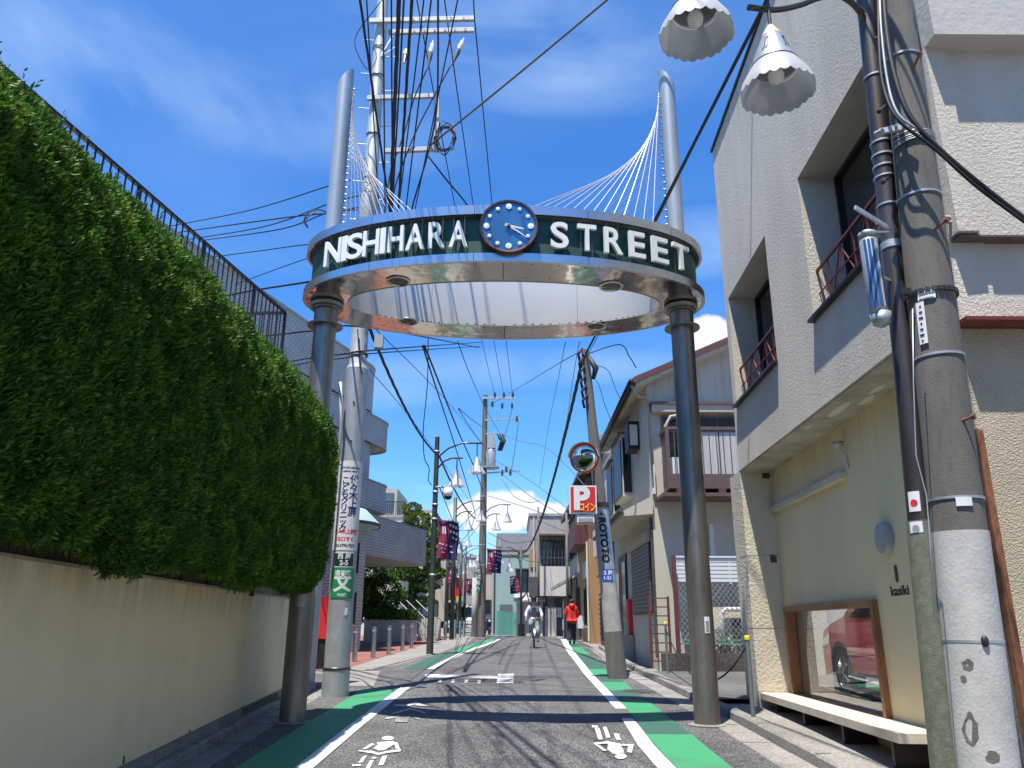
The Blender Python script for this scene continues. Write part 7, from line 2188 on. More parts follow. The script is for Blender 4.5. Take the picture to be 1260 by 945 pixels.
# houses seen in reflections and behind the camera
for x0, x1, y0, y1, zt, m_, lab in ((-12, -4.5, -16, -6, 7, 'wall_grey', 'grey house behind the viewer on the left side'), (3.6, 12, -14, -4, 8, 'wall_beige', 'beige house behind the viewer on the right side')):
    blk('house', lab, 'house', x0, x1, y0, y1, zt, m_, 'gabley', 1.5)

# shop fronts' small things at the far end
for i, (x, Y, w, z, m_, lab) in enumerate(((-3.9, 57.5, .9, 3.6, 'red_plate', 'small red shop sign board beyond the bollards'), (-5.2, 64.5, 1.0, 4.4, 'van_white', 'white shop sign board on the grey shop house'), (-4.9, 72, .8, 3.4, 'yellow_print', 'yellow shop sign board far down on the left'), (-6.9, 82, 1.2, 5.2, 'blue_plate', 'blue shop sign board far down near the bend'))):
    t = thing('shop_sign', lab, 'sign', (x, Y, z))
    mb = MB(); mb.box(x - w / 2, x + w / 2, Y - .15, Y, z, z + 1.3); obj('board', mb, m_, t)
    mb = MB(); mb.bar((x - w / 2 - .6, Y - .08, z + .9), (x - w / 2, Y - .08, z + .9), .05); obj('bracket', mb, 'galvanised', t)
for i, (px, Yl, lab) in enumerate(((641, 47.4, 'lamp post with pale shades in front of the stained plaster shed'),)):
    q = P(px, 775, Yl); gz = g(Yl)
    t = thing('street_lamp', lab, 'street lamp', (q.x, Yl, gz), 'street lamps of the shopping street')
    mb = MB(); mb.tube([(q.x, Yl, gz), (q.x, Yl, 6.2)], [.07, .05], 12); obj('post', mb, 'post_green', t, smooth=True)
    lamp_arms(t, q.x, Yl, 5.9, -1); flag(t, q.x, Yl - .1, 4.4, -1, .55, 1.0)
for i, (px, Yl, lab) in enumerate(((565, 54, 'lamp post before the red shop sign with bare shades'), (552, 68, 'lamp post far down the left side with bare shades'), (588, 95, 'lamp post at the very end of the street'))):
    q = P(px, 775, Yl); gz = g(Yl)
    t = thing('street_lamp', lab, 'street lamp', (q.x, Yl, gz), 'street lamps of the shopping street')
    mb = MB(); mb.tube([(q.x, Yl, gz), (q.x, Yl, 7.0)], [.11, .085], 12); obj('post', mb, 'post_green', t, smooth=True)
    lamp_arms(t, q.x, Yl, 6.6, 1)

# ================================================================== GARDEN beyond the plaza: planter, steps, trees
pw = thing('planter_wall', 'low grey planter wall with clipped green planting beyond the bollards', 'planter', (-5.6, 33, g(33)))
A, B = P(447, 786, 33), P(513, 781, 35.5)
mb = MB(); mb.prism([(A.x, 33, .75), (B.x, 35.5, .75), (B.x - .3, 36.5, .75), (A.x - .5, 36, .75)], (0, 0, 1.05)); obj('wall', mb, 'wall_grey', pw)
n_ = 9000
u = rng.uniform(0, 1, n_); v = rng.uniform(0, 1, n_)
pp_ = np.stack([A.x + (B.x - A.x) * u - .2 * v, 33 + 2.5 * u + v * 1.2, 1.75 + rng.uniform(0, .45, n_)], 1)
leaf_obj('planting', leaf_cloud(pp_, rng.normal(0, 1, (n_, 3)) + np.array([0, -.4, .7]), .09, .4), 'tree_leaf', pw, kind='stuff')
stp = thing('garden_steps', 'grey steps with slanting handrails beside the planter', 'steps', (-4.0, 36, g(36)))
for k in range(6):
    a = P(513, 784, 36); mb = MB(); mb.box(a.x, a.x + .9, 36 + k * .3, 36.3 + k * .3 - .002, .8, g(36) + .16 * (k + 1)); obj('step', mb, 'concrete_pale', stp)
for x in (-4.55, -4.15, -3.75, -3.3):
    mb = MB(); mb.tube([(x, 35.8, 1.0), (x, 35.8, 1.85), (x - 1.1, 37.4, 2.7)], .022, 6); obj('handrail', mb, 'galvanised', stp)
    mb = MB(); mb.tube([(x, 35.82, 1.4), (x - 1.1, 37.42, 2.3)], .016, 6); obj('lower_rail', mb, 'galvanised', stp)


def tree(label, x, y, h, lobes, trunk_r, matn, nleaf, size, seed=1, cat='tree'):
    r = random.Random(seed); rg = np.random.default_rng(seed)
    t = thing('tree', label, cat, (x, y, g(y)))
    z0 = g(y) - .1
    mb = MB(); mb.tube([(x, y, z0), (x + .08, y, z0 + h * .25), (x - .06, y + .1, z0 + h * .5), (x + .05, y, z0 + h * .82)], [trunk_r, trunk_r * .8, trunk_r * .55, trunk_r * .15], 9)
    for (dx, dy, dz, rr, fl) in lobes:
        a = Vector((x, y, z0 + max(.5, dz - .5))); mb.tube([a, a.lerp(Vector((x + dx, y + dy, z0 + dz)), .6) + Vector((0, 0, -.06)), Vector((x + dx, y + dy, z0 + dz))], [trunk_r * .4, trunk_r * .25, trunk_r * .1], 6)
    obj('trunk', mb, 'bark', t, smooth=True)
    P_, N_ = [], []
    tot = sum(l[3] ** 2 for l in lobes)
    for (dx, dy, dz, rr, fl) in lobes:
        n = int(nleaf * rr * rr / tot)
        d = rg.normal(0, 1, (n, 3)); d /= np.linalg.norm(d, axis=1)[:, None]
        rad = rr * (1 - np.abs(rg.normal(0, .16, n)))[:, None] * (1 + .16 * np.sin(d[:, 0:1] * 6 + seed) * np.cos(d[:, 2:3] * 5))
        p = d * rad * np.array([1, 1, fl]) + np.array([x + dx, y + dy, z0 + dz])
        P_.append(p); N_.append(d)
    leaf_obj('crown', leaf_cloud(np.concatenate(P_), np.concatenate(N_), size, .38), matn, t, kind='stuff')
    return t


tree('dark cloud-pruned garden pine with flat foliage pads left of the lamp post', -4.75, 38, 5.6, [(-.5, 0, 2.0, .75, .35), (.6, .1, 2.5, .7, .35), (-.2, 0, 3.1, .85, .35), (.55, 0, 3.7, .6, .35), (-.45, .1, 4.1, .65, .35), (.1, 0, 4.9, .6, .4), (.8, 0, 3.1, .45, .35), (.7, -.1, 1.8, .5, .4)], .13, 'tree_leaf', 11000, .10, 3)
tree('yellow green rounded garden tree rising behind the dark pine', -5.0, 41.5, 7.0, [(0, 0, 6.0, .75, .7), (.6, 0, 5.2, .75, .6), (-.5, 0, 5.4, .8, .6), (.9, 0, 4.2, .7, .5), (.1, 0, 4.4, .9, .5), (1.0, 0, 3.3, .6, .5), (-.3, 0, 6.6, .5, .7)], .14, 'tree_leaf_yellow', 12000, .11, 5)
tree('deep green broadleaf shrub tree under the projecting balcony', -6.0, 34.5, 3.6, [(-.6, 0, 1.9, .9, .9), (.4, .2, 2.1, .95, .8), (0, .1, 2.9, .7, .7), (-1.2, 0, 1.3, .8, .8)], .10, 'tree_leaf', 11000, .11, 8)
tree('dense green garden bush between the planter and the apartment column', -6.5, 31.2, 2.8, [(0, 0, 1.3, .8, .8), (.4, 0, 2.0, .6, .7), (-.6, 0, 1.6, .7, .8)], .06, 'tree_leaf', 7000, .10, 12, 'bush')

# ================================================================== FAR POLES, VAN, CAR
for i, (px, Y, zt, lab) in enumerate(((663, 46.5, 8.4, 'slim grey pole in front of the railed bay building'), (549, 57, 9.0, 'grey pole behind the banners left of the mid street pole'), (561, 74, 9.5, 'distant utility pole with short arms over the white van'), (577, 92, 9.5, 'most distant utility pole at the bend'), (614, 56, 7.5, 'plain pole beside the mint house corner'), (699, 38.8, 7.0, 'drainpipe-thin pole before the dark wooden house'))):
    q = P(px, 775, Y); t = thing('utility_pole', lab, 'utility pole', (q.x, Y, g(Y)))
    mb = MB(); mb.tube([(q.x, Y, g(Y)), (q.x, Y, zt)], [.13 if Y > 50 else .08, .09 if Y > 50 else .055], 10); obj('shaft', mb, 'concrete_pole', t, smooth=True)
    if Y > 50 and Y != 56:
        for dz in (.4, 1.1): mb = MB(); mb.bar((q.x - .7, Y - .1, zt - dz), (q.x + .7, Y - .1, zt - dz), .09); obj('cross_arm', mb, 'galvanised', t)
        mb = MB(); mb.lathe([(.2, 0), (.22, .7), (.1, .8)], (q.x + .35, Y - .2, zt - 2.2), seg=12); obj('transformer', mb, 'galvanised', t)


def vehicle(name, label, cat, x, y, w, l, h, m_, van=True):
    t = thing(name, label, cat, (x, y, g(y))); z = g(y)
    prof = [(0, .35), (0, .95), (.25, 1.1), (.55, h * .97), (.9, h), (l - .15, h), (l, h * .9), (l, .4)] if van else [(0, .35), (0, .8), (.9, .95), (1.5, h), (3.1, h), (3.7, 1.0), (l, .9), (l, .4)]
    mb = MB(); mb.prism([(x - w / 2, y + a, z + b) for a, b in prof], (w, 0, 0)); obj('body', mb, m_, t)
    ws = ((.27, 1.13), (.54, h * .93)) if van else ((.95, .98), (1.46, h * .97))
    mb = MB(); q = [(x - w * .42, y + ws[0][0] - .03, z + ws[0][1]), (x + w * .42, y + ws[0][0] - .03, z + ws[0][1]), (x + w * .40, y + ws[1][0] - .03, z + ws[1][1]), (x - w * .40, y + ws[1][0] - .03, z + ws[1][1])]
    mb.prism(q, (0, .02, .0)); obj('windscreen', mb, 'glass_dark', t)
    for s in (-1, 1):
        mb = MB(); mb.lathe([(.0, 0), (.09, .01), (.10, .04)], (x + s * w * .38, y - .03, z + .72), axis=(0, 1, 0), seg=12); obj('headlight', mb, 'lamp_globe', t)
        for yy in (.6, l - .7):
            mb = MB(); mb.lathe([(0, -.1), (.30, -.1), (.30, .1), (0, .1)], (x + s * (w / 2 - .1), y + yy, z + .30), axis=(1, 0, 0), seg=18); wh = obj('wheel', mb, 'tyre', t, smooth=True, auto=40)
            mb = MB(); mb.lathe([(.18, .102), (0, .11)], (x + s * (w / 2 - .1), y + yy, z + .30), axis=(s, 0, 0), seg=14, caps=False); obj('rim', mb, 'alloy', wh)
    mb = MB(); mb.box(x - .2, x + .2, y - .02, y, z + .42, z + .55); obj('number_plate', mb, 'white_plate', t)
    mb = MB(); mb.box(x - w / 2, x + w / 2, y - .012, y, z + .58, z + .64); obj('grille', mb, 'black_print', t)
    return t


q = P(575, 775, 62); vehicle('delivery_van', 'white delivery van coming round the far bend', 'van', q.x, 62, 1.75, 4.4, 2.0, 'van_white')
q = P(549, 775, 58); vehicle('parked_car', 'white car parked beyond the bollards', 'car', q.x, 58, 1.6, 3.9, 1.45, 'van_white', False)

# ================================================================== PEOPLE
def skin_mb(verts, edges, root=0, sub=2):
    me = bpy.data.meshes.new('t'); me.from_pydata([v[0] for v in verts], edges, []); me.update()
    o = bpy.data.objects.new('t', me); COL.objects.link(o)
    o.modifiers.new('s', 'SKIN'); 
    if not me.skin_vertices:
        bpy.context.view_layer.objects.active = o
        me.attributes
    s = o.modifiers.new('u', 'SUBSURF'); s.levels = sub; s.render_levels = sub
    if me.skin_vertices:
        for i, v in enumerate(verts):
            sv = me.skin_vertices[0].data[i]; r = v[1]
            sv.radius = (r, r) if isinstance(r, (int, float)) else r
            sv.use_root = (i == root)
    dg = bpy.context.evaluated_depsgraph_get(); dg.update()
    em = o.evaluated_get(dg).to_mesh()
    mb = MB(); mb.add([tuple(v.co) for v in em.vertices], [tuple(p.vertices) for p in em.polygons])
    bpy.data.objects.remove(o); bpy.data.meshes.remove(me)
    return mb


def person(label, loc, rotz, J, top, top_r, legs, leg_r, hair, sh='shoe_dark', hat=False, vest=None, scale=1.0):
    """J: joints in a frame that faces -Y.  keys: pel, chest, neck, head, shL elL haL, shR elR haR, hpL knL anL toL, hpR knR anR toR"""
    t = thing('person', label, 'person', loc); WL[t.name] = Vector((0, 0, 0)); t.rotation_euler = (0, 0, rotz); t.scale = (scale,) * 3
    V, E, ix = [], [], {}
    def add(k, p, r, par=None):
        ix[k] = len(V); V.append((Vector(p), r))
        if par: E.append((ix[par], ix[k]))
    j = {k: Vector(v) for k, v in J.items()}
    hd_ = (j['head'] - j['neck']).normalized()
    add('pel', j['pel'], (.15, .11)); add('waist', j['pel'].lerp(j['chest'], .5), (.13, .10), 'pel'); add('chest', j['chest'], (.16, .11), 'waist')
    add('neck', j['neck'], .055, 'chest'); add('jaw', j['neck'] + hd_ * .09, (.062, .072), 'neck'); add('head', j['head'], (.078, .092), 'jaw'); add('crown', j['head'] + hd_ * .085, (.055, .065), 'head')
    for s in 'LR':
        add('sh' + s, j['sh' + s], .058, 'chest'); add('el' + s, j['el' + s], .042, 'sh' + s); add('wr' + s, j['el' + s].lerp(j['ha' + s], .86), .027, 'el' + s)
        d = (j['ha' + s] - j['el' + s]).normalized()
        pm_ = j['ha' + s] + d * .03; add('pa' + s, pm_, (.036, .018), 'wr' + s)
        side_ = d.cross(Vector((0, 0, 1))); side_ = side_.normalized() if side_.length > .1 else Vector((1, 0, 0))
        curl = Vector((0, 0, -1))
        for f, (o_, L_) in enumerate(((-.027, .062), (-.009, .072), (.009, .068), (.027, .052))):
            a = pm_ + side_ * o_ + d * .04; add('f%s%d' % (s, f), a, .0085, 'pa' + s); add('g%s%d' % (s, f), a + d * L_ * .5 + curl * L_ * .25, .008, 'f%s%d' % (s, f)); add('h%s%d' % (s, f), a + d * L_ * .7 + curl * L_ * .7, .007, 'g%s%d' % (s, f))
        a = pm_ - side_ * .035 * (1 if s == 'L' else -1); add('t' + s, a, .010, 'pa' + s); add('u' + s, a - side_ * .02 * (1 if s == 'L' else -1) + d * .04, .009, 't' + s)
        add('hp' + s, j['hp' + s], .085, 'pel'); add('kn' + s, j['kn' + s], .056, 'hp' + s); add('cf' + s, j['kn' + s].lerp(j['an' + s], .3), .054, 'kn' + s); add('an' + s, j['an' + s], .036, 'cf' + s); add('to' + s, j['to' + s], (.040, .028), 'an' + s)
    body = obj('body', skin_mb(V, E, 0, 1), 'skin', t, smooth=True)
    # face: brow, nose, mouth, ears
    hc = j['head']; fw = Vector((0, -1, 0)); 
    mb = MB(); mb.prism([hc + Vector((-.012, -.092, .0)), hc + Vector((.012, -.092, 0)), hc + Vector((.014, -.112, -.04)), hc + Vector((-.014, -.112, -.04))], (0, .02, 0)); obj('nose', mb, 'skin', body)
    mb = MB()
    for s in (-1, 1): mb.sphere(hc + Vector((s * .032, -.084, .008)), .011, 8, 6)
    obj('eyes', mb, 'hair_black', body, kind='stuff')
    mb = MB(); mb.box(hc.x - .024, hc.x + .024, hc.y - .092, hc.y - .08, hc.z - .062, hc.z - .052); obj('mouth', mb, 'maroon_dull', body)
    for s in (-1, 1): mb = MB(); mb.sphere(hc + Vector((s * .083, .005, -.01)), .02, 8, 6, (.4, .7, 1.3)); obj('ear', mb, 'skin', body, smooth=True)
    # hair
    mb = MB(); mb.sphere(hc + hd_ * .025 + Vector((0, .014, 0)), .103, 16, 12, (.92, 1.0, 1.0))
    mb.v = [(x, y if z > hc.z + .045 else max(y, hc.y - .045), z) for x, y, z in mb.v]; obj('hair', mb, hair, t, smooth=True)
    if hat:
        mb = MB(); mb.lathe([(.19, .0), (.19, .012), (.115, .02), (.11, .09), (.08, .12), (0, .125)], hc + Vector((0, 0, .045)), seg=24); obj('hat', mb, 'hair_black', t, smooth=True, auto=40)
    # upper garment with sleeves
    r = top_r; V2, E2, ix2 = [], [], {}
    def add2(k, p, rr, par=None):
        ix2[k] = len(V2); V2.append((Vector(p), rr))
        if par: E2.append((ix2[par], ix2[k]))
    dn = (j['pel'] - j['chest']).normalized()
    add2('w', j['pel'].lerp(j['chest'], .45), (.165 * r, .125 * r)); add2('c', j['chest'], (.185 * r, .135 * r), 'w'); add2('n', j['neck'].lerp(j['chest'], .25), .075 * r, 'c')
    add2('h', j['pel'] + dn * .02, (.175 * r, .14 * r), 'w'); add2('h2', j['pel'] + dn * (.16 if r > 1.05 else .06), (.19 * r, .15 * r), 'h')
    for s in 'LR':
        add2('s' + s, j['sh' + s], .075 * r, 'c'); add2('e' + s, j['el' + s], .062 * r, 's' + s); add2('a' + s, j['el' + s].lerp(j['ha' + s], .82), .048 * r, 'e' + s)
    jk = obj('jacket' if r > 1.05 else 'shirt', skin_mb(V2, E2, 0, 2), top, t, smooth=True)
    if vest:
        V4 = [(j['pel'].lerp(j['chest'], .1), (.178, .14)), (j['pel'].lerp(j['chest'], .55), (.18, .142)), (j['chest'] + Vector((0, 0, .02)), (.175, .145)), (j['chest'] + Vector((0, 0, .08)), (.13, .12))]
        obj('vest', skin_mb(V4, [(0, 1), (1, 2), (2, 3)], 0, 2), vest, t, smooth=True)
    # trousers
    V3, E3 = [(j['pel'], (.16, .125))], []
    for s in 'LR':
        n0 = len(V3); V3 += [(j['hp' + s], .098 * leg_r), (j['kn' + s], .074 * leg_r), (j['an' + s] + Vector((0, 0, .03)), .058 * leg_r)]; E3 += [(0, n0), (n0, n0 + 1), (n0 + 1, n0 + 2)]
    obj('trousers', skin_mb(V3, E3, 0, 2), legs, t, smooth=True)
    for s in 'LR':
        a, b_ = j['an' + s], j['to' + s]
        obj('shoe', skin_mb([(a + Vector((0, 0, .05)), .056), (a + (a - b_) * .1 + Vector((0, 0, -.03)), (.05, .045)), (b_, (.05, .035))], [(0, 1), (1, 2)], 0, 2), sh, t, smooth=True)
    return t


# walker seen from behind: turned to face away (+Y)
q = G(704, 794)
J = dict(pel=(0, 0, .94), chest=(0, .01, 1.30), neck=(0, 0, 1.46), head=(0, -.02, 1.61), shL=(-.17, 0, 1.38), elL=(-.25, -.02, 1.10), haL=(-.20, -.27, 1.04), shR=(.17, 0, 1.38), elR=(.27, .0, 1.12), haR=(.16, -.24, 1.18),
         hpL=(-.09, 0, .86), knL=(-.10, -.14, .48), anL=(-.10, -.10, .10), toL=(-.10, -.24, .045), hpR=(.09, 0, .86), knR=(.10, .02, .47), anR=(.11, .24, .13), toR=(.11, .15, .04))
wk = person('person in a red hooded jacket and black trousers walking away on the green lane', (q.x, q.y, g(q.y) + .014), pi + .05, J, 'jacket_red', 1.28, 'trousers_black', 1.15, 'hair_black', scale=1.0)
mb = MB(); c = Vector((0, .10, 1.47)); mb.sphere(c, .13, 14, 10, (1, .75, .8)); obj('hood', mb, 'jacket_red', wk, smooth=True)
mb = MB(); mb.bar((0.02, .187, 1.34), (.01, .215, .95), .03, .012); obj('back_stripe', mb, 'black_print', wk)

# cyclist and bicycle, coming towards the camera
q = G(657, 797); bx, by_ = q.x, q.y; bz = g(by_) + .014
bk = thing('bicycle', 'black city bicycle with front basket ridden towards the viewer', 'bicycle', (bx, by_, bz)); WL[bk.name] = Vector((0, 0, 0))
for nm, yy in (('wheel', -.55), ('wheel', .52)):
    mb = MB(); mb.lathe([(.318 + .018 * cos(w), .018 * sin(w)) for w in [2 * pi * k / 8 for k in range(9)]], (0, yy, .335), axis=(1, 0, 0), seg=36, caps=False); wh = obj('wheel', mb, 'tyre', bk, smooth=True)
    mb = MB(); mb.lathe([(.300, -.012), (.290, 0), (.300, .012)], (0, yy, .335), axis=(1, 0, 0), seg=36, caps=False); obj('rim', mb, 'bicycle_metal', wh)
    mb = MB()
    for k in range(16): w = 2 * pi * k / 16; mb.bar((.02 if k % 2 else -.02, yy, .335), (0, yy + .295 * cos(w), .335 + .295 * sin(w)), .003)
    obj('spokes', mb, 'bicycle_metal', wh, kind='stuff')
    mb = MB(); vs = []
    for k in range(13):
        w = pi * (-.05 + 1.0 * k / 12); vs += [(-.026, yy + .355 * cos(w), .335 + .355 * sin(w)), (.026, yy + .355 * cos(w), .335 + .355 * sin(w))]
    mb.add(vs, [(2 * k, 2 * k + 1, 2 * k + 3, 2 * k + 2) for k in range(12)]); obj('mudguard', mb, 'bicycle_metal', bk, smooth=True)
mb = MB()
for a, b_ in (((0, -.42, .86), (0, .02, .34)), ((0, -.44, .74), (0, .05, .42)), ((0, .0, .32), (0, .16, .86)), ((0, .0, .33), (.05, .52, .335)), ((0, .0, .33), (-.05, .52, .335)), ((0, .13, .74), (.05, .52, .335)), ((0, .13, .74), (-.05, .52, .335)), ((.05, -.55, .335), (.04, -.46, .68)), ((-.05, -.55, .335), (-.04, -.46, .68)), ((0, -.46, .68), (0, -.38, .98))): mb.cyl(a, b_, .016, .016, 8)
obj('frame', mb, 'bicycle_paint', bk, smooth=True)
mb = MB(); mb.tube([(-.29, -.18, 1.0), (-.24, -.30, 1.03), (-.08, -.38, 1.0), (.08, -.38, 1.0), (.24, -.30, 1.03), (.29, -.18, 1.0)], .013, 8); obj('handlebar', mb, 'bicycle_metal', bk, smooth=True)
for s in (-1, 1): mb = MB(); mb.cyl((s * .27, -.24, 1.015), (s * .29, -.14, .995), .019, .019, 8); obj('grip', mb, 'black_rubber', bk)
mb = MB(); mb.prism([(-.03, .02, .90), (.03, .02, .90), (.10, .26, .90), (-.10, .26, .90)], (0, 0, .05)); obj('saddle', mb, 'black_rubber', bk)
mb = MB()
for k in range(9):
    f = k / 8; x0_ = -.17 + .34 * f
    for yy, s in ((-.74, 1), (-.48, 1)): mb.bar((x0_ * .8, yy * .97, .74), (x0_, yy, .98), .006)
for z, sc_ in ((.74, .8), (.80, .85), (.86, .9), (.92, .95), (.98, 1.0)):
    for a, b_ in (((-.17, -.74), (.17, -.74)), ((.17, -.74), (.17, -.48)), ((.17, -.48), (-.17, -.48)), ((-.17, -.48), (-.17, -.74))): mb.bar((a[0] * sc_, a[1], z), (b_[0] * sc_, b_[1], z), .008)
mb.box(-.13, .13, -.72, -.49, .735, .745)
obj('basket', mb, 'wall_dark', bk)
mb = MB(); mb.lathe([(.0, -.02), (.04, -.02), (.045, .04), (0, .045)], (0, -.70, .62), axis=(0, -1, 0), seg=14); obj('headlight', mb, 'lamp_globe', bk)
for s, dz, dy in ((1, -.12, -.06), (-1, .12, .06)):
    mb = MB(); mb.bar((s * .07, 0, .33), (s * .08, dy, .33 + dz * 1.3), .018); mb.box(s * .08 - (.0 if s > 0 else .1), s * .08 + (.1 if s > 0 else 0), dy - .04, dy + .04, .32 + dz * 1.3, .34 + dz * 1.3); obj('pedal', mb, 'bicycle_metal', bk)
J = dict(pel=(0, .14, .99), chest=(0, .03, 1.33), neck=(0, -.01, 1.47), head=(0, -.05, 1.61), shL=(-.17, .02, 1.39), elL=(-.29, -.02, 1.16), haL=(-.285, -.17, 1.035), shR=(.17, .02, 1.39), elR=(.29, -.02, 1.16), haR=(.285, -.17, 1.035),
         hpL=(-.10, .10, .95), knL=(-.12, -.22, .80), anL=(-.13, .04, .56), toL=(-.13, -.09, .53), hpR=(.10, .10, .95), knR=(.13, -.14, .58), anR=(.14, -.05, .26), toR=(.14, -.18, .21))
person('cyclist in a dark hat, white shirt and grey vest riding towards the viewer', (bx, by_, bz), 0, J, 'shirt_white', 1.0, 'trousers_grey', 1.1, 'hair_black', hat=True, vest='vest_grey')
# rider standing with a scooter by the mint house
q = G(606, 781); sx_, sy_ = q.x, q.y; sz_ = g(sy_)
J = dict(pel=(0, 0, .92), chest=(0, -.02, 1.28), neck=(0, -.03, 1.44), head=(0, -.05, 1.58), shL=(-.18, 0, 1.36), elL=(-.26, -.08, 1.12), haL=(-.24, -.30, 1.02), shR=(.18, 0, 1.36), elR=(.26, -.05, 1.12), haR=(.2, -.28, 1.02),
         hpL=(-.1, 0, .85), knL=(-.14, -.08, .48), anL=(-.14, 0, .09), toL=(-.14, -.13, .04), hpR=(.1, 0, .85), knR=(.13, -.04, .48), anR=(.14, .03, .09), toR=(.14, -.1, .04))
rd = person('person in dark clothes and white helmet beside a scooter near the mint house', (sx_ + .1, sy_, sz_), .3, J, 'navy_cloth', 1.15, 'trousers_black', 1.1, 'van_white')
sc_t = thing('motor_scooter', 'dark motor scooter held by the rider near the mint house', 'scooter', (sx_ - .35, sy_ - .1, sz_)); WL[sc_t.name] = Vector((0, 0, 0)); sc_t.rotation_euler = (0, 0, .3)
for yy in (-.55, .55):
    mb = MB(); mb.lathe([(.12, -.04), (.22, -.05), (.24, 0), (.22, .05), (.12, .04)], (0, yy, .24), axis=(1, 0, 0), seg=20); obj('wheel', mb, 'tyre', sc_t, smooth=True)
mb = MB(); mb.prism([(-.14, -.42, .25), (-.14, -.48, .95), (-.14, -.38, 1.0), (-.14, -.30, .36), (-.14, .12, .32), (-.14, .2, .70), (-.14, .8, .78), (-.14, .75, .45), (-.14, .35, .25)], (.28, 0, 0)); obj('body', mb, 'navy_cloth', sc_t)
mb = MB(); mb.prism([(-.12, .18, .72), (-.12, .75, .80), (-.12, .75, .86), (-.12, .2, .80)], (.24, 0, 0)); obj('seat', mb, 'black_rubber', sc_t)
mb = MB(); mb.tube([(-.32, -.32, 1.06), (-.1, -.42, 1.03), (.1, -.42, 1.03), (.32, -.32, 1.06)], .018, 8); obj('handlebar', mb, 'bicycle_metal', sc_t)
mb = MB(); mb.lathe([(0, 0), (.07, 0), (.08, .05), (0, .06)], (0, -.5, .85), axis=(0, -1, 0), seg=14); obj('headlight', mb, 'lamp_globe', sc_t)

# ================================================================== OVERHEAD WIRES
def wire(label, pts, r=.012, m='cable_black', group=None, twist=0, name='overhead_cable', cat='cable'):
    W = [p if isinstance(p, Vector) else P(*p) for p in pts]
    n = len(W); out = []
    if n == 2: W = [W[0], W[0].lerp(W[1], .5), W[1]]; n = 3
    ext = [W[0] * 2 - W[1]] + W + [W[-1] * 2 - W[-2]]
    for i in range(1, n):
        p0, p1, p2, p3 = ext[i - 1], ext[i], ext[i + 1], ext[i + 2]
        for k in range(10):
            t_ = k / 10; t2, t3 = t_ * t_, t_ ** 3
            out.append(.5 * ((2 * p1) + (p2 - p0) * t_ + (2 * p0 - 5 * p1 + 4 * p2 - p3) * t2 + (3 * p1 - p0 - 3 * p2 + p3) * t3))
    out.append(W[-1])
    mb = MB(); mb.tube(out, r, 6)
    if twist:      # a wrapped bundle: further strands wound round it
        for s in range(twist):
            ph = 2 * pi * s / twist; o2 = []
            dl = 0
            fine = []
            for a, b_ in zip(out[:-1], out[1:]):
                m_ = max(1, int((b_ - a).length / .35)); fine += [a.lerp(b_, i / m_) for i in range(m_)]
            for i, p in enumerate(fine[:400]):
                w = ph + i * .9; o2.append(p + Vector((cos(w), 0, sin(w))) * r * 1.3)
            if len(o2) > 2: mb.tube(o2, r * .55, 5)
    o = obj(name, mb, m, None, smooth=True, label=label, cat=cat, group=group)
    return o


Z = Vector


def swire(label, nodes, sags, r=.012, m='cable_black', twist=0, group=None):
    """spans between supports, each hanging in its own shallow curve"""
    W = [p if isinstance(p, Vector) else P(*p) for p in nodes]; out = []
    for i in range(len(W) - 1):
        s = sags[i] if isinstance(sags, (list, tuple)) else sags
        n = 24
        for k in range(n):
            t_ = k / n; q = W[i].lerp(W[i + 1], t_); q.z -= 4 * s * t_ * (1 - t_); out.append(q)
    out.append(W[-1])
    mb = MB(); mb.tube(out, r, 7)
    if twist:
        fine = []
        for a, b_ in zip(out[:-1], out[1:]):
            m_ = max(1, int((b_ - a).length / .11)); fine += [a.lerp(b_, i / m_) for i in range(m_)]
        for s in range(twist):
            ph = 2 * pi * s / twist
            o2 = [p + Vector((cos(ph + i * .42), 0, sin(ph + i * .42))) * r * .75 for i, p in enumerate(fine[:420])]
            if len(o2) > 2: mb.tube(o2, r * .45, 4)
    return obj('overhead_cable', mb, m, None, smooth=True, label=label, cat='cable', group=group)


def over(B, C, k=3.2):      # support behind the viewer in line with B and C
    B = B if isinstance(B, Vector) else P(*B); C = C if isinstance(C, Vector) else P(*C)
    return C + (C - B) * k


B1, C1 = (484, 290, 13.05), (443, 0, 8.2); B2, C2 = (479, 290, 13.05), (491, 0, 8.0); B3, C3 = (488, 290, 12.95), (507, 0, 8.0); B4, C4 = (510, 246, 13.4), (539, 0, 8.4)
swire('thick black cable bundle left of the banner pole top, running overhead to the viewer', [over(B1, C1), B1], 0.0, .016, twist=3)
swire('thickest black cable bundle rising straight over the ring beside the pole', [over(B2, C2), B2], 0.0, .027, twist=3)
swire('black cable bundle descending just right of the thickest bundle', [over(B3, C3), B3], 0.0, .020, twist=3)
for (c_x, b_x, by_, rr_, lab) in ((452, 468, 285, .010, 'thin cable just left of the thickest bundle over the pole'), (472, 474, 285, .012, 'thin cable hugging the pale pole front, leading overhead'), (482, 483, 285, .012, 'cable tight against the left of the thickest bundle'), (497, 481, 288, .014, 'cable between the two thick bundles'), (521, 487, 285, .011, 'thin cable right of the curving bundle'), (530, 496, 285, .012, 'slanting thin cable meeting the ring right of the bundles'), (562, 505, 285, .010, 'thin slanting line from upper right to the bundles')):
    C_ = P(c_x, 0, 8.3); B_ = P(b_x, by_, 13.0); swire(lab, [over(B_, C_), B_], [.12], rr_)
wire('loose black cable sweeping down and bending back to the ring left of the clock', [(541, -120, 8.0), (539, 0, 9.6), (539, 70, 10.6), (537, 137, 11.8), (526, 191, 12.6), (510, 245, 13.4), (500, 285, 13.5)], .016)
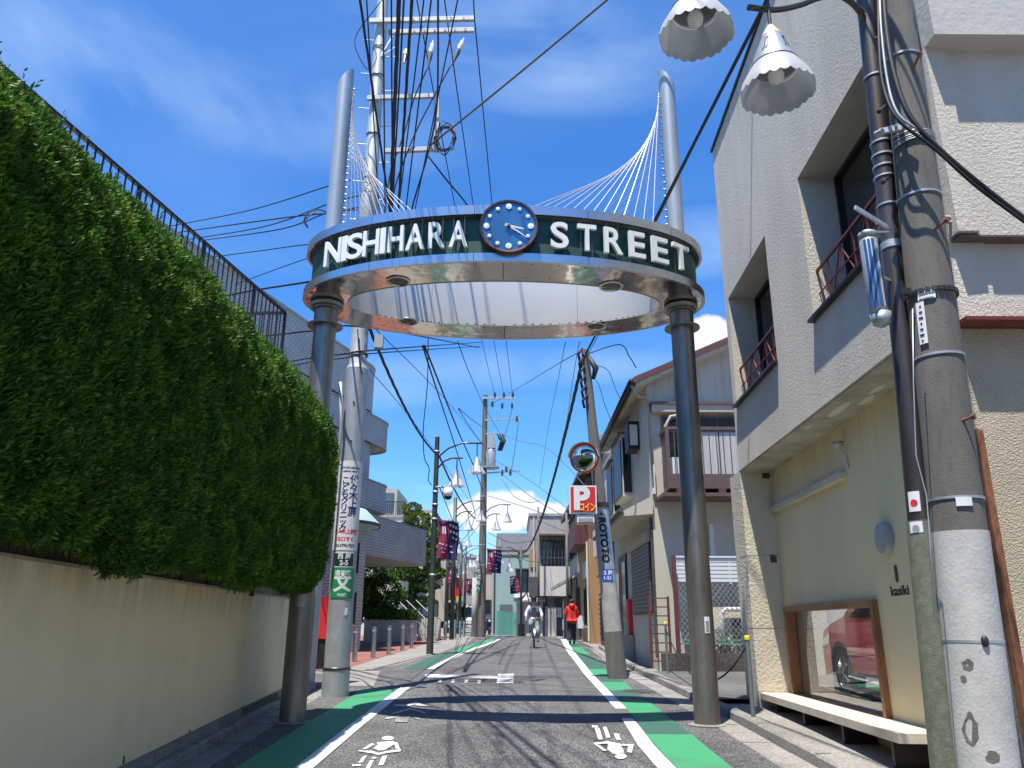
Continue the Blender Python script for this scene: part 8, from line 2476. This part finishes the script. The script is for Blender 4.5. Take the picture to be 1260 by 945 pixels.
for q, arm, far, r_, lab in ((0, (513, 0, 12.9), (609, 486, 43.7), .014, 'power line passing over the ring left of the clock with dark sleeve'), (1, (547, 0, 12.9), (620, 486, 43.7), .014, 'middle power line over the ring running to the far pole arm'), (2, (584, 24, 13.1), (631, 486, 43.7), .014, 'right-hand power line just above the clock running to the far pole arm')):
    A_ = P(*arm); F_ = P(*far); bk_ = A_ + Z((.25 - q * .05, -32, .3)); swire(lab, [bk_, A_, F_], [.7, .55], r_)
swire('long cable crossing from upper middle sky down to the cable coil', [over((529, 179, 13.1), (732, 0, 10.5), 2.5), (529, 179, 13.1)], .25, .02, 'cable_grey')
wire('jumper from the right insulator down to the ring', [(556, 78, 12.8), (520, 145, 13), (500, 190, 13.1), (485, 235, 13.2), (478, 285, 13.2)], .014)
wire('jumper from the middle insulator behind the bundles', [(526, 84, 12.8), (510, 120, 13), (497, 165, 13.1), (480, 215, 13.2), (470, 285, 13.2)], .014)
wire('crossing cable from the coil down to the ring top near the clock', [(526, 191, 13.1), (550, 222, 13.3), (574, 251, 14), (590, 280, 14.6)], .016)
wire('thin stray wire looping beside the left mast', [(470, 0, 12.5), (440, 40, 12.6), (438, 60, 12.6), (452, 85, 12.7), (463, 72, 12.8), (458, 50, 12.9)], .010)
# from the banner pole down the street
swire('thick sagging bundle from the banner pole to the lamp post and on down the street', [(454, 402, 13.05), (541, 562, 24.3), (585, 638, 40)], [.35, .3], .028, twist=3)
wire('black cable from behind the ring to the bend, second from left', [(520, 425, 16), (531, 460, 19), (551, 521, 26), (568, 575, 34), (585, 632, 46)], .022)
wire('black cable from behind the ring to the mid street pole, just right of the second', [(522, 425, 16), (536, 460, 19), (564, 531, 27), (580, 567, 34), (594, 603, 43.6)], .026)
wire('thin wire from the ring bottom to the mid street pole', [(563, 420, 18), (578, 460, 24), (596, 500, 34), (614, 532, 42)], .014)
wire('curving thin wire from the mid street pole over to the right houses', [(614, 532, 42), (640, 543, 38), (668, 549, 34), (693, 569, 30), (719, 597, 26)], .014, 'cable_grey')
wire('faint diagonal wire left of the lamp post', [(455, 455, 14), (500, 508, 20), (541, 563, 30), (580, 620, 44)], .009, 'cable_grey')
wire('dangling cable end hanging left of the green lamp post', [(527, 400, 20), (526, 470, 20.5), (521, 526, 21), (522, 562, 21.3), (528, 576, 21.5), (527, 590, 21.5), (531, 597, 21.5)], .014)
swire('thick twisted bundle sweeping from the leaning pole down to the far street', [rpz(7.45) + Z((-.05, -.1, 0)), (640, 680, 50), (600, 692, 80)], [1.3, .5], .038, twist=3)
wire('thin wire rising from the mid street up behind the ring, left of the pair', [(696, 420, 20), (686, 470, 26), (674, 530, 36), (664, 600, 46)], .011, 'cable_grey')
wire('thin wire rising from the mid street up behind the ring, right of the pair', [(713, 420, 20), (706, 460, 25), (697, 520, 32), (690, 545, 40)], .011, 'cable_grey')
wire('service drop from the leaning pole top to the gabled house eave', [rpz(7.5), (762, 424, 17.5), (774, 438, 18), (783, 453, 18.1)], .014)
wire('second service drop from the leaning pole to the gabled house', [rpz(7.3), (747, 455, 18), (758, 480, 19), (769, 502, 20)], .009, 'cable_grey')
wire('thin wire from the leaning pole to the shutter side of the gabled house', [rpz(7.0), (735, 470, 18), (745, 500, 20), (756, 528, 22)], .009, 'cable_grey')
swire('black service line crossing the sky right of the right mast to the leaning pole', [over(rpz(7.5), P(941, 0, 6.3), .6), rpz(7.5)], .05, .022)
swire('thin line just beside the black service line right of the mast', [over(rpz(7.4), P(936, 0, 6.3), .6), rpz(7.4)], .12, .008)
# crossing lines at the middle pole
for i, (pts_, lab) in enumerate((([(609, 566, 43.5), (650, 590, 40), (694, 622, 36), (722, 640, 34)], 'upper grey line from the mid street pole to the right roofs'), ([(618, 584, 43.5), (655, 612, 40), (692, 634, 37)], 'lower grey line from the mid street pole to the right roofs'),
                                 ([(617, 588, 43.5), (632, 610, 42), (650, 618, 40), (664, 616, 46)], 'slack wire from the transformer arm to the slim grey pole'), ([(600, 610, 43.6), (640, 622, 40), (690, 640, 34)], 'lowest thin wire right of the mid street pole'),
                                 ([(564, 502, 26), (579, 515, 33), (597, 528, 43.5)], 'short wire dropping into the mid street pole from the left, upper'), ([(564, 503, 26), (580, 528, 34), (596, 550, 43.5)], 'short wire dropping into the mid street pole from the left, lower'),
                                 ([(631, 500, 43.5), (626, 520, 43.2), (618, 545, 43)], 'jumper from the right end of the top arm to the switch box'), ([(638, 518, 43.5), (634, 550, 43.2), (629, 580, 43.4)], 'vertical jumper between the middle arm and the lowest arm'),
                                 ([(594, 620, 43.5), (560, 655, 50), (530, 690, 60)], 'line from the mid street pole down to the left shops, upper'), ([(594, 640, 43.5), (570, 672, 52), (552, 700, 57)], 'line from the mid street pole down to the left shops, lower'),
                                 ([(556, 640, 38), (575, 690, 52), (590, 720, 80)], 'line along the left banners towards the bend'), ([(541, 600, 24.5), (560, 650, 40), (572, 690, 62)], 'thin cable from the green lamp post to the distant poles'),
                                 ([(585, 633, 42), (577, 655, 50), (562, 672, 57)], 'tangled cable end hanging under the junction of bundles'))):
    wire(lab, pts_, .016 if i < 4 else .018, 'cable_grey' if i < 6 else 'cable_black')
# lines to the left of the banner pole, to the tiled apartments
for lab, pts_, r in (('top line left of the ring to the tiled apartments', [(430, 222, 13.2), (407, 228, 14), (306, 259, 17.5), (195, 281, 20)], .014), ('second line left of the ring, nearly level', [(440, 255, 13.2), (407, 262, 14), (349, 268, 16), (205, 288, 20)], .016),
                     ('third line left of the ring, crossing the second', [(445, 240, 13.2), (407, 250, 14), (324, 279, 17), (216, 297, 20)], .014), ('fourth line left of the ring with slight sag', [(440, 258, 13.2), (403, 262, 14), (345, 282, 16.5), (248, 296, 20)], .014),
                     ('lone line left of the ring at letter height', [(440, 296, 13.2), (376, 301, 14.5), (324, 308, 16.5), (234, 320, 20)], .012), ('faint line sloping from the ring to the roof edge', [(430, 304, 13.2), (378, 318, 14.5), (330, 335, 16.5), (290, 350, 19)], .010),
                     ('thick dark line just under the ring at its left', [(445, 336, 13.2), (372, 348, 14.5), (320, 356, 16.5), (277, 364, 19)], .022), ('dark line passing the left post below its capital', [(590, 428, 30), (460, 404, 13.5), (387, 407, 14.5), (340, 412, 16.5), (318, 414, 18)], .018),
                     ('double line passing behind the left post, upper', [(592, 421, 30), (470, 430, 13.5), (428, 435, 14), (380, 441, 16), (345, 447, 18)], .016), ('double line passing behind the left post, lower', [(592, 426, 30), (470, 434, 13.5), (428, 440, 14), (380, 446, 16), (348, 452, 18)], .012)):
    wire(lab, pts_, r)
wire('small curl of wire hanging at the left end of the ring', [(404, 262, 11.4), (392, 258, 11.2), (380, 262, 11.1), (374, 272, 11.1), (379, 280, 11.1), (376, 270, 11.1), (388, 261, 11.2)], .010)
for lab, pts_, r in (('high thin line from the banner pole across to the right, above the far pole', [(452, 395, 13.1), (520, 462, 22), (560, 505, 30), (592, 545, 43)], .010), ('line from the far pole toward the leaning pole top', [(600, 500, 43.6), (650, 470, 32), (700, 440, 20), (720, 432, 16.7)], .012),
                     ('low line over the bend between far pole and slim pole', [(600, 655, 43.6), (630, 668, 45), (662, 664, 46.5)], .014), ('line from the slim pole to the dark wooden house', [(662, 640, 46.5), (685, 650, 42), (700, 655, 40)], .014), ('line crossing above the cyclist to the orange house', [(600, 668, 43.6), (650, 690, 40), (704, 690, 36)], .013),
                     ('service wire from the leaning pole to the grey house behind', [(741, 620, 16.7), (735, 628, 22), (728, 640, 30)], .010), ('line sagging over the banners to the far left shops', [(541, 640, 24.4), (560, 700, 50), (575, 722, 70)], .014), ('second line sagging over the banners to the far left shops', [(541, 655, 24.4), (556, 705, 50), (566, 728, 64)], .014)):
    wire(lab, pts_, r)
# cable on the near poles
wire('thick black cable leaving the clamp on the near concrete pole to the right', [(1086, -40, 4.75), (1090, 30, 4.72), (1100, 90, 4.68), (1118, 140, 4.64), (1150, 178, 4.62), (1200, 222, 4.62), (1262, 270, 4.62), (1330, 318, 4.6)], .019)
wire('second black cable running along the thick one from the near concrete pole', [(1080, -40, 4.8), (1082, 60, 4.72), (1088, 110, 4.68), (1106, 148, 4.62), (1150, 183, 4.60), (1200, 228, 4.60), (1262, 274, 4.60), (1330, 322, 4.58)], .012)
wire('grey conduit wire running down the near concrete pole to the clamp', [(1082, -40, 4.76), (1084, 30, 4.73), (1092, 100, 4.70), (1105, 140, 4.66), (1130, 160, 4.63), (1150, 178, 4.63)], .010, 'galvanised')
wire('thin black loop hanging at the top right of the near concrete pole', [(1118, -20, 4.9), (1123, 20, 4.85), (1126, 35, 4.85), (1120, 44, 4.85)], .007)
